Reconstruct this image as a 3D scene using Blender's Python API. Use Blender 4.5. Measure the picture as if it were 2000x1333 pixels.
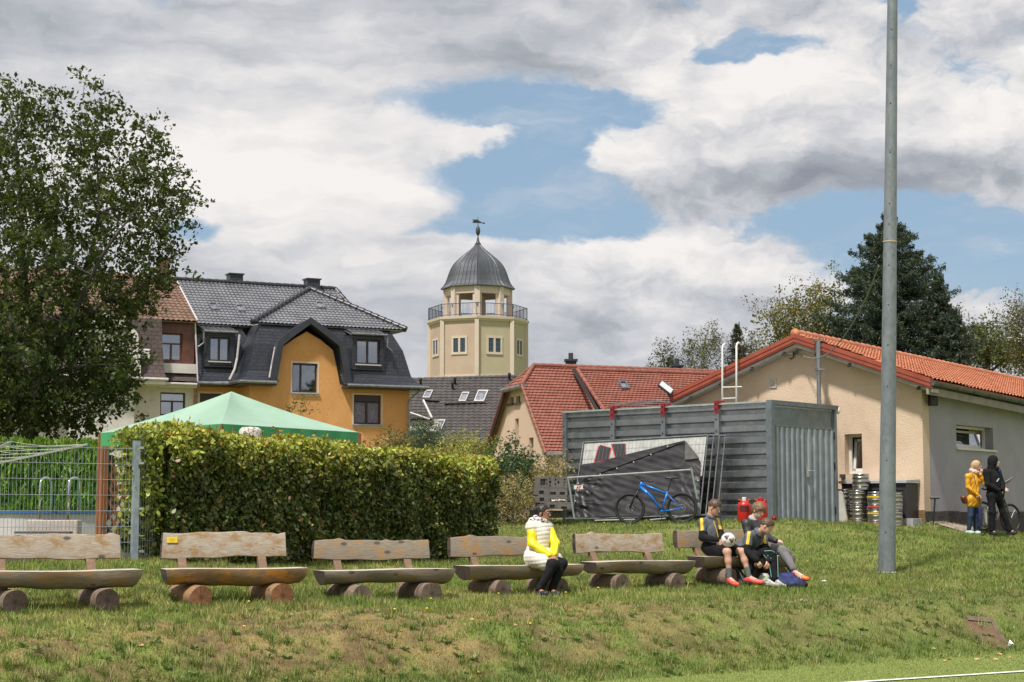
import bpy, bmesh, math, random
import numpy as np
from mathutils import Vector, Matrix, Euler
from mathutils.geometry import tessellate_polygon
PI = math.pi
R = math.radians
random.seed(7); RNG = np.random.default_rng(7)
for o in list(bpy.data.objects): bpy.data.objects.remove(o, do_unlink=True)
SC = bpy.context.scene
COL = SC.collection
# ---------------------------------------------------------------- camera
F = 3400.0; EYE = 1.75; PITCH = math.atan((1010-666.5)/F)
cam = bpy.data.objects.new('camera', bpy.data.cameras.new('camera')); COL.objects.link(cam)
cam.location = (0, 0, EYE); cam.rotation_euler = (PI/2+PITCH, 0, 0)
cam.data.lens = F/2000*36; cam.data.sensor_width = 36; cam.data.clip_end = 3000; cam.data.clip_start = .1
SC.camera = cam
SC.view_settings.view_transform = 'Standard'; SC.view_settings.look = 'None'
SC.view_settings.gamma = 1; SC.view_settings.exposure = 0.0
SUN_EL, SUN_AZ = R(60), R(-150)          # azimuth from +Y, negative = left of view
# ---------------------------------------------------------------- node helper
class G_:
    def __init__(s, nt): s.nt = nt
    def n(s, t, **k):
        x = s.nt.nodes.new(t)
        for a, b in k.items(): setattr(x, a, b)
        return x
    def put(s, sock, v):
        if hasattr(v, 'is_output') or isinstance(v, bpy.types.NodeSocket): s.nt.links.new(v, sock)
        else: sock.default_value = v
    def m(s, op, a, b=0.0, c=0.0, clamp=False):
        x = s.n('ShaderNodeMath', operation=op); x.use_clamp = clamp
        s.put(x.inputs[0], a); s.put(x.inputs[1], b)
        if op in ('MULTIPLY_ADD',): s.put(x.inputs[2], c)
        return x.outputs[0]
    def v(s, op, a, b=(0, 0, 0)):
        x = s.n('ShaderNodeVectorMath', operation=op)
        s.put(x.inputs[0], a); s.put(x.inputs[1], b)
        return x.outputs['Value'] if op in ('DOT_PRODUCT', 'LENGTH') else x.outputs['Vector']
    def noise(s, vec, scale, detail=4, rough=.5, dist=0.0, color=False):
        x = s.n('ShaderNodeTexNoise'); s.put(x.inputs['Vector'], vec)
        x.inputs['Scale'].default_value = scale; x.inputs['Detail'].default_value = detail
        x.inputs['Roughness'].default_value = rough; x.inputs['Distortion'].default_value = dist
        return x.outputs['Color' if color else 'Fac']
    def ss(s, x, a, b, c=0.0, d=1.0):
        y = s.n('ShaderNodeMapRange', interpolation_type='SMOOTHSTEP'); s.put(y.inputs[0], x)
        for i, q in enumerate((a, b, c, d)): y.inputs[i+1].default_value = q
        return y.outputs[0]
    def mix(s, f, a, b, bt='MIX'):
        x = s.n('ShaderNodeMix', data_type='RGBA', blend_type=bt)
        s.put(x.inputs[0], f); s.put(x.inputs[6], c4(a)); s.put(x.inputs[7], c4(b))
        return x.outputs[2]
    def comb(s, x, y, z=0.0):
        c = s.n('ShaderNodeCombineXYZ'); s.put(c.inputs[0], x); s.put(c.inputs[1], y); s.put(c.inputs[2], z)
        return c.outputs[0]
def c4(c):
    if isinstance(c, (tuple, list)): return (c[0], c[1], c[2], 1.0)
    return c
# ---------------------------------------------------------------- sky
wd = bpy.data.worlds.new('World'); SC.world = wd; wd.use_nodes = True
nt = wd.node_tree; nt.nodes.clear(); g = G_(nt)
wo = g.n('ShaderNodeOutputWorld'); bg = g.n('ShaderNodeBackground')
sky = g.n('ShaderNodeTexSky', sky_type='NISHITA'); sky.sun_disc = False
sky.sun_elevation = SUN_EL; sky.sun_rotation = SUN_AZ; sky.air_density = 1.0; sky.dust_density = 1.2
tc = g.n('ShaderNodeTexCoord'); sp = g.n('ShaderNodeSeparateXYZ'); nt.links.new(tc.outputs['Generated'], sp.inputs[0])
DX, DY, DZ = sp.outputs
U = g.m('MULTIPLY', g.m('ARCTAN2', DX, DY), 3.4)
V = g.m('MULTIPLY', g.m('ARCSINE', DZ), 3.4)
UV0 = g.comb(U, V, 0.0)
wn = g.noise(g.v('MULTIPLY', UV0, (1, 1.7, 1)), 3.0, 5, .6, color=True)
warp = g.v('MULTIPLY', g.v('SUBTRACT', wn, (.5, .5, .5)), (.22, .12, 0))
wn2 = g.noise(g.v('MULTIPLY', UV0, (1, 1.6, 1)), 11.0, 4, .6, color=True)
warp = g.v('ADD', warp, g.v('MULTIPLY', g.v('SUBTRACT', wn2, (.5, .5, .5)), (.06, .04, 0)))
UVW = g.v('ADD', UV0, warp)
def gs(blobs, vec):
    tot = None
    for px, py, sx, sy, w in blobs:
        d = g.v('MULTIPLY', g.v('SUBTRACT', vec, ((px-1000)/1000, (1010-py)/1000, 0)), (1000/sx, 1000/sy, 0))
        e = g.m('MULTIPLY', g.m('EXPONENT', g.m('MULTIPLY', g.v('DOT_PRODUCT', d, d), -1.0)), w)
        tot = e if tot is None else g.m('ADD', tot, e)
    return tot
# openings (negative) and banks of cloud (positive): place in the sky, size, weight
DENS = [(1010, 330, 240, 95, -1.1), (1190, 235, 230, 55, -.85), (930, 425, 170, 40, -.8), (1130, 430, 120, 60, -.6),
        (1480, 110, 160, 28, -1.0), (1770, 40, 60, 50, -.8), (290, 25, 90, 40, -.6), (1960, 520, 260, 110, -1.1),
        (1600, 435, 240, 40, -.9), (380, 455, 110, 30, -.9), (850, 190, 160, 30, -.35), (1010, 215, 250, 25, -.4),
        (560, 330, 330, 110, .6), (1500, 260, 260, 120, .9), (1210, 300, 90, 70, .7), (1250, 560, 260, 110, .7), (620, 520, 240, 90, .6),
        (1850, 620, 70, 30, .5), (700, 60, 700, 70, .4), (870, 290, 120, 26, .9), (960, 275, 90, 14, .55), (700, 395, 190, 30, .75)]
dn = gs(DENS, UVW)
ns = g.noise(g.v('MULTIPLY', UVW, (1, 1.8, 1)), 3.6, 11, .62)
KR = g.ss(g.m('ADD', U, g.m('MULTIPLY', V, -.25)), -.35, .15, .42, 1.0)   # streaky veil on the left, heaped cloud on the right
nd = g.m('ADD', dn, g.m('MULTIPLY', g.m('MULTIPLY', g.m('SUBTRACT', ns, .5), 2.7), KR))
nd = g.m('ADD', nd, .42)
cov = g.ss(nd, -.16, .36)
wsp = g.noise(g.v('MULTIPLY', UVW, (.9, 4.0, 1)), 3.1, 7, .6)
cov = g.m('ADD', cov, g.m('MULTIPLY', g.m('SUBTRACT', 1.0, cov), g.ss(wsp, .48, .76, 0, .4)))
# brightness of the clouds: lit tops, grey bases
BR = [(560, 320, 420, 120, .30), (620, 200, 300, 60, .12), (1330, 190, 230, 90, .34), (1180, 300, 110, 60, .25), (1650, 130, 160, 60, .2), (1900, 200, 160, 80, .20),
      (1650, 350, 420, 50, -.34), (1080, 140, 250, 50, -.36), (650, 60, 420, 60, -.04), (100, 60, 300, 90, -.20), (420, 360, 300, 60, .12), (250, 210, 300, 40, -.10), (1250, 20, 500, 50, -.10),
      (650, 470, 200, 50, .14), (560, 600, 300, 60, -.14), (1250, 480, 240, 50, .22), (1520, 520, 130, 40, .2), (1250, 680, 420, 60, -.16), (1450, 400, 200, 40, -.1)]
br = gs(BR, UVW)
up = g.v('ADD', UVW, (-.035, .05, 0))
ns2 = g.noise(g.v('MULTIPLY', up, (1, 1.8, 1)), 3.6, 7, .58)
ns3 = g.noise(g.v('MULTIPLY', UVW, (1, 1.8, 1)), 3.6, 7, .58)
rel = g.m('SUBTRACT', ns3, ns2)
fine = g.m('SUBTRACT', g.noise(g.v('MULTIPLY', UVW, (1, 1.9, 1)), 9.0, 8, .6), .5)
b = g.m('ADD', g.m('ADD', g.m('MULTIPLY', br, .95), g.m('MULTIPLY', g.m('MULTIPLY', rel, 1.35), KR)), g.m('MULTIPLY', g.m('MULTIPLY', fine, .42), KR))
strk = g.noise(g.v('MULTIPLY', UVW, (.8, 5.5, 1)), 2.6, 6, .55)
b = g.m('ADD', b, g.m('MULTIPLY', g.m('SUBTRACT', strk, .5), g.m('SUBTRACT', 1.15, KR)))
b = g.m('ADD', b, .63)
cr = g.n('ShaderNodeValToRGB'); e = cr.color_ramp.elements
e[0].position = .10; e[0].color = (.28, .31, .36, 1); e[1].position = .95; e[1].color = (.92, .89, .87, 1)
for p, c in ((.38, (.43, .455, .50)), (.62, (.645, .65, .68)), (.8, (.82, .80, .795))):
    q = e.new(p); q.color = (*c, 1)
nt.links.new(b, cr.inputs[0])
skc = g.v('MULTIPLY', sky.outputs[0], (.115, .115, .115))
skc = g.mix(.65, skc, (.33, .48, .64))
fin = g.mix(cov, skc, cr.outputs[0])
# low sky: paler
lo = g.ss(V, .0, .55, .35, 0.0)
fin = g.mix(lo, fin, (.56, .60, .66))
nt.links.new(fin, bg.inputs[0]); bg.inputs[1].default_value = 1.0
nt.links.new(bg.outputs[0], wo.inputs[0])
# ---------------------------------------------------------------- sun
sun = bpy.data.objects.new('sun', bpy.data.lights.new('sun', 'SUN')); COL.objects.link(sun)
sun.data.energy = 5.0; sun.data.angle = R(5); sun.data.color = (1, .955, .89)
sd = Vector((math.sin(SUN_AZ)*math.cos(SUN_EL), math.cos(SUN_AZ)*math.cos(SUN_EL), math.sin(SUN_EL)))
sun.rotation_euler = sd.to_track_quat('Z', 'Y').to_euler(); sun.location = sd*50
sun['kind'] = 'structure'
# ---------------------------------------------------------------- geometry helpers
CP, SP_ = math.cos(PITCH), math.sin(PITCH)
def ray(px, py):
    u = (px-1000)/F; v = (666.5-py)/F
    return Vector((u, CP-v*SP_, SP_+v*CP))
def P(px, py, Y):
    d = ray(px, py); t = Y/d.y
    return Vector((d.x*t, Y, EYE+d.z*t))
class Fr:
    """vertical working plane: origin on the ray px at depth Y, e1 along it, e2 away from the viewer"""
    def __init__(s, px, Y, deg, origin=None):
        s.o = Vector(origin) if origin is not None else Vector(((px-1000)/F*Y*CP, Y, 0))
        a = R(deg); s.e1 = Vector((math.cos(a), math.sin(a), 0)); s.e2 = Vector((-math.sin(a), math.cos(a), 0)); s.a = a
    def W(s, u, w, z): return s.o+s.e1*u+s.e2*w+Vector((0, 0, z))
    def L(s, px, py, w=0.0):
        d = ray(px, py); c = Vector((0, 0, EYE))
        t = ((s.o+s.e2*w-c).dot(s.e2))/d.dot(s.e2); q = c+d*t
        return ((q-s.o).dot(s.e1), w, q.z)
    def at(s, px, py, w=0.0): return s.W(*s.L(px, py, w))
# value noise
_T = RNG.random((256, 256))
def vn(x, y, s=1.0, o=0):
    x = np.asarray(x, float)*s+o*17.3; y = np.asarray(y, float)*s+o*9.1
    xi = np.floor(x).astype(int); yi = np.floor(y).astype(int); fx = x-xi; fy = y-yi
    fx = fx*fx*(3-2*fx); fy = fy*fy*(3-2*fy)
    a = _T[xi & 255, yi & 255]; b = _T[(xi+1) & 255, yi & 255]; c = _T[xi & 255, (yi+1) & 255]; d = _T[(xi+1) & 255, (yi+1) & 255]
    return (a*(1-fx)+b*fx)*(1-fy)+(c*(1-fx)+d*fx)*fy
def fbm(x, y, s=1.0, n=4, o=0):
    t = 0; a = .5; w = 0
    for i in range(n): t = t+a*vn(x, y, s*2**i, o+i*3); w += a; a *= .55
    return t/w
def sstep(x, a, b):
    t = np.clip((x-a)/(b-a), 0, 1); return t*t*(3-2*t)
# terrain: heights relative to the eye at measured spots
CT = np.array([(-3.2, 20.2, -1.0), (-5.6, 18.6, -1.0), (-1.6, 22.1, -1.05), (.1, 24.0, -1.06), (1.82, 25.3, -1.03), (3.46, 26.3, -.98), (3.4, 25.4, -1.07), (10.7, 39.9, -.47), (11.7, 39.9, -.50), (10.8, 38, -.52), (5.0, 37.2, -.12), (4.0, 38, -.13), (3.0, 38, -.14), (8.2, 39.6, -.2), (6.65, 31, -1.0),
               (-4.85, 22.6, -.57), (-6.3, 21.5, -.58), (-3.5, 25.3, -.64), (-2.07, 28.3, -.67), (-.4, 31.6, -.64), (5.8, 38.5, -.1), (3, 40, -.12), (7.5, 37, -.25), (11, 40.5, -.38),
               (9.6, 40.5, -.15), (13, 43, -.5), (12, 37, -.5), (8.5, 31, -.95), (1.5, 43.5, -.1), (1.2, 38, -.3), (1.5, 33, -.75), (-3.6, 17.7, -1.1),
               (4.7, 23.2, -1.10), (-.5, 20.5, -1.12), (7, 26, -1.1), (-10, 35, -.6), (-15, 45, -.6), (-5, 55, -.5), (8, 50, -.1), (3, 60, -.3), (-9, 28, -.6), (-5, 31, -.6),
               (4.6, 34.5, -.62), (9, 35.5, -.6), (-1, 28.3, -.85), (-2.2, 25, -.9), (9, 28, -1.1), (-7.5, 17, -1.05)])
N0 = np.array((-.565, .825))
def bankd(x, y): return (x-.43)*N0[0]+(y-18.4)*N0[1]
def _base(x, y):
    num = np.zeros_like(x); den = np.zeros_like(x)+1e-12
    for a, b, h in CT:
        r2 = (x-a)**2+(y-b)**2
        w = np.exp(-r2/(2*2.2**2))+1e-4/(1+r2/30)**2
        num += w*h; den += w
    return num/den
_K = np.exp(-((CT[:, None, 0]-CT[None, :, 0])**2+(CT[:, None, 1]-CT[None, :, 1])**2)/(2*1.6**2))
_RW = np.linalg.solve(_K+.03*np.eye(len(CT)), CT[:, 2]-_base(CT[:, 0].copy(), CT[:, 1].copy()))
def gz(x, y):
    x = np.asarray(x, float); y = np.asarray(y, float); sh = x.shape
    x = x.ravel(); y = y.ravel()
    t = _base(x, y)
    for (a, b, h), w in zip(CT, _RW): t = t+w*np.exp(-((x-a)**2+(y-b)**2)/(2*1.6**2))
    d = bankd(x, y)+.25*(fbm(x, y, .5, 2, 5)-.5)
    k = .82*sstep(d, -.02, 1.45)+.18*sstep(d, .6, 2.6)
    lump = (fbm(x, y, 1.3, 3)-.5)*.10*sstep(d, 0, .6)+(fbm(x, y, 5, 2, 3)-.5)*.03*sstep(d, 0, .6)
    out = EYE+(-1.75)*(1-k)+t*k+lump*np.where(y < 60, 1, 0)
    return out.reshape(sh)
def gz1(x, y): return float(gz(np.array([x]), np.array([y]))[0])
def onG(px, Y, dz=0.0):
    x = (px-1000)/F*Y*CP
    return Vector((x, Y, gz1(x, Y)+dz))
# ---------------------------------------------------------------- objects
def setp(o, label=None, cat=None, group=None, kind=None):
    if label: o['label'] = label
    if cat: o['category'] = cat
    if group: o['group'] = group
    if kind: o['kind'] = kind
    return o
def thing(name, label, cat, loc=(0, 0, 0), rotz=0.0, group=None, rot=None):
    o = bpy.data.objects.new(name, None); COL.objects.link(o); o.empty_display_size = .2
    o.location = loc; o.rotation_euler = rot if rot else (0, 0, rotz)
    return setp(o, label, cat, group)
def worig(o):
    v = Vector((0, 0, 0))
    while o is not None: v = v+o.location; o = o.parent
    return v
def mkobj(name, me, mats, parent=None, origin=None, local=False, smooth=False):
    """world-space vertices unless local"""
    if mats is not None:
        for m in (mats if isinstance(mats, (list, tuple)) else [mats]): me.materials.append(m)
    o = bpy.data.objects.new(name, me); COL.objects.link(o)
    if parent is not None:
        o.parent = parent
        if not local: me.transform(Matrix.Translation(-worig(parent)))
    elif origin is not None:
        o.location = origin; me.transform(Matrix.Translation(-Vector(origin)))
    if smooth: me.polygons.foreach_set('use_smooth', [True]*len(me.polygons))
    me.update()
    return o
class MB:
    def __init__(s): s.v = []; s.f = []; s.mi = []; s.m = 0; s.T = None
    def add(s, vs, fs, m=None):
        b = len(s.v)
        for q in vs:
            q = Vector(q)
            if s.T is not None: q = s.T @ q
            s.v.append(q)
        for f in fs: s.f.append(tuple(i+b for i in f)); s.mi.append(s.m if m is None else m)
        return s
    def box(s, c, d, M=None, m=None, taper=1.0):
        c = Vector(c); x, y, z = d[0]/2, d[1]/2, d[2]/2; vs = []
        for sz in (-1, 1):
            t = taper if sz > 0 else 1
            for sx, sy in ((-1, -1), (1, -1), (1, 1), (-1, 1)):
                q = Vector((sx*x*t, sy*y*t, sz*z)); vs.append(c+(M @ q if M is not None else q))
        return s.add(vs, [(0, 3, 2, 1), (4, 5, 6, 7), (0, 1, 5, 4), (1, 2, 6, 5), (2, 3, 7, 6), (3, 0, 4, 7)], m)
    def fbox(s, fr, u0, u1, w0, w1, z0, z1, m=None):
        vs = [fr.W(u, w, z) for z in (z0, z1) for u, w in ((u0, w0), (u1, w0), (u1, w1), (u0, w1))]
        return s.add(vs, [(0, 3, 2, 1), (4, 5, 6, 7), (0, 1, 5, 4), (1, 2, 6, 5), (2, 3, 7, 6), (3, 0, 4, 7)], m)
    def bar(s, a, b, w, h=None, m=None, up=(0, 0, 1)):
        a = Vector(a); b = Vector(b); h = h or w; d = (b-a); L = d.length
        if L < 1e-6: return s
        d /= L; u = Vector(up)
        if abs(d.dot(u)) > .98: u = Vector((0, 1, 0))
        sx = d.cross(u).normalized(); sz = sx.cross(d)
        M = Matrix((sx, d, sz)).transposed()
        return s.box((a+b)/2, (w, L, h), M, m)
    def tube(s, pts, r, n=8, cap=True, m=None, closed=False):
        pts = [Vector(p) for p in pts]; N = len(pts)
        if not isinstance(r, (list, tuple)): r = [r]*N
        vs = []; fs = []; prev = None
        for i, p in enumerate(pts):
            if closed: t = pts[(i+1) % N]-pts[i-1]
            else: t = pts[min(i+1, N-1)]-pts[max(i-1, 0)]
            t.normalize()
            if prev is None:
                a = Vector((0, 0, 1)) if abs(t.z) < .9 else Vector((1, 0, 0)); x = t.cross(a).normalized()
            else: x = (prev-t*prev.dot(t)).normalized()
            prev = x; y = t.cross(x)
            for k in range(n):
                a = 2*PI*k/n; vs.append(p+(x*math.cos(a)+y*math.sin(a))*r[i])
        M = N if closed else N-1
        for i in range(M):
            j = (i+1) % N
            for k in range(n):
                q = (k+1) % n; fs.append((i*n+k, i*n+q, j*n+q, j*n+k))
        if cap and not closed:
            fs.append(tuple(range(n-1, -1, -1))); fs.append(tuple((N-1)*n+k for k in range(n)))
        return s.add(vs, fs, m)
    def lathe(s, prof, c=(0, 0, 0), n=16, M=None, m=None, a0=0.0, cap=True):
        c = Vector(c); vs = []; fs = []
        for r, z in prof:
            for k in range(n):
                a = a0+2*PI*k/n; q = Vector((r*math.cos(a), r*math.sin(a), z)); vs.append(c+(M @ q if M is not None else q))
        for i in range(len(prof)-1):
            for k in range(n):
                q = (k+1) % n; fs.append((i*n+k, i*n+q, (i+1)*n+q, (i+1)*n+k))
        if cap:
            fs.append(tuple(range(n-1, -1, -1))); fs.append(tuple((len(prof)-1)*n+k for k in range(n)))
        return s.add(vs, fs, m)
    def prism(s, poly, vec, m=None):
        poly = [Vector(p) for p in poly]; n = len(poly); vec = Vector(vec)
        tri = tessellate_polygon([poly])
        vs = poly+[p+vec for p in poly]
        fs = [tuple(t) for t in tri]+[tuple(i+n for i in reversed(t)) for t in tri]
        fs += [(i, (i+1) % n, (i+1) % n+n, i+n) for i in range(n)]
        return s.add(vs, fs, m)
    def ball(s, c, r, n=12, k=8, M=None, m=None):
        r = (r, r, r) if not isinstance(r, (tuple, list)) else r
        c = Vector(c); vs = [c+(M @ Vector((0, 0, -r[2])) if M is not None else Vector((0, 0, -r[2])))]
        for i in range(1, k):
            t = -PI/2+PI*i/k
            for j in range(n):
                a = 2*PI*j/n; q = Vector((r[0]*math.cos(t)*math.cos(a), r[1]*math.cos(t)*math.sin(a), r[2]*math.sin(t)))
                vs.append(c+(M @ q if M is not None else q))
        vs.append(c+(M @ Vector((0, 0, r[2])) if M is not None else Vector((0, 0, r[2]))))
        fs = [(0, 1+(j+1) % n, 1+j) for j in range(n)]
        for i in range(k-2):
            for j in range(n):
                q = (j+1) % n; fs.append((1+i*n+j, 1+i*n+q, 1+(i+1)*n+q, 1+(i+1)*n+j))
        t = len(vs)-1; b = 1+(k-2)*n
        fs += [(b+j, b+(j+1) % n, t) for j in range(n)]
        return s.add(vs, fs, m)
    def mesh(s, name, fix=True):
        me = bpy.data.meshes.new(name); me.from_pydata([tuple(v) for v in s.v], [], s.f)
        me.polygons.foreach_set('material_index', s.mi)
        if fix:
            bm = bmesh.new(); bm.from_mesh(me); bmesh.ops.recalc_face_normals(bm, faces=bm.faces); bm.to_mesh(me); bm.free()
        return me
    def build(s, name, mats, parent=None, origin=None, local=False, smooth=False, bevel=0.0, uv=False, fix=True, auto=None):
        me = s.mesh(name, fix)
        if uv: planar_uv(me)
        o = mkobj(name, me, mats, parent, origin, local, smooth)
        if auto is not None:
            me.polygons.foreach_set('use_smooth', [True]*len(me.polygons))
            try: me.set_sharp_from_angle(angle=R(auto))
            except Exception: pass
        if bevel:
            md = o.modifiers.new('bevel', 'BEVEL'); md.width = bevel; md.segments = 2; md.limit_method = 'ANGLE'
        return o
def planar_uv(me):
    uv = me.uv_layers.new(name='UVMap').data
    for p in me.polygons:
        n = p.normal; z = Vector((0, 0, 1)); s_ = z-n*n.z
        if s_.length < .05: s_ = Vector((0, 1, 0))
        s_.normalize(); t = s_.cross(n)
        for li in p.loop_indices:
            c = me.vertices[me.loops[li].vertex_index].co; uv[li].uv = (c.dot(t), c.dot(s_))
# ---------------------------------------------------------------- materials
_MC = {}
def M(name, c1, c2=None, scale=4.0, rough=.75, metal=0.0, bump=0.0, bscale=60.0, stretch=(1, 1, 1), spec=.5, det=5, lo=.35, hi=.65,
      c3=None, s3=1.5, l3=.5, h3=.7, rv=0.0, bdist=.02):
    if name in _MC: return _MC[name]
    m = bpy.data.materials.new(name); m.use_nodes = True; nt = m.node_tree; g = G_(nt)
    b = nt.nodes['Principled BSDF']; b.inputs['Roughness'].default_value = rough; b.inputs['Metallic'].default_value = metal
    b.inputs['Specular IOR Level'].default_value = spec
    tc = g.n('ShaderNodeTexCoord').outputs['Object']; vec = g.v('MULTIPLY', tc, stretch)
    col = c4(c1)
    if c2 is not None:
        col = g.mix(g.ss(g.noise(vec, scale, det, .6), lo, hi), c1, c2)
    if c3 is not None:
        col = g.mix(g.ss(g.noise(vec, s3, 6, .65), l3, h3), col, c3)
    g.put(b.inputs['Base Color'], col)
    if rv: g.put(b.inputs['Roughness'], g.ss(g.noise(vec, scale*1.7, 4), .3, .7, rough-rv, rough+rv))
    if bump:
        bn = g.n('ShaderNodeBump'); bn.inputs['Strength'].default_value = bump; bn.inputs['Distance'].default_value = bdist
        nt.links.new(g.noise(vec, bscale, 4, .6), bn.inputs['Height']); nt.links.new(bn.outputs[0], b.inputs['Normal'])
    _MC[name] = m
    return m
def leafmat(name, rough=.55, trans=.35):
    if name in _MC: return _MC[name]
    m = bpy.data.materials.new(name); m.use_nodes = True; nt = m.node_tree; g = G_(nt)
    b = nt.nodes['Principled BSDF']; b.inputs['Roughness'].default_value = rough; b.inputs['Specular IOR Level'].default_value = .35
    at = g.n('ShaderNodeAttribute'); at.attribute_name = 'Col'
    nt.links.new(at.outputs['Color'], b.inputs['Base Color'])
    tr = g.n('ShaderNodeBsdfTranslucent'); nt.links.new(g.mix(.5, at.outputs['Color'], (.16, .2, .02)), tr.inputs[0])
    ms = g.n('ShaderNodeMixShader'); ms.inputs[0].default_value = trans
    nt.links.new(b.outputs[0], ms.inputs[1]); nt.links.new(tr.outputs[0], ms.inputs[2])
    nt.links.new(ms.outputs[0], nt.nodes['Material Output'].inputs[0])
    _MC[name] = m
    return m
def brickmat(name, c1, c2, mortar, bw, bh, ms=.01, rough=.6, bump=.5, spec=.5):
    if name in _MC: return _MC[name]
    m = bpy.data.materials.new(name); m.use_nodes = True; nt = m.node_tree; g = G_(nt)
    b = nt.nodes['Principled BSDF']; b.inputs['Roughness'].default_value = rough; b.inputs['Specular IOR Level'].default_value = spec
    uv = g.n('ShaderNodeTexCoord').outputs['UV']
    t = g.n('ShaderNodeTexBrick'); nt.links.new(uv, t.inputs['Vector'])
    t.inputs['Color1'].default_value = c4(c1); t.inputs['Color2'].default_value = c4(c2); t.inputs['Mortar'].default_value = c4(mortar)
    t.inputs['Scale'].default_value = 1; t.inputs['Mortar Size'].default_value = ms; t.inputs['Brick Width'].default_value = bw; t.inputs['Row Height'].default_value = bh
    t.inputs['Mortar Smooth'].default_value = .3
    nz = g.noise(uv, 3.0, 5, .6)
    nt.links.new(g.mix(g.ss(nz, .35, .7, 0, .4), t.outputs['Color'], tuple(x*1.6 for x in c1)), b.inputs['Base Color'])
    bn = g.n('ShaderNodeBump'); bn.inputs['Strength'].default_value = bump; bn.inputs['Distance'].default_value = .02; bn.invert = True
    nt.links.new(t.outputs['Fac'], bn.inputs['Height']); nt.links.new(bn.outputs[0], b.inputs['Normal'])
    _MC[name] = m
    return m
def glassmat(name='window_glass', tint=(.55, .6, .62), refl=.28):
    if name in _MC: return _MC[name]
    m = bpy.data.materials.new(name); m.use_nodes = True; nt = m.node_tree; nt.nodes.clear(); g = G_(nt)
    o = g.n('ShaderNodeOutputMaterial'); t = g.n('ShaderNodeBsdfTransparent'); t.inputs[0].default_value = c4(tint)
    gl = g.n('ShaderNodeBsdfGlossy'); gl.inputs['Roughness'].default_value = .02; gl.inputs[0].default_value = (.9, .93, 1, 1)
    ms = g.n('ShaderNodeMixShader'); ms.inputs[0].default_value = refl
    nt.links.new(t.outputs[0], ms.inputs[1]); nt.links.new(gl.outputs[0], ms.inputs[2]); nt.links.new(ms.outputs[0], o.inputs[0])
    _MC[name] = m
    return m
def leafmesh(name, pos, size, col, aspect=.5, flat=None, updown=.0, jit=.25, hexa=False):
    """pos (N,3); size (N,) ; col (N,3): one folded four-sided leaf each"""
    n = len(pos); d = RNG.normal(size=(n, 3)); 
    if updown: d[:, 2] += updown
    d /= np.linalg.norm(d, axis=1)[:, None]
    a = RNG.normal(size=(n, 3))
    if flat is not None: a = np.cross(d, flat+jit*RNG.normal(size=(n, 3)))
    s = np.cross(d, a) if flat is None else a
    s /= np.linalg.norm(s, axis=1)[:, None]+1e-9
    nn = np.cross(d, s)
    L = size[:, None]*(1+.3*RNG.normal(size=(n, 1)).clip(-1.5, 1.5)); w = L*aspect/2
    if hexa:
        v = np.empty((n, 6, 3)); v[:, 0] = pos-d*L/2; v[:, 3] = pos+d*L/2
        for i, (a_, b_) in enumerate(((-.18, 1), (.2, .8))): v[:, 1+i] = pos+d*L*a_+s*w*b_+nn*w*.3; v[:, 5-i] = pos+d*L*a_-s*w*b_+nn*w*.3
        return quads(name, v, col, 6)
    v = np.empty((n, 4, 3)); v[:, 0] = pos-d*L/2; v[:, 1] = pos+s*w+nn*w*.35; v[:, 2] = pos+d*L/2; v[:, 3] = pos-s*w+nn*w*.35
    return quads(name, v, col)
def quads(name, v, col=None, k=4):
    n = len(v); me = bpy.data.meshes.new(name)
    me.vertices.add(n*k); me.vertices.foreach_set('co', v.reshape(-1).astype(np.float32))
    me.loops.add(n*k); me.loops.foreach_set('vertex_index', np.arange(n*k, dtype=np.int32))
    me.polygons.add(n); me.polygons.foreach_set('loop_start', np.arange(0, n*k, k, dtype=np.int32))
    me.update(calc_edges=True)
    if col is not None:
        at = me.color_attributes.new('Col', 'FLOAT_COLOR', 'POINT')
        c = np.ones((n, k, 4), np.float32); c[:, :, :3] = np.asarray(col, np.float32)[:, None, :]
        at.data.foreach_set('color', c.reshape(-1))
    return me
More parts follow.
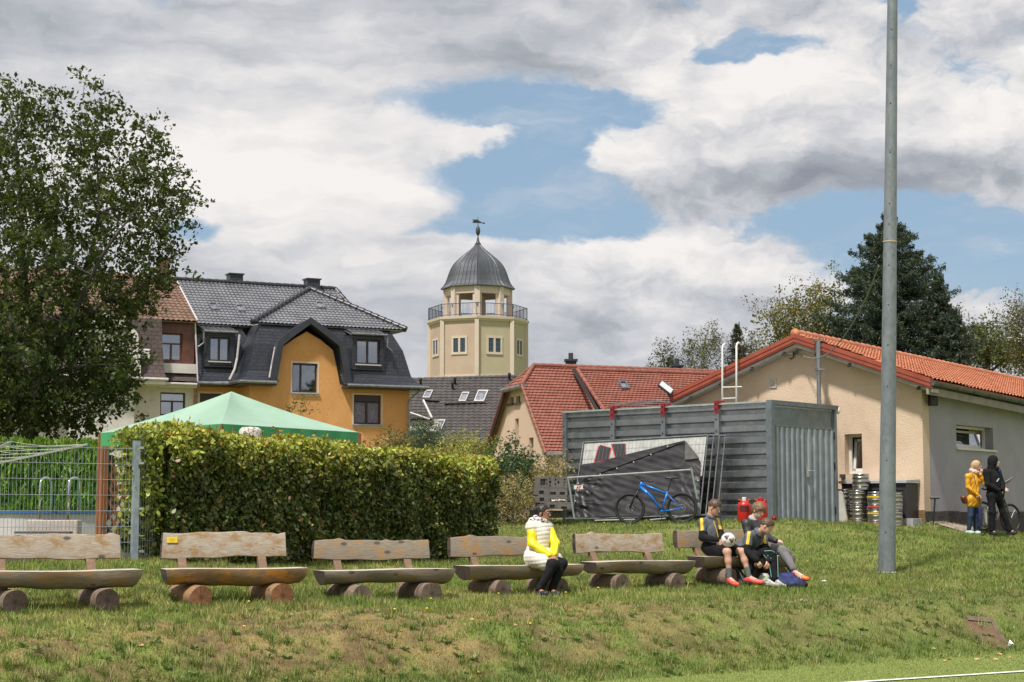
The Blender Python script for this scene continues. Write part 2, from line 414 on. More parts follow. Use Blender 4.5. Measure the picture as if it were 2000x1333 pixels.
# ================================================================ ground
def axis(a, b, step, far, k=1.35):
    c = list(np.arange(a, b+1e-6, step)); s = step; x = b
    while x < far: s *= k; x += s; c.append(x)
    s = step; x = a; pre = []
    while x > -far: s *= k; x -= s; pre.append(x)
    return np.array(pre[::-1]+c)
def gcol(x, y):
    """turf colour: living green, dry straw, bare soil; soil and painted overhang shade darken the bank foot"""
    d = bankd(x, y)
    A = np.array((.19, .275, .05)); B = np.array((.37, .385, .115)); D = np.array((.42, .29, .13)); S = np.array((.15, .09, .052)); G2 = np.array((.11, .175, .035))
    n1 = fbm(x, y, .55, 4, 1); n2 = fbm(x, y, 1.8, 3, 2); n3 = fbm(x, y, 1.1, 4, 7); n4 = fbm(x, y, 6.5, 3, 13); n5 = vn(x, y, 19, 17)
    k = sstep(n1+.7*(n2-.5)+.5*(n4-.5), .36, .66)[..., None]
    k = k*(1-.5*sstep(y, 25.5, 30))[..., None]
    c = A*(1-k)+B*k
    q = sstep(fbm(x, y, 3.1, 3, 9), .48, .68)[..., None]; c = c*(1-.8*q)+G2*.8*q
    bank = sstep(d, .25, .9)*(1-sstep(d, 2.0, 3.4))
    lowb = sstep(d, -.1, .2)*(1-sstep(d, .35, .9)); c = c*(1-.7*lowb[..., None])+G2*.7*lowb[..., None]  # dark band at the bank foot paints in overhang shade with the soil
    xr = sstep(x, -2.0, 5.5); m_ = n3*.55+n4*.42+n5*.20+.055-.10*xr*sstep(d, 0, .3)
    dry = sstep(m_+.10*bank, .60, .72)[..., None]*(.22+.7*bank[..., None]); c = c*(1-dry)+D*dry
    soil = (sstep(n2*.30+n3*.25+n4*.38+n5*.22+.03*bank+.10*np.exp(-((d-.5)/.35)**2)-.03*xr, .60, .69)*sstep(bank, .25, .8)*.9)[..., None]; c = c*(1-soil)+S*soil  # low on the bank the soil colour also carries painted shade
    gx = (bank*xr*.65)[..., None]; c = c*(1-gx)+np.array((.13, .19, .045))*gx*(.7+.6*n4[..., None])
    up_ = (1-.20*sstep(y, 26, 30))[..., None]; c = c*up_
    pit = (1-sstep(d, -.1, .35))[..., None]; c = c*(1-pit)+np.array((.26, .33, .085))*pit
    return c, dry[..., 0], soil[..., 0], pit[..., 0]
xs = axis(-14, 19, .16, 900); ys = axis(14, 46, .16, 900)
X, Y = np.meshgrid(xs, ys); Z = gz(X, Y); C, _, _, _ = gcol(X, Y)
nx, ny = len(xs), len(ys)
me = bpy.data.meshes.new('ground')
me.vertices.add(nx*ny); me.vertices.foreach_set('co', np.stack([X, Y, Z], -1).reshape(-1).astype(np.float32))
i = np.arange(nx*ny).reshape(ny, nx); q = np.stack([i[:-1, :-1], i[:-1, 1:], i[1:, 1:], i[1:, :-1]], -1).reshape(-1, 4)
me.loops.add(q.size); me.loops.foreach_set('vertex_index', q.reshape(-1).astype(np.int32))
me.polygons.add(len(q)); me.polygons.foreach_set('loop_start', np.arange(0, q.size, 4, dtype=np.int32)); me.update(calc_edges=True)
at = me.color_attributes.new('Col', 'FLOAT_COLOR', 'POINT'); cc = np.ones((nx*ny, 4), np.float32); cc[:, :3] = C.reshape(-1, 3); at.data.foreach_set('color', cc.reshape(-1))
gm = bpy.data.materials.new('turf'); gm.use_nodes = True; nt = gm.node_tree; g = G_(nt); bs = nt.nodes['Principled BSDF']; bs.inputs['Roughness'].default_value = .95
bs.inputs['Specular IOR Level'].default_value = .15
a_ = g.n('ShaderNodeAttribute'); a_.attribute_name = 'Col'; oc = g.n('ShaderNodeTexCoord').outputs['Object']
f1 = g.ss(g.noise(oc, 45, 6, .7), .35, .65); f2 = g.ss(g.noise(oc, 9, 5, .6), .45, .7)
c_ = g.mix(g.m('MULTIPLY', f1, .55), a_.outputs['Color'], (.10, .11, .035)); c_ = g.mix(g.m('MULTIPLY', f2, .3), c_, (.36, .33, .14))
nt.links.new(c_, bs.inputs['Base Color'])
bn = g.n('ShaderNodeBump'); bn.inputs['Strength'].default_value = .8; bn.inputs['Distance'].default_value = .04
nt.links.new(g.noise(oc, 35, 5, .7), bn.inputs['Height']); nt.links.new(bn.outputs[0], bs.inputs['Normal'])
gr = mkobj('ground', me, gm, smooth=True); gr['kind'] = 'structure'
# painted touch line on the pitch
mline = M('line_paint', (.75, .77, .72), (.5, .56, .42), 30, .9, lo=.45, hi=.75)
mb = MB()
pA = P(1500, 1338, 18.1); pB = P(2100, 1304.5, 20.45)
n_ = 40
for i in range(n_):
    a = pA.lerp(pB, i/n_); b2 = pA.lerp(pB, (i+1)/n_); w = Vector((-.35, .94, 0))*.05
    mb.add([Vector((p.x+s*w.x, p.y+s*w.y, gz1(p.x+s*w.x, p.y+s*w.y)+.012)) for p, s in ((a, -1), (b2, -1), (b2, 1), (a, 1))], [(0, 1, 2, 3)])
mb.build('pitch_line', mline)['kind'] = 'structure'
# grass blades, one big tuft field
def blades(name, n, y0, y1, h0, h1, wd, xr=None, dens=None, colfn=None, label=None, power=1.6, keep=None):
    t = RNG.random(n); yy = (y0**(1-power)+(y1**(1-power)-y0**(1-power))*t)**(1/(1-power))
    xx = (RNG.random(n)*2-1)*(yy*.31+.4)
    if keep is not None:
        k = keep(xx, yy); xx = xx[k]; yy = yy[k]; n = len(xx)
    c, dry, soil, pit = gcol(xx, yy)
    tuft = fbm(xx, yy, 4.5, 2, 11)
    keepm = RNG.random(n) > soil*.75
    xx, yy, c, dry, soil, pit, tuft = [q[keepm] for q in (xx, yy, c, dry, soil, pit, tuft)]; n = len(xx)
    zz = gz(xx, yy)-.005
    far = np.sqrt(yy/20)
    tall = sstep(fbm(xx, yy, 2.2, 3, 21), .6, .8)
    bk_ = sstep(bankd(xx, yy), .2, .8)*(1-sstep(bankd(xx, yy), 2.2, 3.6))
    h = (h0+(h1-h0)*RNG.random(n)*(.5+tuft))*(1-.35*dry)*(1-.35*bk_)*(1-.72*pit)*(1+.9*tall*(1-pit))
    w = wd*(.6+.8*RNG.random(n))*far
    a = RNG.random(n)*2*PI; ln = RNG.random(n)*.8; la = RNG.random(n)*2*PI
    v = np.zeros((n, 3, 3)); bx = np.cos(a)*w/2; by = np.sin(a)*w/2
    v[:, 0] = np.stack([xx-bx, yy-by, zz], -1); v[:, 1] = np.stack([xx+bx, yy+by, zz], -1)
    v[:, 2] = np.stack([xx+np.cos(la)*ln*h, yy+np.sin(la)*ln*h, zz+h], -1)
    r = RNG.random((n, 1)); c = c*(.45+1.2*r); straw = (RNG.random(n) < .12+.3*dry)[:, None]
    c = np.where(straw, np.array((.42, .36, .17))*(.6+.6*r), c)
    me = quads(name, v, c, 3)
    return me
gm2 = leafmat('grass_blade', .6, .3)
for nm, n, y0, y1, h0, h1, w in (('grass', 400000, 14.5, 26, .03, .085, .010), ('grass', 240000, 25, 46, .03, .085, .012)):
    o = mkobj(nm, blades(nm, n, y0, y1, h0, h1, w), gm2); o['kind'] = 'stuff'
    o['label'] = 'short green and straw coloured turf on the bank and terrace' if y0 < 20 else 'green lawn rising behind the benches'; o['category'] = 'grass'
# longer tufts and broad-leaved weeds
def tufts(n, nb):
    yy = 15+RNG.random(n)**1.3*13; xx = (RNG.random(n)*2-1)*yy*.31; dd = bankd(xx, yy); k = (dd > .05) & (RNG.random(n) < .35+.65*np.exp(-((dd-.5)/.7)**2)); xx, yy = xx[k], yy[k]; n = len(xx)
    tx = np.repeat(xx, nb); ty = np.repeat(yy, nb); a = RNG.random(n*nb)*2*PI; r = np.abs(RNG.normal(size=n*nb))*.035; bx = tx+np.cos(a)*r; by = ty+np.sin(a)*r
    L = np.repeat(.05+.085*RNG.random(n), nb)*(.5+.7*RNG.random(n*nb)); z = gz(bx, by)-.005; w = .0045
    la = a+RNG.normal(size=n*nb)*.6; ln = L*(.15+.75*RNG.random(n*nb)); sx, sy = -np.sin(la)*w, np.cos(la)*w
    v = np.zeros((n*nb, 4, 3)); v[:, 0] = np.stack([bx-sx, by-sy, z], -1); v[:, 1] = np.stack([bx+sx, by+sy, z], -1)
    v[:, 2] = np.stack([bx+np.cos(la)*ln+sx*.25, by+np.sin(la)*ln+sy*.25, z+L*.9], -1); v[:, 3] = np.stack([bx+np.cos(la)*ln-sx*.25, by+np.sin(la)*ln-sy*.25, z+L*.9], -1)
    c = np.array([(.19, .26, .055), (.27, .31, .09), (.13, .19, .045), (.36, .32, .14)])[np.repeat(RNG.choice(4, n, p=[.36, .28, .22, .14]), nb)]*(.6+.8*RNG.random((n*nb, 1)))
    return quads('tufts', v, c)
o = mkobj('grass_tufts', tufts(5200, 22), gm2); setp(o, 'longer grass tufts scattered over the bank', 'grass', kind='stuff')
def weeds(n):
    P_, N_2, C_2 = [], [], []
    yy = 15+RNG.random(n)**1.2*12; xx = (RNG.random(n)*2-1)*yy*.31; dd = bankd(xx, yy); k = (dd > .0) & (RNG.random(n) < .15+.85*np.exp(-((dd-.3)/.8)**2)); xx, yy = xx[k], yy[k]; n = len(xx); m = 8
    a = np.repeat(RNG.random(n)*6, m)+np.tile(np.arange(m)*2*PI/m, n)+RNG.normal(size=n*m)*.3; L = np.repeat(.035+.05*RNG.random(n), m)*(.7+.6*RNG.random(n*m)); tx, ty = np.repeat(xx, m), np.repeat(yy, m); z = gz(tx, ty)
    el = .25+.5*RNG.random(n*m); d = np.stack([np.cos(a)*np.cos(el), np.sin(a)*np.cos(el), np.sin(el)], -1); s = np.stack([-np.sin(a), np.cos(a), 0*a], -1); o_ = np.stack([tx, ty, z+.005], -1); L = L[:, None]
    v = np.stack([o_, o_+d*L*.55+s*L*.22, o_+d*L, o_+d*L*.55-s*L*.22], 1)
    c = np.array([(.13, .22, .06), (.09, .17, .045), (.2, .28, .10)])[np.repeat(RNG.choice(3, n), m)]*(.7+.6*RNG.random((n*m, 1)))
    return quads('weeds', v, c)
o = mkobj('weeds', weeds(1500), gm2); setp(o, 'low broad leaved weeds growing along the bank', 'weeds', kind='stuff')
# brown leaves and yellow weed flowers
def onvis(px, py):
    """point of the ground seen at a pixel"""
    d = ray(px, py); t = 12.0
    while t < 60:
        q = Vector((0, 0, EYE))+d*t
        if q.z < gz1(q.x, q.y): return Vector((q.x, q.y, gz1(q.x, q.y)))
        t += .1
    return Vector((q.x, q.y, gz1(q.x, q.y)))
myel = M('dandelion_yellow', (.8, .55, .02), rough=.7); mst = M('stalk_green', (.12, .2, .05), rough=.7)
FL = [(342, 1177), (350, 1172), (485, 1188), (776, 1163), (782, 1166), (806, 1169), (811, 1174), (829, 1176), (841, 1179), (973, 1169), (1104, 1166), (770, 1202), (833, 1200), (1035, 1239),
      (1509, 1151), (1540, 1041), (1565, 1042), (1577, 1106), (1168, 1158), (1093, 1067), (1180, 1029), (1270, 1035), (476, 1239), (1262, 1022), (1476, 1156)]
REF = [(128, 'the leftmost bench'), (459, 'the bench with the yellow plaque'), (752, 'the grey bench under the hedge'), (1015, 'the bench with the seated woman'), (1245, 'the empty bench next to the woman'), (1450, 'the bench with the boys'), (1730, 'the tall pole'), (1930, 'the stone slab')]
ORD = ['leftmost', 'second from left', 'third from left', 'fourth from left', 'fifth from left', 'sixth from left', 'seventh from left']
def unique_labels(pts, what):
    """a label by the nearest landmark, above or below it, then by order from the left"""
    grp = {}
    for i, (px, py) in enumerate(pts):
        r = min(REF, key=lambda q: abs(q[0]-px)); base = 1190-(r[0]-128)*.045
        grp.setdefault((r[1], 'behind' if py < base-45 else ('below' if py > base+22 else 'beside')), []).append(i)
    out = {}
    for (r, w), ids in grp.items():
        ids.sort(key=lambda i: pts[i][0])
        for k, i in enumerate(ids): out[i] = what+' '+w+' '+r+(', '+(ORD[k] if k < len(ORD) else str(k+1)+'th from left')+' there' if len(ids) > 1 else '')
    return out
_UL = unique_labels(FL, 'yellow weed flower')
for i, (px, py) in enumerate(FL):
    p = onvis(px, py)
    t = thing('weed_flower', _UL[i], 'flower', p, 0, 'yellow weed flowers in the turf')
    h = .045+.03*random.random()
    MB().tube([(0, 0, 0), (.005, 0, h)], .0025, 4).build('stalk', mst, t, local=True)
    MB().ball((.005, 0, h+.006), (.017, .017, .01), 8, 4).build('bloom', myel, t, local=True)
# ================================================================ building tools
slate = brickmat('slate', (.022, .025, .034), (.034, .037, .048), (.006, .006, .009), .30, .17, .012, .42, .7)
slate_br = brickmat('brown_slate', (.055, .038, .034), (.085, .060, .052), (.018, .012, .01), .30, .2, .014, .7, .7)
dark_tile = M('dark_glazed_tile', (.11, .11, .125), (.17, .17, .185), 1.2, .24, spec=1.0)
dark_tile.node_tree.nodes['Principled BSDF'].inputs['Coat Weight'].default_value = .8
brown_tile = M('brown_clay_tile', (.13, .072, .045), (.21, .125, .085), 2.5, .7, c3=(.07, .045, .035), s3=5, l3=.5, h3=.75)
grey_tile = M('grey_brown_tile', (.045, .040, .039), (.075, .066, .062), 3, .6, c3=(.11, .1, .09), s3=.6, l3=.55, h3=.8)
red_tile = M('red_clay_tile', (.22, .072, .048), (.28, .10, .068), 2.5, .6, c3=(.15, .05, .04), s3=6, l3=.5, h3=.75)
orange_tile = M('orange_tile', (.40, .125, .055), (.50, .185, .09), 2, .6, c3=(.28, .10, .06), s3=5, l3=.52, h3=.8)
orange_wall = M('orange_render', (.62, .305, .105), (.67, .345, .125), 1.5, .9, bump=.5, bscale=14, stretch=(1, 1, .5), c3=(.50, .25, .10), s3=12, l3=.5, h3=.75)
white_wall = M('white_render', (.58, .55, .515), (.65, .62, .58), 1.2, .9, bump=.3, bscale=30, c3=(.42, .39, .35), s3=2, l3=.55, h3=.8)
cream_trim = M('cream_trim', (.62, .45, .33), (.66, .50, .38), 3, .8)
pink_wall = M('peach_render', (.58, .42, .32), (.63, .47, .37), 1.0, .9, bump=.3, bscale=30, stretch=(1, 1, .4), c3=(.52, .36, .25), s3=4, l3=.5, h3=.8)
dk_metal = M('dark_painted_trim', (.028, .032, .042), (.04, .044, .055), 2, .4)
zinc = M('zinc', (.22, .24, .27), (.33, .34, .36), 4, .42, .7, c3=(.15, .16, .17), s3=9)
lead = M('zinc_strip', (.50, .47, .46), (.6, .56, .54), 4, .5, .3)
win_dark = M('dark_window_frame', (.025, .018, .02), (.035, .028, .03), 3, .35)
win_brown = M('brown_window_frame', (.09, .035, .022), (.13, .05, .03), 5, .5)
win_white = M('white_window_frame', (.72, .70, .66), (.62, .6, .56), 3, .4)
sill_grey = M('grey_sill', (.30, .30, .31), (.36, .36, .37), 4, .5)
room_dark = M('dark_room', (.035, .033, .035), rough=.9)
lace = M('lace_curtain', (.72, .74, .80), (.38, .40, .46), 22, .9, det=3, lo=.35, hi=.65, stretch=(1, 1, .35))
glass = glassmat()
skyglass = glassmat('roof_window_glass', (.3, .33, .36), .7)
def prof_tile(x, amp): return amp*np.abs(np.cos(np.pi*x))**.8
def tiles(name, poly, mat, parent=None, tw=.24, th=.34, amp=.035, lip=.03, sub=6, label=None, thick=.06):
    poly = [Vector(p) for p in poly]
    n = Vector((0, 0, 0))
    for i in range(len(poly)): n += (poly[i]-poly[0]).cross(poly[(i+1) % len(poly)]-poly[0])
    n.normalize()
    if n.z < 0: n = -n
    s_ = (Vector((0, 0, 1))-n*n.z).normalized(); t_ = s_.cross(n).normalized()
    o = poly[0]; q = [((p-o).dot(t_), (p-o).dot(s_)) for p in poly]
    t0 = min(a for a, _ in q)-tw; t1 = max(a for a, _ in q)+tw; s0 = min(b for _, b in q); s1 = max(b for _, b in q)
    nc = int((t1-t0)/tw*sub)+1; nr = int((s1-s0)/th)+2
    xx = t0+np.arange(nc+1)*tw/sub
    hp = prof_tile(xx/tw, amp) if amp else np.zeros_like(xx)
    vs = np.zeros((nr*2, nc+1, 3)); O = np.array(o); T = np.array(t_); S = np.array(s_); Nn = np.array(n)
    rr = np.random.default_rng(len(poly)*7+nr)
    for r in range(nr):
        sh = (tw/2 if (amp == 0 and r % 2) else 0)
        for k in (0, 1):
            sc = s0+(r+k)*th; hh = lip if k == 0 else 0.0
            jit = rr.normal(size=nc+1)*.0015
            h = hp+hh+jit
            vs[r*2+k] = O+T*xx[:, None]+S*sc+Nn*h[:, None]
            if amp == 0:   # flat tiles: groove between neighbours
                gi = ((np.arange(nc+1)+(sub//2 if r % 2 else 0)) % sub) == 0
                vs[r*2+k][gi] -= Nn*.012
    idx = np.arange(nr*2*(nc+1)).reshape(nr*2, nc+1)
    a = np.stack([idx[:-1, :-1], idx[:-1, 1:], idx[1:, 1:], idx[1:, :-1]], -1).reshape(-1, 4)
    me = bpy.data.meshes.new(name); me.from_pydata(vs.reshape(-1, 3).tolist(), [], a.tolist())
    bm = bmesh.new(); bm.from_mesh(me)
    cen = sum(poly, Vector())/len(poly)
    for i in range(len(poly)):
        p0, p1 = poly[i], poly[(i+1) % len(poly)]; e = (p1-p0)
        if e.length < 1e-4: continue
        pn = e.cross(n).normalized()
        if (cen-p0).dot(pn) > 0: pn = -pn
        bmesh.ops.bisect_plane(bm, geom=bm.verts[:]+bm.edges[:]+bm.faces[:], plane_co=p0, plane_no=pn, clear_outer=True)
    # a solid underside so that the roof has thickness
    vv = [bm.verts.new(p-n*thick) for p in poly]; v2 = [bm.verts.new(p-n*.004) for p in poly]
    try:
        bm.faces.new(vv)
        for i in range(len(poly)): bm.faces.new((vv[i], vv[(i+1) % len(poly)], v2[(i+1) % len(poly)], v2[i]))
    except Exception: pass
    bm.to_mesh(me); bm.free()
    ob = mkobj(name, me, mat, parent)
    if label: ob['label'] = label
    return ob
def ridge(mb, a, b, r=.11, seg=.38, m=None, n=8):
    a = Vector(a); b = Vector(b); L = (b-a).length; k = max(1, int(L/seg)); d = (b-a)/k
    for i in range(k):
        p = a+d*i; mb.tube([p, p+d*.06, p+d*.9, p+d*1.04], [r*1.12, r*1.12, r*.93, r*.9], n, m=m)
    return mb
def wall(fr, outer, holes, w=0.0, th=.3, mb=None, m=None):
    """outer: [(u,z)] with a level foot and a top line single-valued in u; holes: [(u0,z0,u1,z1)]"""
    mb = mb or MB(); zb_ = min(z for _, z in outer)
    us = [u for u, _ in outer]; ua, ub = min(us), max(us)
    top = sorted([(u, z) for u, z in outer if z > zb_+.01])
    if top[0][0] > ua+1e-4: top.insert(0, (ua, top[0][1]))
    if top[-1][0] < ub-1e-4: top.append((ub, top[-1][1]))
    def zt(u, side):
        for (a, za), (b, zc) in zip(top, top[1:]):
            if b-a < 1e-6: continue
            if a-1e-7 <= u+side*1e-5 <= b+1e-7: return za+(zc-za)*(u-a)/(b-a)
        return top[-1][1] if u > top[0][0] else top[0][1]
    cuts = sorted(set([round(u, 5) for u, _ in top]+[round(h[i], 5) for h in holes for i in (0, 2)]))
    for a, b in zip(cuts, cuts[1:]):
        if b-a < 1e-5: continue
        mid = (a+b)/2; hs = sorted([h for h in holes if h[0] < mid < h[2]], key=lambda h: h[1]); lo = zb_
        za, zc = zt(a, 1), zt(b, -1)
        segs = []
        for h in hs: segs.append((lo, lo, h[1], h[1])); lo = h[3]
        segs.append((lo, lo, za, zc))
        for l0, l1, h0, h1 in segs:
            vs = [fr.W(u, ww, z) for ww in (w, w+th) for u, z in ((a, l0), (b, l1), (b, h1), (a, h0))]
            mb.add(vs, [(0, 1, 2, 3), (7, 6, 5, 4)], m)
        mb.add([fr.W(a, w, za), fr.W(b, w, zc), fr.W(b, w+th, zc), fr.W(a, w+th, za)], [(0, 1, 2, 3)], m)
    for u, u2 in ((ua, 1), (ub, -1)): mb.add([fr.W(u, w, zb_), fr.W(u, w, zt(u, u2)), fr.W(u, w+th, zt(u, u2)), fr.W(u, w+th, zb_)], [(0, 1, 2, 3)], m)
    for u0, z0, u1, z1 in holes:
        p = [(u0, z0), (u1, z0), (u1, z1), (u0, z1)]
        mb.add([fr.W(u, w, z) for u, z in p]+[fr.W(u, w+th, z) for u, z in p], [(i, (i+1) % 4, (i+1) % 4+4, i+4) for i in range(4)], m)
    return mb
def window(fr, rect, parent, w=0.0, depth=.12, fm=None, bars=(.5,), hbar=None, fw=.07, name='window', sill=None, curtain=None, shutter=0.0, surround=None, sw=.09, gl=None, label=None, room=True, tr=None):
    u0, z0, u1, z1 = rect; fm = fm or win_dark
    mb = MB(); d = depth; t = .06
    for a in ((u0, u1, z0, z0+fw), (u0, u1, z1-fw, z1), (u0, u0+fw, z0+fw, z1-fw), (u1-fw, u1, z0+fw, z1-fw)): mb.fbox(fr, a[0], a[1], w+d, w+d+t, a[2], a[3])
    for b in bars:
        c = u0+(u1-u0)*b; mb.fbox(fr, c-fw*.6, c+fw*.6, w+d-.01, w+d+t-.005, z0+fw, z1-fw if not hbar else z0+(z1-z0)*hbar-fw*.4)
    if hbar: c = z0+(z1-z0)*hbar; mb.fbox(fr, u0+fw, u1-fw, w+d-.012, w+d+t-.006, c-fw*.5, c+fw*.5)
    f = mb.build(name, fm, parent)
    if label: f['label'] = label
    MB().fbox(fr, u0+fw, u1-fw, w+d+.03, w+d+.036, z0+fw, z1-fw).build('pane', gl or glass, f)
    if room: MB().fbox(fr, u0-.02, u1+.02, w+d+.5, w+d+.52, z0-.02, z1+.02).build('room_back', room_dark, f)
    if curtain:
        mb = MB(); k = 60; zt = z1-(z1-z0)*shutter-fw; zb = z0+fw+(z1-z0)*(1-curtain); 
        for a, b in (((u0+fw, u1-fw),) if len(bars) == 0 else ((u0+fw, (u0+u1)/2-.02), ((u0+u1)/2+.02, u1-fw))):
            vs = []; 
            for i in range(k+1):
                u = a+(b-a)*i/k; ww = w+d+.075+.018*math.sin(i*1.1)+.01*math.sin(i*.37)
                vs += [fr.W(u, ww, zb+.03*math.sin(i*.5)), fr.W(u, ww, zt)]
            mb.add(vs, [(2*i, 2*i+2, 2*i+3, 2*i+1) for i in range(k)])
        mb.build('curtain', lace, f)
    if shutter:
        mb = MB(); zt = z1-fw*.3; h = (z1-z0)*shutter; k = max(2, int(h/.05))
        for i in range(k): mb.fbox(fr, u0+fw*.6, u1-fw*.6, w+d-.02-(.008 if i % 2 else 0), w+d-.004, zt-h*(i+1)/k, zt-h*i/k)
        mb.build('roller_shutter', M('shutter_brown', (.05, .035, .035), rough=.5), f)
    if sill:
        MB().fbox(fr, u0-.08, u1+.08, w-.10, w+d, z0-.07, z0-.001).build('sill', sill, f)
    if surround:
        mb = MB(); o = .012
        for a in ((u0-sw, u1+sw, z1, z1+sw), (u0-sw, u0, z0-.02, z1), (u1, u1+sw, z0-.02, z1)): mb.fbox(fr, a[0], a[1], w-o, w+.02, a[2], a[3])
        if not sill or True: mb.fbox(fr, u0-sw, u1+sw, w-o, w+.02, z0-.07-sw, z0-.071)
        mb.build('surround', surround, f)
    return f
def rect_px(fr, x0, y0, x1, y1, w=0.0):
    a = fr.L(x0, (y0+y1)/2, w)[0]; b = fr.L(x1, (y0+y1)/2, w)[0]; c = fr.L((x0+x1)/2, y1, w)[2]; d = fr.L((x0+x1)/2, y0, w)[2]
    return (min(a, b), c, max(a, b), d)
def skylight(parent, c4p, n, h=.06, fm=None, name='roof_window'):
    """c4p: four corners on the roof, bl br tr tl"""
    c = [Vector(p) for p in c4p]; cen = sum(c, Vector())/4; mb = MB()
    inn = [cen+(p-cen)*.78 for p in c]
    top = [p+n*h for p in c]; ti = [p+n*h for p in inn]; bi = [p+n*h*.4 for p in inn]; bot = [p-n*.05 for p in c]
    vs = bot+top+ti+bi
    fs = []
    for i in range(4):
        j = (i+1) % 4; fs += [(i, j, 4+j, 4+i), (4+i, 4+j, 8+j, 8+i), (8+i, 8+j, 12+j, 12+i)]
    f = mb.add(vs, fs).build(name, fm or zinc, parent)
    MB().add([p+n*h*.55 for p in inn]+[p+n*(h*.55-.01) for p in inn], [(0, 1, 2, 3), (4, 5, 6, 7)]+[(i, (i+1) % 4, 4+(i+1) % 4, 4+i) for i in range(4)]).build('pane', skyglass, f)
    return f
def onplane(px, py, p0, n):
    d = ray(px, py); c = Vector((0, 0, EYE)); return c+d*((p0-c).dot(n)/d.dot(n))
def pnorm(poly):
    n = (poly[1]-poly[0]).cross(poly[2]-poly[0]).normalized()
    return n if n.z > 0 else -n
# ================================================================ orange house
H = Fr(600, 80, 26)
oh = thing('house', 'orange rendered house with black slate mansard and curved gable behind the green canopy', 'house', H.W(0, 4, -.5))
zg = -.8
uL, uM, uR = H.L(380, 700, 1.6)[0], H.L(488, 700, 0)[0], H.L(800, 760, 0)[0]
ze = H.L(700, 755, 0)[2]           # eave height
zb = H.L(700, 642, .8)[2]          # mansard break
DP = 9.5
# gable outline, traced on the front plane
gout = [(534, 746), (540, 715), (552, 678), (575, 662), (599, 648), (626, 664), (650, 684), (657, 715), (664, 752)]
gin = [(H.L(x, y, 0)[0], H.L(x, y, 0)[2]) for x, y in gout]
w1 = rect_px(H, 571, 710, 620, 767); w2 = rect_px(H, 691, 772, 744, 829)
outer = [(uM, zg), (uM, ze)]+gin+[(uR, ze), (uR, zg)]
wall(H, outer, [w1, w2], 0, .3).build('wall', orange_wall, oh)
# side returns and recessed left wall
mb = MB(); mb.fbox(H, uM+.001, uM+.3, .301, 3.0, zg, ze); mb.fbox(H, uR-.3, uR-.001, .301, DP, zg, ze)
w3 = rect_px(H, 390, 769, 432, 815, 1.6)
wall(H, [(uL, zg), (uL, ze), (uM+.29, ze), (uM+.29, zg)], [w3], 1.6, .3, mb).build('wall', orange_wall, oh)
window(H, w1, oh, bars=(.36,), sill=sill_grey, surround=cream_trim, room=True)
f = window(H, w2, oh, sill=sill_grey, surround=cream_trim, curtain=1, shutter=.2, gl=glassmat('lace_window_glass', (.8, .83, .86), .07))
window(H, w3, oh, w=1.6, sill=sill_grey, surround=cream_trim, shutter=.8)
mb = MB(); mb.ball(H.at(602, 728, .35), (.10, .10, .16), 8, 6); mb.tube([H.at(602, 712, .35), H.at(602, 725, .35)], .01, 4)
mb.build('hanging_lamp', M('pale_yellow_lamp', (.7, .6, .2), rough=.5), oh)
# mansard shells: lofted rings over the footprint
def mansard(fp, rings, name, mat, parent, sides=(0, 1, 2, 3)):
    mb = MB(); (u0, w0, u1, w1_) = fp; L = []
    for d, z in rings: L.append([H_.W(u0-d, w0-d, z), H_.W(u1+d, w0-d, z), H_.W(u1+d, w1_+d, z), H_.W(u0-d, w1_+d, z)])
    for a, b in zip(L, L[1:]):
        for i in sides: mb.add([a[i], a[(i+1) % 4], b[(i+1) % 4], b[i]], [(0, 1, 2, 3)])
    return mb.build(name, mat, parent, uv=True, fix=False)
H_ = H
zf = ze+.55; zff = ze+.22
rng = [(.62, ze+.02), (.3, zff), (.05, zf), (-.25, (zf+zb)/2+.1), (-.75, zb)]
mansard((uM, 0, uR, DP), rng, 'mansard_slate', slate, oh, sides=(1, 2, 3))
_g0, _g1 = H.L(537, 748, 0)[0], H.L(663, 752, 0)[0]
for ring_, (ka, kb) in ((rng, (None, _g0)), (rng, (_g1, None)), ([(-.03, ze+.9), (-.25, (zf+zb)/2+.1), (-.75, zb)], (_g0, _g1))):
    mb = MB()
    for (d0, z0_), (d1, z1_) in zip(ring_, ring_[1:]):
        L0 = (uM-d0 if ka is None else ka, uM-d1 if ka is None else ka); R0 = (uR+d0 if kb is None else kb, uR+d1 if kb is None else kb)
        mb.add([H.W(L0[0], -d0, z0_), H.W(R0[0], -d0, z0_), H.W(R0[1], -d1, z1_), H.W(L0[1], -d1, z1_)], [(0, 1, 2, 3)])
    mb.build('mansard_slate', slate, oh, uv=True, fix=False)
mansard((uL, 1.6, uM+1, DP), rng, 'mansard_slate', slate, oh, sides=(0,)); mansard((uL, 1.6, uM+1, DP), rng, 'rear_slate', slate, oh, sides=(2,))
# soffit + fascia + gutter
mb = MB()
g0 = H.L(537, 748, 0)[0]; g1 = H.L(663, 752, 0)[0]
mb.fbox(H, uM-.6, g0-.1, -.6, .0, ze-.14, ze+.01); mb.fbox(H, g1+.1, uR+.6, -.6, .0, ze-.14, ze+.01); mb.fbox(H, uR, uR+.6, 0, DP, ze-.14, ze+.01)
mb.fbox(H, uM-.6, uM, .0, 1.5, ze-.14, ze+.01); mb.fbox(H, uL, uM-.6, 1.0, 1.6, ze-.14, ze+.01)
mb.build('fascia', dk_metal, oh)
mb = MB()
for a, b in (((uM-.7, -.68), (g0-.15, -.68)), ((g1+.15, -.68), (uR+.7, -.68)), ((uM-.7, -.68), (uM-.7, .95)), ((uL, .95), (uM-.7, .95)), ((uR+.7, -.68), (uR+.7, DP))):
    mb.tube([H.W(*a, ze-.01), H.W(*b, ze-.01)], .075, 8)
mb.build('gutter', zinc, oh)
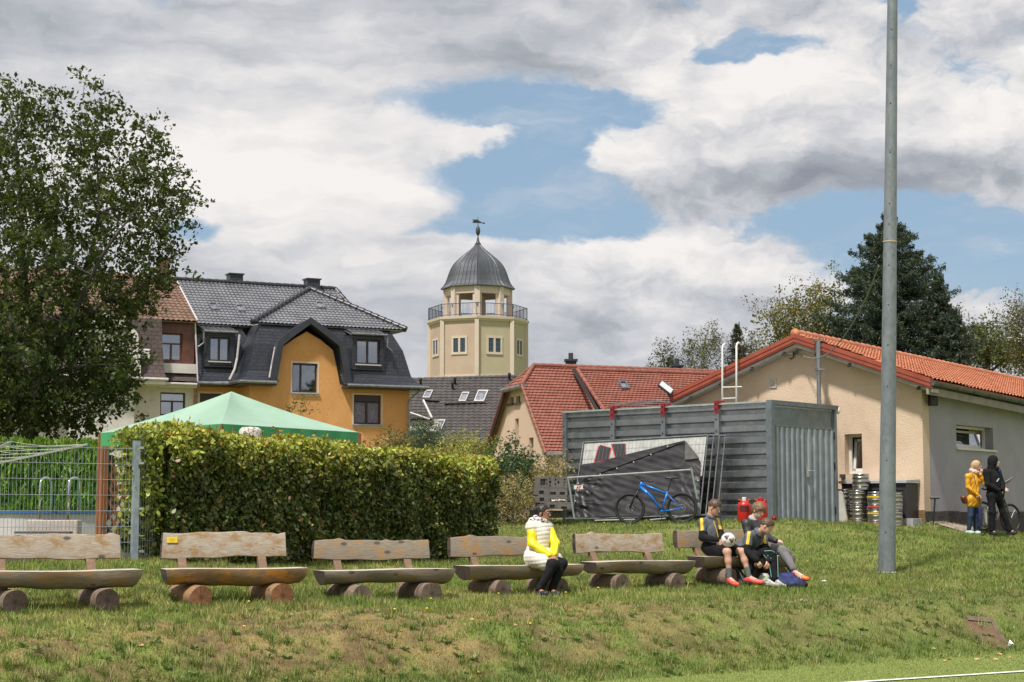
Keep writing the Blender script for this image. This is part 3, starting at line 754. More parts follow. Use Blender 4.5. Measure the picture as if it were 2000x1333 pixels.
for px, w in ((382, 1.45), (799, -.12)):
    mb = MB(); u = H.L(px, 800, w)[0]; mb.tube([H.W(u+.45 if px > 600 else u, w-.5, ze-.05), H.W(u+.2 if px > 600 else u, w-.2, ze-.35), H.W(u, w, ze-.6), H.W(u, w, zg)], .05, 8)
    mb.build('downpipe', zinc, oh)
# bell gable hood following the gable outline
hood = [(534, 749), (541, 712), (548, 675), (573, 655), (601, 635), (630, 657), (656, 678), (663, 714), (669, 752)]
def off(pts, o):
    n = len(pts); c = (sum(p[0] for p in pts)/n, min(p[1] for p in pts)); out = []
    for i, p in enumerate(pts):
        a = pts[max(i-1, 0)]; b = pts[min(i+1, n-1)]; dx, dy = b[0]-a[0], b[1]-a[1]; L = math.hypot(dx, dy); out.append((p[0]-dy/L*o, p[1]+dx/L*o))
    return out
hi = [(H.L(x, y, 0)[0], H.L(x, y, 0)[2]) for x, y in hood]; ho = off(hi, .24)
mb = MB(); n = len(hi)
for i in range(n-1):
    wb = .5 if i in (0, n-2) else 2.4
    q = [(hi[i], hi[i+1], ho[i+1], ho[i])]
    a, b, c, d = q[0]
    vs = [H.W(x, w, z) for w in (-.42, wb) for x, z in (a, b, c, d)]
    mb.add(vs, [(0, 1, 2, 3), (7, 6, 5, 4), (0, 4, 5, 1), (3, 2, 6, 7), (0, 3, 7, 4), (1, 5, 6, 2)])
mb.build('gable_hood', slate, oh, uv=True)
mb = MB(); ho2 = off(hi, .30)
for i in range(n-1): 
    a, b, c, d = hi[i], hi[i+1], ho2[i+1], ho2[i]
    vs = [H.W(x, w, z) for w in (-.47, -.425) for x, z in (a, b, c, d)]
    mb.add(vs, [(0, 1, 2, 3), (7, 6, 5, 4), (0, 4, 5, 1), (3, 2, 6, 7), (0, 3, 7, 4), (1, 5, 6, 2)])
mb.build('verge_board', dk_metal, oh)
# upper roof: front hip wing and main roof behind
wbk = .75
zap = H.L(605, 566, 4.2)[2]
A0 = H.W(*H.L(494, 634, wbk-.15)[:1], wbk-.15, zb); A1 = H.W(H.L(793, 648, wbk-.15)[0], wbk-.15, zb-.0); AP = H.W(H.L(605, 566, 4.2)[0], 4.2, zap)
uB = H.L(793, 648, wbk-.15)[0]; uA = H.L(494, 634, wbk-.15)[0]
hipf = [A0, A1, AP]
tiles('roof', hipf, dark_tile, oh, tw=.2, th=.27, amp=.042)
MR0 = H.at(343, 543, 6.0); MR1 = H.at(655, 563, 6.0); zr = (MR0.z+MR1.z)/2-.1; MR0.z = MR1.z = zr
bL = H.W(uL, 1.6+wbk-.15, zb); bM = H.W(uA, 1.6+wbk-.15, zb)
uAP = H.L(605, 566, 4.2)[0]; uR1 = H.L(655, 563, 6.0)[0]; uR0 = H.L(343, 543, 6.0)[0]
def mainz(w): return zb+(zr-zb)*(w-(1.6+wbk-.15))/(6.0-(1.6+wbk-.15))
tiles('roof', [H.W(uL, 2.2, zb), H.W(uR1+.2, 2.2, zb), H.W(uR1, 6, zr), H.W(uR0, 6, zr)], dark_tile, oh, tw=.2, th=.27, amp=.042)
# right hand slope, falling from the wing hip towards the right eave
wq = 7.6
rpoly = [H.W(uB, wbk-.15, zb), H.W(uB, wq, zb), H.W(uAP+.2, 7.3, zap+.1), AP]
tiles('roof', [H.W(uB, wbk-.15, zb), H.W(uB, wq+1.5, zb), AP+H.e2*3.5, AP], dark_tile, oh)
tiles('roof', [H.W(uB-.5, 4.5, zb+.55), H.W(uB-.5, DP, zb+.1), H.W(uR1, 6.4, zr), H.W(uR1, 6, zr)], dark_tile, oh)
mb = MB()
MB().add([H.W(uL, 2.0, zb-.05), H.W(uL, DP, zb-.05), H.W(uL, 6, zr-.1)], [(0, 1, 2)]).build('roof_gable_end', slate, oh, uv=True)
MB().add([H.W(uL, 6.0, zr-.03), H.W(uR1, 6.0, zr-.03), H.W(uR1+2, DP, zb), H.W(uL, DP, zb)], [(0, 1, 2, 3)]).build('roof_rear', slate, oh, uv=True)
Z4 = Vector((0, 0, .05))
for a, b2, r_1 in ((A0+Z4, AP+Z4, .14), (A1+Z4, AP+Z4, .14), (MR0+Z4, MR1+Z4, .12), (H.W(uB-.5, 4.5, zb+.6), MR1+Z4, .12)):
    rd = MB(); ridge(rd, a, b2, r_1); rd.build('ridge_tiles', M('dark_ridge', (.022, .022, .03), (.03, .03, .04), 3, .35), oh, smooth=True)
for px, py0, py1, pw, w in ((462, 533, 556, 30, 6.2), (613, 543, 562, 29, 5.6)):
    a = H.L(px-pw/2, py0, w); b2 = H.L(px+pw/2, py1, w)
    c = MB(); c.fbox(H, a[0]+.06, b2[0]-.06, w, w+.6, a[2]-1.2, a[2]-.06); ch = c.build('chimney', slate, oh, uv=True)
    MB().fbox(H, a[0], b2[0], w-.06, w+.66, a[2]-.06, a[2]).build('chimney_cap', dk_metal, ch)
# roof windows
def sky_on(parent, poly, quad, fm=None, h=.07):
    n = pnorm(poly); return skylight(parent, [onplane(x, y, poly[0], n) for x, y in quad], n, h, fm)
pm = [H.W(uL, 2.2, zb), H.W(uR1, 2.2, zb), H.W(uR1, 6, zr)]
for q in ([(413, 607), (428, 607), (421, 594), (406, 594)], [(465, 610), (480, 610), (473, 597), (459, 598)]): sky_on(oh, pm, q, h=.1)
sky_on(oh, hipf, [(620, 604), (637, 604), (630, 592), (615, 592)], h=.1)
# snow guard
mb = MB()
for k in range(2): mb.tube([H.at(545, 633-k*5, .75), H.at(790, 640-k*5, .75)], .012, 4)
mb.build('snow_guard', zinc, oh)
# dormers in the slate
def dormer(px0, px1, py0, py1, w, curt, bars, parent, post):
    r = rect_px(H, px0, py0, px1, py1, w); mb = MB(); e = .22
    wall(H, [(r[0]-e, r[1]-e*1.2), (r[0]-e, r[3]+e), (r[2]+e, r[3]+e), (r[2]+e, r[1]-e*1.2)], [r], w, 1.4, mb)
    d = mb.build('dormer', slate if post else dk_metal, parent, uv=True)
    f = window(H, r, parent, w=w, depth=.1, bars=bars, curtain=curt, sill=None, room=False, fw=.08)
    MB().fbox(H, r[0]-.05, r[2]+.05, w-.06, w+.1, r[1]-.06, r[1]).build('sill', lead, f)
    t = [H.W(r[0]-e-.1, w-.15, r[3]+e+.02), H.W(r[2]+e+.1, w-.15, r[3]+e+.02), H.W(r[2]+e+.1, w+1.3, r[3]+e+.45), H.W(r[0]-e-.1, w+1.3, r[3]+e+.45)]
    tiles('dormer_roof', t, dark_tile, parent)
    mb = MB(); mb.tube([t[0], t[1]], .06, 8); x = t[1] if post > 1 else t[0]
    s = -1 if post <= 1 else 1
    mb.tube([x, x+Vector((0, 0, -.25)), x+H.e1*(-.0*s)+Vector((0, 0, -.55)), x+H.e1*(-.25*(1 if post <= 1 else -1))+Vector((0, 0, -.75))], .04, 6)
    mb.build('gutter', zinc, parent)
dormer(409, 449, 659, 706, 1.45, 1, (.5,), oh, 1)
dormer(696, 742, 664, 712, -.1, 1, (.5,), oh, 2)
# lead flashings
mb = MB()
mb.tube([H.at(468, 654, 1.0), H.at(463, 700, .9), H.at(458, 722, .5), H.at(448, 742, .3)], .05, 5)
mb.tube([H.W(uL, 1.62, zb), H.W(uL, 1.0, ze+.03), H.W(uM-.7, 1.0, ze+.05)], .04, 5)
mb.tube([H.at(537, 678, -.02), H.at(530, 715, -.2), H.at(526, 738, -.5)], .035, 5)
mb.build('flashing', lead, oh)
# ================================================================ left terrace house (white with brown roof)
wh = thing('house', 'cream white house with brown tiled roof and brown slate gable partly hidden by the oak', 'house', H.W(uL-4, 4, -.5))
vL = -19.5
r4 = rect_px(H, 313, 767, 362, 812, 1.6)
r5 = rect_px(H, 60, 640, 100, 690, 1.0)
uS = H.L(283, 735, .6)[0]; uG0 = H.L(150, 735, .6)[0]
wall(H, [(vL, zg), (vL, ze), (uL-.01, ze), (uL-.01, zg)], [r4], 1.6, .3).build('wall', white_wall, wh)
window(H, r4, wh, w=1.6, bars=(.5,), hbar=.62, fm=win_dark, curtain=1, sill=None)
g2 = [(262, 800), (262, 735), (262, 690), (257, 655), (237, 638), (200, 620), (165, 640), (140, 700), (140, 800)]
gl = [(H.L(x, y, .4)[0], H.L(x, y, .4)[2]) for x, y in g2]
gl = [(gl[0][0], zg)]+gl[1:-1]+[(gl[-1][0], zg)]
gl2 = gl
wall(H, gl, [rect_px(H, 195, 690, 225, 730, .4)], .4, 1.2).build('gable_wall', white_wall, wh)
window(H, rect_px(H, 195, 690, 225, 730, .4), wh, w=.4, bars=(.5,), fm=win_brown)
hb = [(gl[i][0], gl[i][1]) for i in range(1, len(gl)-1)]; hbo = off(hb, -.22)
mb = MB()
for i in range(len(hb)-1):
    a, b, c, d = hb[i], hb[i+1], hbo[i+1], hbo[i]
    vs = [H.W(x, w, z) for w in (.1, 2.0) for x, z in (a, b, c, d)]
    mb.add(vs, [(0, 1, 2, 3), (7, 6, 5, 4), (0, 4, 5, 1), (3, 2, 6, 7), (0, 3, 7, 4), (1, 5, 6, 2)])
mb.build('verge', white_wall, wh)
# brown slate mansard between the gable and the window bay
uq0 = H.L(262, 700, .9)[0]; uq1 = H.L(312, 700, .9)[0]
def strip(pts_w, u0, u1, name, mat, parent):
    mb = MB()
    for (w0, z0), (w1_, z1) in zip(pts_w, pts_w[1:]): mb.add([H.W(u0, w0, z0), H.W(u1, w0, z0), H.W(u1, w1_, z1), H.W(u0, w1_, z1)], [(0, 1, 2, 3)])
    k = len(pts_w)
    for u in (u0, u1): mb.add([H.W(u, w, z) for w, z in pts_w]+[H.W(u, 3, pts_w[-1][1]), H.W(u, 3, pts_w[0][1])], [tuple(range(k+2))])
    return mb.build(name, mat, parent, uv=True, fix=False)
prof = [(.0, ze+.05), (.35, ze+.3), (.6, ze+.8), (.85, (ze+zb)/2+.3), (1.1, zb+.0), (1.5, zb+.08)]
strip(prof, vL, uq1+.1, 'mansard_slate', slate_br, wh)
strip([(1.0, ze+.05), (1.3, ze+.25), (1.75, ze+.85)], uq1+.1, uL, 'lower_slate', slate_br, wh)
MB().fbox(H, uq1, uL, 1.25, 1.6, ze+.42, ze+.85).build('sill_band', white_wall, wh)
r6 = rect_px(H, 315, 651, 356, 705, 1.6)
wall(H, [(uq1+.05, ze+.5), (uq1+.05, zb+.05), (uL-.02, zb+.05), (uL-.02, ze+.5)], [r6], 1.6, .8).build('bay_wall', win_brown, wh)
window(H, r6, wh, w=1.6, fm=win_brown, hbar=.62, curtain=.7, room=False)
zr2 = zr+.02
tiles('roof', [H.W(vL, 1.3, zb-.02), H.W(uL+.0, 1.3, zb-.02), H.W(uR0-.05, 6, zr2), H.W(vL, 6, zr2)], brown_tile, wh, amp=.05)
MB().add([H.W(vL, 6.0, zr), H.W(uL, 6.0, zr), H.W(uL, DP, zb), H.W(vL, DP, zb)], [(0, 1, 2, 3)]).build('roof_rear', slate_br, wh, uv=True)
rd = MB(); ridge(rd, H.W(vL, 6, zr2+.03), H.W(uR0-.1, 6, zr2+.03), .11); rd.build('ridge_tiles', brown_tile, wh, smooth=True)
mb = MB(); mb.tube([H.W(uL+.02, 1.3, zb+.05), H.W(uR0, 6, zr+.06)], .05, 5); mb.build('roof_edge_strip', lead, wh)
mb = MB(); mb.tube([H.W(vL, -.05, ze+.0), H.W(uq1+.15, -.05, ze+.0)], .075, 8); mb.tube([H.W(uq1, .95, ze-.1), H.W(uL-.05, .95, ze-.1)], .07, 8)
mb.build('gutter', lead, wh)
MB().fbox(H, vL, uq1+.05, .0, 1.6, ze-.22, ze-.05).build('cornice', white_wall, wh)
MB().fbox(H, uq1+.06, uL, 1.1, 1.6, ze-.24, ze-.08).build('cornice', white_wall, wh)
a = H.L(309, 503, 5.8); b2 = H.L(328, 560, 5.8)
ch = MB().fbox(H, a[0], b2[0], 5.6, 6.2, a[2]-3, a[2]).build('chimney', brickmat('chimney_brick', (.12, .07, .045), (.09, .06, .04), (.05, .045, .04), .24, .075, .01, .9), wh, uv=True)
ch['label'] = 'mossy brick chimney on the brown roof'
a = H.L(283, 686, -.05); MB().fbox(H, a[0]-.02, a[0]+.38, .45, .62, a[2]-.3, a[2]+.15).build('wall_box', M('pale_plastic', (.6, .58, .55)), wh, bevel=.05)
# ================================================================ tower
TC = P(933, 735, 150); TC.z = 0
tw = thing('water_tower', 'octagonal beige tower with grey bell shaped dome, balcony and weathervane', 'tower', TC)
sT = F/150
def tz(py): return P(933, py, 150-4).z
def th_(py, dy=0.0): return P(933, py, 150-dy).z
t1 = M('tower_render', (.43, .32, .245), (.47, .36, .275), .6, .9, c3=(.46, .32, .2), s3=2, l3=.5, h3=.8)
t2 = M('tower_render_yellow', (.41, .355, .245), (.45, .39, .275), .6, .9, c3=(.45, .36, .2), s3=2, l3=.5, h3=.8)
ttrim = M('tower_trim', (.54, .45, .37), (.58, .49, .41), .8, .9)
zinc_d = M('dome_zinc', (.055, .062, .075), (.095, .10, .11), .35, .5, .25, c3=(.15, .15, .15), s3=.9, l3=.6, h3=.9, stretch=(1, 1, .3))
def ring(r, z, n=8, a0=-PI/2): return [TC+Vector((r*math.cos(a0+2*PI*k/n), r*math.sin(a0+2*PI*k/n), z)) for k in range(n)]
RB = 94.5/sT*1.0; z_bt = tz(624); z_bb = tz(731)
mb = MB(); lo_, hi_ = ring(RB, -2), ring(RB, z_bt)
for k in range(8):
    j = (k+1) % 8; mb.add([lo_[k], lo_[j], hi_[j], hi_[k]], [(0, 1, 2, 3)], 0 if k in (7, 1, 3, 5) and k != 0 else 1)
mb.add(hi_, [tuple(range(8))], 0)
# faces seen from the left: peach then yellowish
bw = mb.build('wall', [t1, t2], tw, fix=False)
for p in bw.data.polygons:
    c = p.center; ang = math.degrees(math.atan2(c.y, c.x))
    if len(p.vertices) == 4: p.material_index = 0 if -135 < ang < -90 else (1 if -90 <= ang < 0 else 0)
mb = MB()
for k in range(8):
    mb.bar(ring(RB+.03, -2)[k], ring(RB+.03, z_bt)[k], .34, .34)
l1, l2 = ring(RB+.06, -2), ring(RB+.06, z_bb)
for k in range(8): j = (k+1) % 8; mb.add([l1[k], l1[j], l2[j], l2[k]], [(0, 1, 2, 3)])
mb.add(l2, [tuple(range(8))])
mb.build('corner_trim', ttrim, tw, fix=False)
mb = MB()
for (r0, za), (r1, zc) in zip([(RB+.05, z_bt-.1), (RB+.15, z_bt), (RB+.28, z_bt+.1), (RB+.3, z_bt+.3), (0.1, z_bt+.32)], [(RB+.15, z_bt), (RB+.28, z_bt+.1), (RB+.3, z_bt+.3), (0.1, z_bt+.32), (.1, z_bt+.33)]):
    a, b2 = ring(r0, za), ring(r1, zc)
    for k in range(8): j = (k+1) % 8; mb.add([a[k], a[j], b2[j], b2[k]], [(0, 1, 2, 3)])
mb.build('cornice', ttrim, tw, fix=False)
zfl = z_bt+.32
# windows on each face
wblue = M('tower_window_blue', (.06, .09, .12), rough=.4)
apo = RB*math.cos(PI/8)
for k in range(8):
    am = -90+22.5+45*k; fr = Fr(0, 0, am+90, origin=TC+Vector((apo*math.cos(R(am)), apo*math.sin(R(am)), 0)))
    zc0, zc1 = tz(689), tz(657)
    mb = MB()
    for a in ((-.72, -.55), (-.09, .09), (.55, .72)): mb.fbox(fr, a[0], a[1], -.07, .1, zc0, zc1)
    mb.fbox(fr, -.74, .74, -.075, .1, zc1-.12, zc1+.06); mb.fbox(fr, -.74, .74, -.08, .1, zc0-.12, zc0+.08)
    f = mb.build('window', ttrim, tw)
    mb = MB()
    for s in (-1, 1):
        for a in (.09, .17, .31, .45): mb.fbox(fr, s*(a+.05)-.025, s*(a+.05)+.025, -.035, .0, zc0+.08, zc1-.12)
        for q in range(4): zz = zc0+.08+(zc1-zc0-.2)*q/3; mb.fbox(fr, s*.32-.2, s*.32+.2, -.037, .0, zz-.02, zz+.02)
    mb.build('window_grille', wblue, f)
    mb = MB()
    for s in (-1, 1): mb.fbox(fr, s*.32-.23, s*.32+.23, -.01, .01, zc0+.08, zc1-.12)
    mb.build('pane', M('tower_glass', (.03, .045, .06), rough=.12), f)
# lantern: eight piers, beam ring
RD = 66/sT; z_dt = th_(564.5, 0); z_do = th_(571, RD)
mb = MB(); 
for k in range(8):
    p = ring(RD-.17, 0)[k]; a = -90+45*k
    mb.box((p.x, p.y, (zfl+z_dt)/2), (.46, .5, z_dt-zfl), Matrix.Rotation(R(a+90), 3, 'Z'))
    a1, a2 = ring(RD, 0)[k], ring(RD, 0)[(k+1) % 8]
    b1, b2 = ring(RD-.4, 0)[k], ring(RD-.4, 0)[(k+1) % 8]
    vs = [Vector((q.x, q.y, z)) for z in (z_do, z_dt) for q in (a1, a2, b2, b1)]
    mb.add(vs, [(0, 3, 2, 1), (4, 5, 6, 7), (0, 1, 5, 4), (1, 2, 6, 5), (2, 3, 7, 6), (3, 0, 4, 7)])
    # jambs narrowing the openings
    d = (a2-a1).normalized()
    for q, s in ((a1, 1), (a2, -1)):
        c = q+d*s*.24; c = Vector((c.x, c.y, (zfl+z_do)/2)); nrm = Vector((c.x-TC.x, c.y-TC.y, 0)).normalized()
        mb.box(c-nrm*.2, (.3, .2, z_do-zfl), Matrix.Rotation(math.atan2(d.y, d.x), 3, 'Z'))
mb.build('lantern', ttrim, tw)
MB().lathe([(.55, 0), (.55, 1)], (0, 0, 0), 8).add([], []) 
mb = MB(); mb.lathe([(.55, zfl), (.55, z_do)], (TC.x+.1, TC.y+.6, 0), 8); mb.build('stair_core', t1, tw)
# dome
prof = [(272, 612), (262, 600), (250, 592), (228, 560), (213, 520), (200, 480), (187, 455), (172, 438), (147, 410), (120, 380), (92, 352), (62, 325), (38, 300), (19, 281)]
prof = [(73.2, 565.2), (70.5, 563), (68, 560.6), (64, 554.9), (60, 545.4), (57, 535.9), (53, 526.4), (50.3, 521.5), (47, 516.9), (42.6, 512), (37.6, 507.4), (32, 502.6), (26, 498), (19.8, 493), (14, 488.5), (9, 483.5), (5.6, 479.5), (4.6, 476)]
pr = [(r/sT, th_(y, 0)) for r, y in prof]
zt0 = pr[-1][1]
mb = MB(); rs = [ring(r, z) for r, z in pr]
for a, b2 in zip(rs, rs[1:]):
    for k in range(8): j = (k+1) % 8; mb.add([a[k], a[j], b2[j], b2[k]], [(0, 1, 2, 3)])
mb.add(ring(pr[0][0]-.02, pr[0][1]-.06), [tuple(range(8))])
for k in range(8): j = (k+1) % 8; a, b2 = ring(pr[0][0]-.02, pr[0][1]-.06), rs[0]; mb.add([a[k], a[j], b2[j], b2[k]], [(0, 1, 2, 3)])
dm = mb.build('dome', zinc_d, tw, fix=False)
mb = MB()
for k in range(8):
    j = (k+1) % 8; ns_ = 6
    for q in range(ns_):
        t = q/ns_; pts = []
        for (r, z), a in zip(pr, rs):
            wdt = (a[j]-a[k]).length
            # seams spaced evenly at the eave, running up until they meet the hips
            off_ = (t-.5)*(rs[0][j]-rs[0][k]).length
            if q and abs(off_) > wdt/2-.02: break
            p = a[k] if q == 0 else (a[k]+a[j])/2+(a[j]-a[k]).normalized()*off_*(.4+.6*wdt/(rs[0][j]-rs[0][k]).length)
            pts.append(p)
        if len(pts) > 1: mb.tube(pts, .035 if q else .05, 4)
mb.build('seams', zinc_d, dm)
mb = MB(); c = (TC.x, TC.y, 0); Z_ = lambda y: th_(400+y/3.7, 0)
mb.lathe([(.24, Z_(284)), (.2, Z_(278)), (.12, Z_(262)), (.07, Z_(240)), (.05, Z_(225))], c, 12)
mb.lathe([(.03, Z_(226)), (.12, Z_(218)), (.19, Z_(203)), (.2, Z_(190)), (.17, Z_(172)), (.09, Z_(158)), (.03, Z_(154))], c, 12)
mb.tube([(TC.x, TC.y, Z_(155)), (TC.x, TC.y, Z_(90))], .03, 6)
mb.build('finial', M('finial_dark', (.04, .042, .05), rough=.5), dm, smooth=True)
pl = [(452, 107), (490, 108), (505, 118), (525, 130), (548, 133), (548, 137), (500, 133), (455, 132), (455, 126), (462, 124), (455, 120), (462, 114)]
mb = MB(); mb.prism([P(800+x/3.7, 400+y/3.7, 149.97) for x, y in pl], (0, .06, 0)); mb.ball(P(800+535/3.7, 400+134/3.7, 150), .08, 8, 6)
mb.build('weathervane', M('vane_dark', (.015, .018, .022), rough=.6), dm)
# railing
mb = MB(); zt = zfl+1.08; rr = RB+.1
for k in range(8):
    a, b2 = ring(rr, 0)[k], ring(rr, 0)[(k+1) % 8]
    for z in (zt, zfl+.12): mb.tube([a+Vector((0, 0, z)), b2+Vector((0, 0, z))], .03, 4)
    mb.tube([a+Vector((0, 0, zfl-.1)), a+Vector((0, 0, zt))], .035, 4)
    nb = 24
    for q in range(1, nb): p = a.lerp(b2, q/nb); mb.tube([p+Vector((0, 0, zfl+.12)), p+Vector((0, 0, zt))], .012 if q % 6 else .025, 3)
mb.build('railing', M('railing_dark', (.05, .06, .08), rough=.5), tw)
mb = MB()
for k in range(8):
    p = ring(RD+.1, zfl+1.2)[k]; mb.ball(p, (.12, .12, .2), 6, 5)
mb.build('spotlights', M('lamp_grey', (.3, .3, .3), rough=.5), tw)
# ================================================================ dark roofed house in the middle distance
K = Fr(900, 97, 2)
dh = thing('house', 'house with a long dark grey tiled roof and slanted roof windows below the tower', 'house', K.W(0, 6, -.5))
wr = 7.0
zE = K.L(900, 872, 0)[2]; zR = K.L(900, 741, wr)[2]
uKl = K.L(770, 872, 0)[0]; uKr = K.L(1010, 872, 0)[0]
pd = [K.W(uKl, 0, zE), K.W(uKr, 0, zE), K.W(uKr+.5, wr, zR+.12), K.W(uKl, wr, zR-.12)]
pd2 = [pd[0], pd[1], pd[2], pd[3]]
tiles('roof', pd, grey_tile, dh, tw=.33, th=.36, amp=.05)
rd = MB(); ridge(rd, pd[3]+Vector((0, 0, .05)), pd[2]+Vector((0, 0, .05)), .12); rd.build('ridge_tiles', grey_tile, dh, smooth=True)
mb = MB(); mb.fbox(K, uKl, uKr+.4, .5, 2*wr-.5, -.8, zE+.2); mb.build('wall', white_wall, dh)
MB().add([K.W(uKl, wr, zR-.2), K.W(uKr+.5, wr, zR), K.W(uKr+.5, 2*wr, zE), K.W(uKl, 2*wr, zE)], [(0, 1, 2, 3)]).add([K.W(uKr+.45, 0, zE), K.W(uKr+.45, wr, zR), K.W(uKr+.45, 2*wr, zE)], [(0, 1, 2)]).build('roof_rear', grey_tile, dh)
for q in ([(825, 780), (839, 780), (846, 765), (832, 765)], [(895, 787), (909, 787), (917, 769), (903, 769)], [(925, 787), (945, 787), (954, 765), (934, 765)], [(848, 842), (862, 842), (870, 823), (857, 823)]): sky_on(dh, pd, q, lead, .12)
mb = MB(); nk = pnorm(pd)
for x, y in ((822, 752), (889, 750), (884, 759), (995, 742)): p = onplane(x, y, pd[0], nk); mb.tube([p, p+Vector((0, -.3, .25))], .07, 6); mb.ball(p+Vector((0, -.3, .3)), .11, 6, 4)
mb.build('vent_pipe', M('vent_black', (.03, .03, .03)), dh)
mb = MB()
for x0, y0, x1, y1 in ((825, 783, 858, 786), (868, 791, 949, 789)):
    a, b2 = onplane(x0, y0, pd[0], nk), onplane(x1, y1, pd[0], nk); mb.bar(a+nk*.08, b2+nk*.08, .25, .04)
mb.build('roof_walkway', M('walkway', (.05, .05, .055), rough=.5), dh)
# small dormer at its left
D1 = [onplane(x, y, pd[0], nk)+Vector((0, -1.3, .0)) for x, y in ((800, 822), (846, 822), (829, 787), (800, 784))]
tiles('dormer_roof', D1, grey_tile, dh, tw=.3, th=.36)
mb = MB(); mb.tube([D1[1]+Vector((0, 0, .05)), D1[2]+Vector((0, 0, .05))], .08, 5); mb.tube([D1[0]+Vector((0, 0, .4)), D1[0]+Vector((1.2, 0, .0))], .07, 5); mb.build('flashing', lead, dh)
mb = MB(); a = D1[0]; mb.box((a.x+.4, a.y+1.2, a.z-1.0), (2.6, 2.0, 2.0)); mb.build('dormer_wall', white_wall, dh)
# ================================================================ red roofed house
E = Fr(1000, 72, -68)          # gable wall, receding to the right
rh = thing('house', 'peach gabled house with steep red tiled half hipped roof', 'house', E.W(1, 3, -.5))
def on(fr, pts, w=0.0): return [(fr.L(x, y, w)[0], fr.L(x, y, w)[2]) for x, y in pts]
# gable face: apex cut by a small hip
gp = on(E, [(945, 885), (985, 762), (1019, 752), (1066, 887)])
gp = [(gp[0][0]-.6, -.6)]+[(gp[0][0]-.0, gp[0][1])]+gp[1:]+[(gp[3][0], -.6)]
hs = [rect_px(E, 995, 776, 1003, 789), rect_px(E, 1008, 774, 1016, 787), rect_px(E, 1006, 818, 1013, 860), rect_px(E, 1033, 855, 1042, 898)]
wall(E, gp, hs, 0, .3).build('wall', pink_wall, rh)
for i, r in enumerate(hs):
    window(E, r, rh, bars=(), fw=.04, sill=M('dark_sill', (.05, .05, .055)), depth=.22 if i > 1 else .15)
# roof: right slope from the gable verge back to the right
E2 = E.e2; 
ap0, ap1 = E.at(985, 762, -.25), E.at(1019, 752, -.25)
ev = E.at(1066, 886, -.25)
dirr = E.e2.copy()
# planar: main slope through ap1, ev and ridge direction
n_s = (ev-ap1).cross(dirr).normalized(); n_s = n_s if n_s.z > 0 else -n_s
rg2 = onplane(1042, 714, ap1, n_s); 
t_ = 14.0
main = [ev, ev+dirr*t_, rg2+dirr*t_, rg2, ap1]
tiles('roof', main, red_tile, rh, tw=.18, th=.16, amp=0, lip=.035, sub=4)
hipm = [ap0, ap1, rg2]
tiles('roof', hipm, red_tile, rh, tw=.2, th=.2, amp=0, lip=.03, sub=4)
evL = E.at(945, 888, -.25)
left = [ap0, evL, evL+dirr*t_, rg2+dirr*t_, rg2]
MB().add(left, [tuple(range(5))]).build('roof', red_tile, rh)
mb = MB(); ridge(mb, rg2, rg2+dirr*t_, .1, .35); ridge(mb, ap1, rg2, .1, .35); ridge(mb, ap0, rg2, .08, .35); ridge(mb, ev, ap1, .07, .3); ridge(mb, evL, ap0, .07, .3)
mb.build('ridge_tiles', red_tile, rh, smooth=True)
mb = MB(); mb.tube([ap0+Vector((-.1, -.05, -.04)), ap1+Vector((.1, -.05, -.04))], .1, 8); mb.tube([ev+Vector((0, 0, -.05)), ev+dirr*t_+Vector((0, 0, -.05))], .1, 8)
mb.build('gutter', zinc, rh)
mb = MB(); a = evL-E.e2*.0; mb.bar(evL-Vector((0, 0, .12)), ap0-Vector((0, 0, .12)), .06, .25); mb.build('verge_board', M('black_brown_trim', (.02, .015, .015)), rh)
mb = MB(); u = ev+Vector((0, 0, -.25)); mb.add([ev+Vector((0, 0, -.15))+E.e2*.3, ev+dirr*t_+Vector((0, 0, -.15))+E.e2*.3, ev+dirr*t_+Vector((0, 0, -6))+E.e2*.3, ev+Vector((0, 0, -6))+E.e2*.3], [(0, 1, 2, 3)]); mb.build('side_wall', pink_wall, rh)
# cross wing with its own slope at the right
cw0 = onplane(1128, 722, ap1, n_s)
W1 = P(1128, 722, cw0.y-.3); W2 = P(1180, 802, cw0.y-2.4); W3 = P(1400, 800, cw0.y-1.2); W4 = P(1400, 731, cw0.y+2.2)
n_w = (W2-W1).cross(W4-W1).normalized(); n_w = n_w if n_w.z > 0 else -n_w
W3 = onplane(1420, 800, W1, n_w)
wing = [W1, W2, W3, W4]
tiles('roof', wing, red_tile, rh, tw=.18, th=.16, amp=0, lip=.035, sub=4)
for a, b2, r_1 in ((W2, W1, .09), (W1, W4, .1)): mb = MB(); ridge(mb, a, b2, r_1, .32); mb.build('ridge_tiles', red_tile, rh, smooth=True)
mb = MB(); mb.add([W1+Vector((-.05, .1, -.15)), W2+Vector((-.05, .1, -.2)), P(1180, 830, W2.y+.2), P(1135, 830, cw0.y)], [(0, 1, 2, 3)]); mb.build('wing_wall', pink_wall, rh, fix=False)
mb = MB(); mb.tube([P(1120, 722, cw0.y-.4), P(1172, 812, cw0.y-3.4)], .08, 5); mb.build('valley_board', M('black_brown_trim', (.02, .015, .015)), rh)
for q in ([(1214, 762), (1229, 762), (1221, 748), (1207, 748)], [(1298, 767), (1313, 767), (1304, 752), (1289, 752)]): sky_on(rh, wing, q, zinc, .12)
mb = MB()
for k in range(3): a, b2 = onplane(1188, 798-k*3, W1, n_w)+n_w*.12, onplane(1335, 791-k*3, W1, n_w)+n_w*.12; mb.tube([a, b2], .015, 4)
for k in range(14): t = k/13; mb.tube([a.lerp(b2, t), a.lerp(b2, t)+Vector((0, -.05, -.35))], .015, 4)
mb.build('snow_guard', zinc, rh)
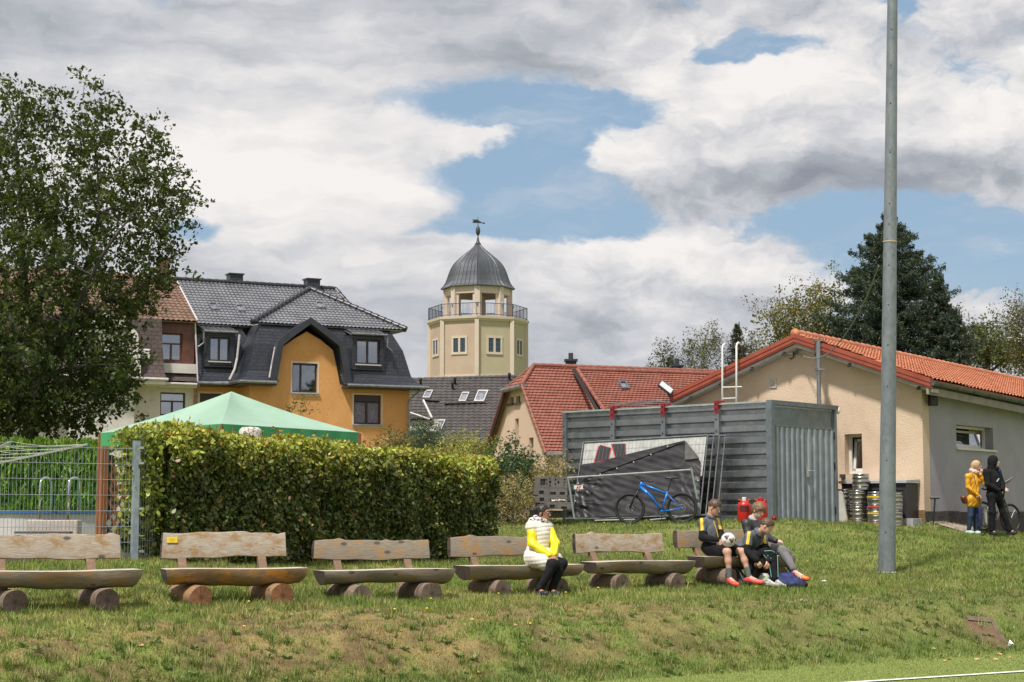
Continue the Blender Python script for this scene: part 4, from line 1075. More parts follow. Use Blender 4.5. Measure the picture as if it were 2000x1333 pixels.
for px, y0, y1, pw in ((1115, 706, 735, 26), (1322, 717, 740, 26)):
    Yc = cw0.y+3.0 if px > 1200 else rg2.y+3.2
    c = P(px, y1, Yc); t = P(px, y0, Yc); w_ = pw/F*Yc
    ch = MB().box((c.x, c.y, (c.z+t.z)/2-.4), (w_*.8, .6, t.z-c.z+.8)).build('chimney', slate, rh, uv=True)
    MB().box((c.x, c.y, t.z+.03), (w_, .75, .08)).box((c.x, c.y, t.z+.2), (w_*.35, .3, .3)).build('chimney_cap', dk_metal, ch)
# ================================================================ club house on the right
cream_wall = M('cream_roughcast', (.60, .455, .325), (.66, .51, .375), 1.2, .95, bump=.55, bscale=34, bdist=.03, c3=(.52, .385, .265), s3=1.4, l3=.55, h3=.8)
grey_wall = M('grey_roughcast', (.325, .31, .345), (.365, .35, .385), 1.2, .95, bump=.6, bscale=36, bdist=.03, c3=(.28, .265, .295), s3=1.1, l3=.55, h3=.8)
plinth_m = M('dark_plinth', (.05, .045, .045), (.085, .075, .07), 3, .95, bump=1, bscale=14, bdist=.05, c3=(.12, .09, .06), s3=6, l3=.55, h3=.8)
plinth_b = M('brown_plinth', (.16, .09, .045), (.22, .13, .07), 3, .95, bump=1, bscale=14)
red_trim = M('red_verge_metal', (.27, .055, .032), (.33, .075, .04), 3, .5)
galv = M('galvanised_steel', (.27, .28, .30), (.34, .35, .37), 3, .33, .8, c3=(.21, .22, .24), s3=1.2, l3=.5, h3=.8, rv=.08)
galv_lt = M('galvanised_tube', (.45, .48, .50), (.58, .60, .62), 9, .4, .6)
steel = M('stainless', (.36, .345, .32), (.46, .44, .41), 3, .25, .95, stretch=(1, 1, 5), rv=.1, c3=(.22, .2, .18), s3=5, l3=.5, h3=.8)
black_pl = M('black_plastic', (.012, .012, .014), (.02, .02, .022), 8, .45)
white_pt = M('white_paint', (.70, .70, .68), (.62, .62, .6), 5, .5)
G = Fr(1806, 40.5, -38.5); S = Fr(0, 40.5, 51.5, origin=G.o)
bh = thing('building', 'club building with cream gable wall, grey side wall and orange tiled roof', 'building', G.W(-2, 3, 0))
zgb = 1.2
pl = G.L(1335, 780, 0); pr2 = (G.L(1552, 664, 0)); pc = G.L(1804, 758, 0)
gwin = rect_px(G, 1650, 848, 1684, 926)
wall(G, [(pl[0], zgb), (pl[0], pl[2]), (pr2[0], pr2[2]), (0, pc[2]), (0, zgb)], [gwin], 0, .35).build('wall', cream_wall, bh)
swin = rect_px(S, 1868, 833, 1940, 877)
zS = S.L(1860, 757, 0)[2]
wall(S, [(.002, zgb), (.002, pc[2]-.02), (28, pc[2]-.1), (28, zgb)], [swin], .004, .35).build('wall', grey_wall, bh)['label'] = 'grey side wall'
zp = S.L(1812, 995, 0)[2]
mb = MB(); 
k = 30
for i in range(k):
    u0 = .0+28*i/k; u1 = 28*(i+1)/k; dz = .012*math.sin(i*2.3)
    mb.fbox(S, u0, u1-.0005, -.02, .003, .6, zp-.05+dz)
mb.build('plinth', plinth_m, bh)
MB().fbox(G, -.28, .02, -.02, .0, .6, zp-.02).build('plinth', plinth_b, bh)['label'] = 'brown corner of the plinth'
# windows
def tiltwin(fr, r, parent, hinge, depth, fm, fw=.06, tilt=.16, side=False):
    u0, z0, u1, z1 = r; mb = MB(); d = depth
    for a in ((u0, u1, z0, z0+fw), (u0, u1, z1-fw, z1), (u0, u0+fw, z0+fw, z1-fw), (u1-fw, u1, z0+fw, z1-fw)): mb.fbox(fr, a[0], a[1], d, d+.06, a[2], a[3])
    f = mb.build('window', fm, parent)
    mb = MB(); t = tilt; g0 = fw*.9
    def W(u, z): 
        k = (z-z0)/(z1-z0); return fr.W(u, d+.05+t*k+(.0), z)
    def bar4(ua, ub, za, zc):
        vs = [W(ua, za), W(ub, za), W(ub, zc), W(ua, zc)]; vs += [v+fr.e2*.05 for v in vs]
        mb.add(vs, [(0, 1, 2, 3), (7, 6, 5, 4), (0, 4, 5, 1), (1, 5, 6, 2), (2, 6, 7, 3), (3, 7, 4, 0)])
    ua, ub, za, zc = u0+g0, u1-g0, z0+g0, z1-g0*1.6
    bar4(ua, ub, za, za+fw); bar4(ua, ub, zc-fw, zc); bar4(ua, ua+fw, za, zc); bar4(ub-fw, ub, za, zc)
    sh = mb.build('sash', fm, f)
    MB().add([W(ua+fw, za+fw)+fr.e2*.02, W(ub-fw, za+fw)+fr.e2*.02, W(ub-fw, zc-fw)+fr.e2*.02, W(ua+fw, zc-fw)+fr.e2*.02], [(0, 1, 2, 3)]).build('pane', glass, f, fix=False)
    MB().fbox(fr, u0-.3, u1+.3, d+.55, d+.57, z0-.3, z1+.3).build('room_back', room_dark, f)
    return f
f = tiltwin(S, swin, bh, 0, .22, win_white, tilt=.2)
MB().fbox(S, swin[0]-.06, swin[2]+.1, -.06, .22, swin[1]-.05, swin[1]).build('sill', white_wall, f)
f = tiltwin(G, gwin, bh, 0, .22, win_white, fw=.07, tilt=.14)
MB().fbox(G, gwin[0]-.1, gwin[2]-.45, -.1, .2, gwin[1]-.09, gwin[1]-.005).build('sill', M('dark_sill', (.05, .05, .055)), f)
# roof
ov = -.42
zrid = G.L(1552, 653, ov)[2]; urid = G.L(1552, 653, ov)[0]
eR = G.at(1818, 741, ov); eL = G.at(1309, 771, ov); rN = G.at(1552, 654, ov)
far_e = S.at(2060, 792, -.42)
nR = (far_e-eR).cross(rN-eR).normalized(); nR = nR if nR.z > 0 else -nR
rF = rN+((far_e-eR)*1.7+(rN-eR).normalized()*1.1)*1.9; far_e = eR+(far_e-eR)*3.2
tiles('roof', [eR, far_e, rF+(rF-rN)*.12, rN], orange_tile, bh, tw=.2, th=.33, amp=.04, lip=.03, thick=.05)
eL2 = eL+(rF-rN); MB().add([eL, rN, rF, eL2], [(0, 1, 2, 3)]).add([eL-Vector((0, 0, .08)), rN-Vector((0, 0, .08)), rF-Vector((0, 0, .08)), eL2-Vector((0, 0, .08))], [(0, 1, 2, 3)]).build('roof_left_slope', orange_tile, bh, fix=False)
mb = MB(); ridge(mb, rN+Vector((0, 0, .03)), rF+Vector((0, 0, .03)), .11, .38); mb.build('ridge_tiles', orange_tile, bh, smooth=True)
# verge boards: red metal strips, pale soffit with dark purlin ends
mb = MB()
for a, b2, sg in ((eL, rN, 1), (rN, eR, 1)):
    d = (b2-a).normalized(); 
    for dz, h, w in ((.02, .10, .05), (-.085, .09, .035), (-.16, .05, .02)):
        q = Vector((0, 0, dz)); vs = [a+q, b2+q, b2+q-Vector((0, 0, h)), a+q-Vector((0, 0, h))]
        vs = [v-G.e2*w for v in vs]+[v+G.e2*.12 for v in vs]
        mb.add(vs, [(0, 1, 2, 3), (7, 6, 5, 4), (0, 4, 5, 1), (1, 5, 6, 2), (2, 6, 7, 3), (3, 7, 4, 0)])
mb.build('verge_trim', red_trim, bh)
mb = MB(); mb2 = MB()
for a, b2 in ((eL, rN), (rN, eR)):
    q = Vector((0, 0, -.22)); vs = [a+q, b2+q, b2+q-Vector((0, 0, .08)), a+q-Vector((0, 0, .08))]; vs = [v+G.e2*.05 for v in vs]+[v+G.e2*.40 for v in vs]
    mb.add(vs, [(0, 1, 2, 3), (7, 6, 5, 4), (0, 4, 5, 1), (1, 5, 6, 2), (2, 6, 7, 3), (3, 7, 4, 0)])
    k = 4
    for i in range(k): p = a.lerp(b2, (i+.6)/k)+Vector((0, 0, -.31))+G.e2*.1; mb2.box(p, (.07, .16, .08))
mb.build('soffit', M('soffit_grey', (.36, .34, .31), (.46, .43, .4), 5), bh); mb2.build('purlin_ends', M('purlin_dark', (.04, .035, .03)), bh)
# gutter and fascia on the grey side
mb = MB(); g0_, g1_ = eR+Vector((.03, 0, -.06)), far_e+Vector((0, 0, -.06))
gd = (g1_-g0_).normalized(); gs_ = gd.cross(Vector((0, 0, 1))); pr3 = []
for i in range(9): a = PI*i/8; pr3.append(gs_*.085*math.cos(a)-Vector((0, 0, .085*math.sin(a))))
vs = [g0_+p for p in pr3]+[g1_+p for p in pr3]; mb.add(vs, [(i, i+1, i+10, i+9) for i in range(8)]+[tuple(range(9)), tuple(range(17, 8, -1))])
for i in range(26): p = g0_.lerp(g1_, i/26+.015); mb.tube([p+q*1.06 for q in pr3], .012, 4)
mb.build('gutter', M('dark_zinc', (.10, .11, .125), (.15, .16, .175), 4, .5, .5), bh, fix=False)
mb = MB(); q = Vector((0, 0, -.17)); vs = [eR+q, g1_+q, g1_+q-Vector((0, 0, .17)), eR+q-Vector((0, 0, .17))]; vs = [v-S.e2*-.06 for v in vs]+[v+S.e2*.12 for v in vs]
mb.add(vs, [(0, 1, 2, 3), (7, 6, 5, 4), (0, 4, 5, 1), (1, 5, 6, 2), (2, 6, 7, 3), (3, 7, 4, 0)])
vs = [eR+q+S.e2*.1, g1_+q+S.e2*.1, g1_+q+S.e2*.42, eR+q+S.e2*.42]; mb.add(vs, [(0, 1, 2, 3)])
mb.build('fascia', M('fascia_beige', (.24, .215, .19), (.30, .27, .24), 3), bh)
# vent grille, pipe, junction box
r = rect_px(G, 1503, 740, 1517, 758); mb = MB(); 
for a in ((r[0], r[2], r[1], r[1]+.02), (r[0], r[2], r[3]-.02, r[3]), (r[0], r[0]+.02, r[1], r[3]), (r[2]-.02, r[2], r[1], r[3])): mb.fbox(G, a[0], a[1], -.03, .0, a[2], a[3])
for i in range(9): z = r[1]+.02+(r[3]-r[1]-.04)*(i+.5)/9; mb.fbox(G, r[0]+.02, r[2]-.02, -.02, -.004, z-.006, z+.004)
mb.build('wall_vent', white_wall, bh)
def gz2(px, Y): return gz1((px-1000)/F*Y, Y)
t = thing('mast', 'grey steel wall mast with cable bracket on the cream gable', 'mast', G.at(1598, 790, -.5))
mb = MB(); a, b2 = G.at(1600, 800, -.5), G.at(1599, 728, -.5); mb.tube([a, b2], .055, 10); mb.tube([b2, G.at(1598, 667, -.5)], .062, 10); mb.build('pole', galv, t, smooth=False)
mb = MB(); mb.box(G.at(1598, 665, -.5), (.26, .1, .05)); mb.box(G.at(1601, 722, -.5), (.2, .16, .05)); mb.bar(G.at(1600, 722, -.5), G.at(1600, 722, .0), .03); mb.bar(G.at(1600, 785, -.5), G.at(1600, 785, .0), .03); mb.build('bracket', M('rusty_bracket', (.12, .07, .05), (.2, .2, .2), 6), t)
t = thing('junction_box', 'small grey cable box with coiled cable under the gable peak', 'box', G.at(1545, 695, 0))
MB().box(G.at(1545, 685, -.05), (.14, .1, .2)).build('housing', white_wall, t, bevel=.01)
mb = MB(); mb.tube([G.at(1553+5*math.cos(a*.5), 686+6*math.sin(a*.5), -.07-.004*a) for a in range(13)], .014, 5); mb.tube([G.at(1549, 690, -.06), G.at(1550, 698, -.06), G.at(1545, 702, -.06), G.at(1542, 699, -.06)], .014, 5)
mb.build('coil', black_pl, t)
cab = [G.at(1556, 689, -.1), G.at(1575, 698, -.4), P(1596, 700, 41.2), P(1618, 690, 40), P(1640, 668, 38), P(1665, 632, 36), P(1690, 586, 33.5), P(1716, 520, 31.1)]
def smooth_path(pts, n=6):
    out = []; N = len(pts)
    for i in range(N-1):
        p0, p1, p2, p3 = pts[max(i-1, 0)], pts[i], pts[i+1], pts[min(i+2, N-1)]
        for k in range(n):
            t = k/n; out.append(.5*((2*p1)+(p2-p0)*t+(2*p0-5*p1+4*p2-p3)*t*t+(3*p1-p0-3*p2+p3)*t**3))
    out.append(pts[-1]); return out
cb = MB().tube(smooth_path(cab), .014, 5).build('cable', M('grey_cable', (.22, .2, .19)), origin=cab[0]); setp(cb, 'thin grey cable slung from the gable box up to the tall pole', 'cable')
# roof ladder
t = thing('ladder', 'white metal ladder leaning on the gable with hooked rail tops', 'ladder', G.at(1425, 800, -.62))
for px, yt, dx in ((1411, 680, 6), (1438.5, 677, 7)):
    a = G.at(px, 850, -.62); b2 = G.at(px, yt, -.62)
    MB().tube([a, b2, b2+Vector((.02, .05, .07)), b2+Vector((.07, .15, .11)), b2+Vector((.13, .32, .11))], .026, 8).build('rail', white_pt, t, smooth=True)
for py, x1 in ((757, 1449), (779, 1438), (801, 1438), (823, 1438)): MB().tube([G.at(1411, py, -.62), G.at(x1, py-1, -.62)], .018, 6).build('rung', white_pt, t)
# flood light at the left eave
t = thing('floodlight', 'small flat floodlight fixed below the left roof corner of the cream gable', 'floodlight', G.at(1309, 772, -.5))
c = G.at(1300, 758, -.6); Mx = Euler((R(35), R(38), 0)).to_matrix()
MB().box(c, (.42, .3, .05), Mx).build('housing', black_pl, t); MB().box(c+Mx @ Vector((0, 0, .028)), (.36, .25, .01), Mx).build('lens', M('lamp_lens', (.6, .62, .62), rough=.3), t)
MB().bar(c, G.at(1311, 778, -.4), .06).build('arm', black_pl, t)
# loudspeaker on the grey wall
a, b2 = S.L(1819, 768, -.3), S.L(1838, 792, -.3)
t = thing('loudspeaker', 'black loudspeaker box mounted on the grey wall under the gutter', 'loudspeaker', S.W(a[0], -.1, b2[2]))
_q = S.W(a[0]+.36, -.17, (b2[2]+a[2])/2); MB().box(_q, (.20, .17, .29), Matrix.Rotation(R(12), 3, 'Z')).build('cabinet', black_pl, t, bevel=.02); MB().fbox(S, a[0]+.34, a[0]+.39, -.12, .02, b2[2]+.05, a[2]-.05).build('bracket', galv, t)
# ================================================================ steel store (noise wall container)
CC = Fr(1509, 38.5, -42); CS = Fr(0, 38.5, 48, origin=CC.o)
ct = thing('container', 'galvanised corrugated steel storage container with double doors beside the club building', 'container', CC.W(-3, 1.2, 0))
zb_ = 1.45; ztop = CC.L(1508, 784, 0)[2]; uLc = CC.L(1101, 850, 0)[0]; Wd = 2.6
def rib_profile(z0, z1, n, dep=.07):
    h = (z1-z0)/n; out = []
    for i in range(n):
        z = z0+h*i; out += [(z, 0), (z+h*.12, dep), (z+h*.42, dep), (z+h*.54, 0)]
    out.append((z1, 0)); return out
posts = [1104, 1198, 1297, 1402, 1508]
up = [CC.L(x, 880, 0)[0] for x in posts]
nr = 11; prf = rib_profile(zb_+.05, ztop-.02, nr)
mb = MB()
def ribbed(fr, ua, ub, w0, mb, prf=prf):
    vs = []; 
    for z, d in prf: vs += [fr.W(ua, w0+d, z), fr.W(ub, w0+d, z)]
    mb.add(vs, [(2*i, 2*i+1, 2*i+3, 2*i+2) for i in range(len(prf)-1)])
sheets = []
for a, b2 in zip(up, up[1:]):
    mb = MB(); ribbed(CC, a+.05, b2-.05, .03, mb); o = mb.build('wall_sheet', galv, ct, fix=False)
mb = MB(); ribbed(Fr(0, 0, -132, origin=CC.W(uLc, 0, 0)), -Wd, 0, -.0, mb); mb.fbox(CC, uLc, 0, Wd-.05, Wd, zb_, ztop); mb.build('rear_wall', galv, ct, fix=False)
MB().fbox(CC, uLc-.02, .0, .1, Wd, ztop-.12, ztop-.08).build('roof_sheet', galv, ct)
mb = MB(); mb.fbox(CC, uLc-.05, 0, -.01, .1, ztop-.02, ztop+.02); mb.build('top_rail', galv_lt, ct)
for i, u in enumerate(up[:-1]):
    p = MB().fbox(CC, u-.06, u+.06, -.035, .12, zb_, ztop-(.02 if i == 0 else .12)).build('post', galv, ct)
    mb = MB()
    for z in (ztop-.35, ztop-.62): mb.lathe([(.028, 0), (.028, .01)], CC.W(u, -.036, z), 10, Matrix.Rotation(-PI/2, 3, 'X'))
    mb.build('bolt_holes', black_pl, p)
    if i: 
        c = MB().fbox(CC, u-.05, u+.05, -.06, .16, ztop-.22, ztop+.07).fbox(CC, u-.05, u+.14, -.02, .1, ztop+.02, ztop+.075).build('clamp', M('red_clamp', (.30, .02, .025), (.22, .015, .02), 9, .5), ct)
        mb = MB(); mb.fbox(CC, u-.02, u+.02, -.064, -.058, ztop-.03, ztop+.03); mb.fbox(CC, u-.02, u+.02, -.064, -.058, ztop-.16, ztop-.1); mb.build('clamp_slot', black_pl, c)
# door end
dcol = M('door_steel', (.26, .30, .34), (.33, .37, .41), 3, .5, .45, rv=.1, c3=(.38, .42, .44), s3=2, l3=.5, h3=.8)
dark_fr = M('frame_steel', (.16, .19, .215), (.21, .24, .27), 5, .45, .5)
ue = CS.L(1633, 900, 0)[0]
zt2 = CS.L(1570, 796, 0)[2]; zt3 = CS.L(1570, 833, 0)[2]; zd0 = zb_+.02
MB().fbox(CS, -.04, ue+.03, -.05, .1, zt2, ztop+.03).build('top_beam', dark_fr, ct)
MB().fbox(CS, .05, ue-.05, .02, .05, zt3+.02, zt2).build('door_header', dark_fr, ct)
MB().fbox(CS, -.06, .06, -.05, .1, zb_, zt2).build('post', dark_fr, ct); MB().fbox(CS, ue-.08, ue, -.04, .1, zb_, zt2).build('post', dark_fr, ct)
um = CS.L(1572, 900, 0)[0]
def vribs(fr, ua, ub, z0, z1, n, w0=.03, dep=.045):
    mb = MB(); h = (ub-ua)/n; pr = []
    for i in range(n):
        u = ua+h*i; pr += [(u, 0), (u+h*.5, 0), (u+h*.62, -dep), (u+h*.86, -dep), (u+h*.98, 0)]
    pr.append((ub, 0)); vs = []
    for u, d in pr: vs += [fr.W(u, w0+d, z0), fr.W(u, w0+d, z1)]
    mb.add(vs, [(2*i, 2*i+2, 2*i+3, 2*i+1) for i in range(len(pr)-1)]); return mb
dr1 = vribs(CS, .07, um-.02, zd0, zt3-.05, 6).build('door', dcol, ct, fix=False)
dr2 = vribs(CS, um+.02, ue-.09, zd0, zt3-.05, 5).build('door', dcol, ct, fix=False)
mb = MB(); mb.fbox(CS, um-.02, um+.02, .0, .05, zd0, zt3); mb.fbox(CS, .06, ue-.08, .0, .05, zt3-.045, zt3+.02); mb.build('door_frame', dark_fr, ct)
zh = CS.L(1577, 920, 0)[2]
mb = MB(); mb.fbox(CS, um+.05, um+.1, -.05, .0, zh-.14, zh+.1); mb.tube([CS.W(um+.07, -.09, zh), CS.W(um+.27, -.09, zh)], .013, 6); mb.tube([CS.W(um+.07, -.09, zh), CS.W(um+.07, 0, zh)], .013, 6); mb.build('handle', galv_lt, dr2)
mb = MB()
for z in (zd0+.35, zh+.05, zt3-.25): mb.fbox(CS, ue-.1, ue-.06, -.03, .03, z, z+.16)
mb.build('hinges', black_pl, dr2)
t = thing('wall_lamp', 'small white lamp on the cream wall at the container corner', 'lamp', CS.W(ue+.07, -.02, CS.L(1633, 808, 0)[2]))
MB().ball(CS.W(ue+.09, -.03, CS.L(1633, 802, 0)[2]), (.05, .05, .09), 10, 8).build('shade', white_pt, t, smooth=True); MB().fbox(CS, ue-.0, ue+.09, -.05, .0, CS.L(1633, 800, 0)[2], CS.L(1633, 794, 0)[2]).build('bracket', M('red_clamp', (.3, .02, .02)), t)
# ================================================================ tall steel pole
pb = onG(1729.5, 31); ptop = P(1744, -90, 31)
t = thing('light_pole', 'tall tapered galvanised steel pole rising from the lawn beside the boys', 'pole', pb)
L_ = (ptop-pb).length; ax = (ptop-pb).normalized(); n_ = 24
MB().tube([pb-ax*.1]+[pb+ax*L_*i/n_ for i in range(n_+1)], [.155]+[.153-.066*i/n_ for i in range(n_+1)], 20).build('shaft', M('pole_zinc', (.19, .215, .235), (.25, .275, .29), 5, .45, .4, stretch=(1, 1, .6), c3=(.14, .155, .165), s3=14, l3=.5, h3=.75), t, smooth=True)
mb = MB()
def onpole(py): 
    for k in range(2001):
        q = pb+ax*L_*k/2000; 
        if k and proj(q)[1] < py: return q
    return ptop
def proj(q):
    x, y, z = q.x, q.y, q.z-EYE; yy = y*CP+z*SP_; zz = -y*SP_+z*CP; return (1000+F*x/yy, 666.5-F*zz/yy)
for y in (473,): q = onpole(y); MB().tube([q-ax*.01, q+ax*.01], .128, 20).build('joint_ring', M('ring_tan', (.5, .4, .25)), t)
for y in (60, 130, 205, 300, 400, 440, 520, 597, 675, 756, 900, 1040):
    q = onpole(y); d = Vector((-.35, -.94, 0)).normalized(); mb.ball(q+d*(.153-.066*(q-pb).length/L_)-Vector((.0, 0, 0)), .013, 6, 4)
mb.build('bolts', M('bolt_dark', (.06, .06, .06)), t)
MB().lathe([(.19, 0), (.18, .02), (.16, .03)], (pb.x, pb.y, pb.z-.02), 16).build('base_collar', M('concrete', (.3, .29, .27), (.4, .38, .35), 5), t)
# ================================================================ vegetation tools
bark = M('bark', (.04, .032, .026), (.07, .058, .048), 6, .95, bump=.8, bscale=20, stretch=(1, 1, .3))
bark_w = M('pale_bark', (.30, .28, .25), (.16, .14, .12), 6, .9)
lm = leafmat('leaves', .5, .3)
def inpoly(px, py, poly):
    c = np.zeros(len(px), bool); n = len(poly)
    for i in range(n):
        x0, y0 = poly[i]; x1, y1 = poly[(i+1) % n]
        k = (y0 > py) != (y1 > py)
        with np.errstate(divide='ignore', invalid='ignore'):
            xx = (x1-x0)*(py-y0)/(y1-y0+1e-9)+x0
        c ^= k & (px < xx)
    return c
def edged(px, py, poly):
    d = np.full(len(px), 1e9); n = len(poly)
    for i in range(n):
        a = np.array(poly[i], float); b = np.array(poly[(i+1) % n], float); ab = b-a
        t = np.clip(((px-a[0])*ab[0]+(py-a[1])*ab[1])/(ab@ab), 0, 1)
        d = np.minimum(d, np.hypot(px-a[0]-t*ab[0], py-a[1]-t*ab[1]))
    return d
def Pn(px, py, Y):
    u = (px-1000)/F; v = (666.5-py)/F; dy = CP-v*SP_; t = Y/dy
    return np.stack([u*t, Y+0*px, EYE+(SP_+v*CP)*t], -1)
def colmix(n, cols, wts=None):
    c = np.array(cols)[RNG.choice(len(cols), n, p=wts)]
    return c*(.7+.6*RNG.random((n, 1)))
def crown(poly, Y, depth, nc, mind, seed=0):
    """clump centres filling a traced outline, with real thickness in depth"""
    r = np.random.default_rng(seed); P0 = np.array(poly, float); lo, hi = P0.min(0), P0.max(0); out = []
    tries = 0
    while len(out) < nc and tries < nc*60:
        tries += 1; q = lo+(hi-lo)*r.random(2)
        if not inpoly(q[:1], q[1:], poly)[0]: continue
        e = edged(q[:1], q[1:], poly)[0]; s = Y/F
        dd = min(depth, math.sqrt(max(e*s, .02)*depth*1.2)); y = Y+(r.random()*2-1)*dd
        if any((q[0]-o[0])**2+(q[1]-o[1])**2+((y-o[2])/s)**2 < (mind/s)**2 for o in out[-200:]): continue
        out.append((q[0], q[1], y))
    return np.array(out)
def tree(name, label, cat, poly, Y, depth, limbs, nc, leafn, lsz, cols, spread=.45, mind=.35, group=None, barkm=None, r0=.2, seed=1, wts=None, drop=0.0, aspect=.55, crownname='crown', trans=None, poly2=None):
    base = limbs[0][0]; bp = P(base[0], base[1], Y)
    bp.z = gz1(bp.x, bp.y)
    t = thing(name, label, cat, bp, 0, group)
    C_ = crown(poly, Y, depth, nc, mind, seed)
    if poly2: C_ = np.vstack([C_, crown(poly2, Y, depth, 90, mind*.7, seed+50)])
    W = Pn(C_[:, 0], C_[:, 1], C_[:, 2])
    nodes = []; mb = MB()
    for li, l in enumerate(limbs):
        pts = [P(q[0], q[1], Y+(q[2] if len(q) > 2 else 0)) for q in l]
        if li == 0: pts[0] = bp.copy()
        pts = smooth_path(pts, 5); n = len(pts)
        ra, rb = (r0, r0*.10) if li == 0 else (r0*.36, r0*.02)
        rad = [ra+(rb-ra)*i/(n-1) for i in range(n)]
        mb.tube(pts, rad, 7); nodes += [(p, q) for p, q in zip(pts, rad)]
    NP = np.array([tuple(p) for p, _ in nodes]); NR = np.array([q for _, q in nodes]); cpt = np.array(bp)
    order = np.argsort([np.min(np.linalg.norm(NP-w, axis=1)) for w in W])
    rr = random.Random(seed)
    for i in order:
        w = W[i]; d = np.linalg.norm(NP-w, axis=1)+np.maximum(0, NP[:, 2]-w[2])*.8; j = int(np.argmin(d))
        a = Vector(NP[j]); b2 = Vector(w); L = (b2-a).length
        if L < .05: continue
        ra = min(NR[j]*.7, .02+L*.022); rb = max(.006, ra*.35)
        m1 = a.lerp(b2, .4)+Vector((rr.gauss(0, .07), rr.gauss(0, .07), rr.gauss(.05, .05)))*L; m2 = a.lerp(b2, .75)+Vector((rr.gauss(0, .05), rr.gauss(0, .05), rr.gauss(.04, .04)))*L
        mb.tube([a, m1, m2, b2], [ra, ra*.8, (ra+rb)/2, rb], 4, cap=False)
        NP = np.vstack([NP, np.array([tuple(m1), tuple(m2), tuple(b2)])]); NR = np.concatenate([NR, [ra*.8, (ra+rb)/2, rb]])
        for _ in range(2):   # twigs
            e_ = b2+Vector((rr.gauss(0, 1), rr.gauss(0, 1), rr.gauss(.2-drop*2, 1))).normalized()*spread*1.1
            mb.tube([b2, e_], [rb, .003], 3, cap=False)
    mb.build('trunk', barkm or bark, t, fix=False, smooth=True)
    n = leafn*len(W); idx = RNG.integers(0, len(W), n)
    # leaves hang in small sprays round each twig end
    ns = 6; spr = RNG.normal(size=(len(W)*ns, 3))*spread*np.array((1, 1, .75)); sp_i = idx*ns+RNG.integers(0, ns, n)
    pos = W[idx]+spr[sp_i]+RNG.normal(size=(n, 3))*spread*.30
    if drop: pos[:, 2] -= drop*np.abs(RNG.normal(size=n))
    cl = RNG.normal(size=(len(W), 1))[idx]*.12+1
    col = colmix(n, cols, wts)*np.clip(cl, .6, 1.4)
    me = leafmesh(crownname, pos, np.full(n, lsz), col, aspect)
    mkobj(crownname, me, trans or lm, t)
    return t
GD = [(.045, .085, .02), (.07, .12, .025), (.10, .15, .03), (.035, .065, .018)]
# ---------------- the oak on the left
oak = [(15, 150), (40, 138), (62, 140), (90, 185), (100, 205), (112, 205), (122, 250), (134, 262), (144, 215), (150, 175), (165, 152), (195, 178), (215, 185), (238, 212), (248, 240), (262, 245), (275, 240), (300, 235), (318, 258), (322, 300),
       (330, 345), (350, 370), (366, 360), (376, 385), (392, 424), (376, 440), (350, 430), (338, 470), (342, 500), (322, 520), (352, 560), (332, 600), (310, 590), (285, 612), (255, 640), (270, 700), (262, 735), (285, 715),
       (268, 770), (240, 800), (200, 810), (185, 840), (150, 862), (100, 850), (40, 868), (-40, 860), (-120, 800), (-200, 600), (-190, 420), (-90, 230), (-20, 180)]
limbs = [[(50, 1060), (56, 930), (62, 820), (75, 720), (60, 640), (45, 520), (40, 400), (30, 260)],
         [(66, 790), (110, 690, -1), (150, 600, -1.5), (200, 500, -2), (250, 430, -2.2), (290, 380, -2)],
         [(75, 730), (150, 570, .8), (190, 440, 1), (190, 330, 1.2), (175, 230, 1.2)],
         [(110, 690, -1), (190, 600, -.5), (280, 560, 0), (330, 540, .3)],
         [(60, 640), (100, 520, 1.5), (110, 420, 2), (100, 300, 2)],
         [(62, 800), (0, 680, -1), (-60, 560, -1.5), (-90, 420, -1)],
         [(70, 760), (110, 730, -1), (160, 715, -1.6), (220, 712, -1.8)], [(66, 840), (20, 760, 1), (-60, 720, 1.5)]]
oak_obj = tree('oak_tree', 'large oak with an open dark green crown in front of the white house', 'tree', oak, 42, 3.2, limbs, 520, 92, .12, [(c[0]*.86, c[1]*.70, c[2]*.66) for c in GD+[(.13, .17, .035)]], spread=.27, mind=.40, r0=.26, seed=4, poly2=[(-60, 600), (60, 560), (180, 590), (240, 640), (262, 690), (255, 770), (200, 800), (150, 850), (60, 860), (-60, 830)], wts=[.34, .3, .16, .15, .05])
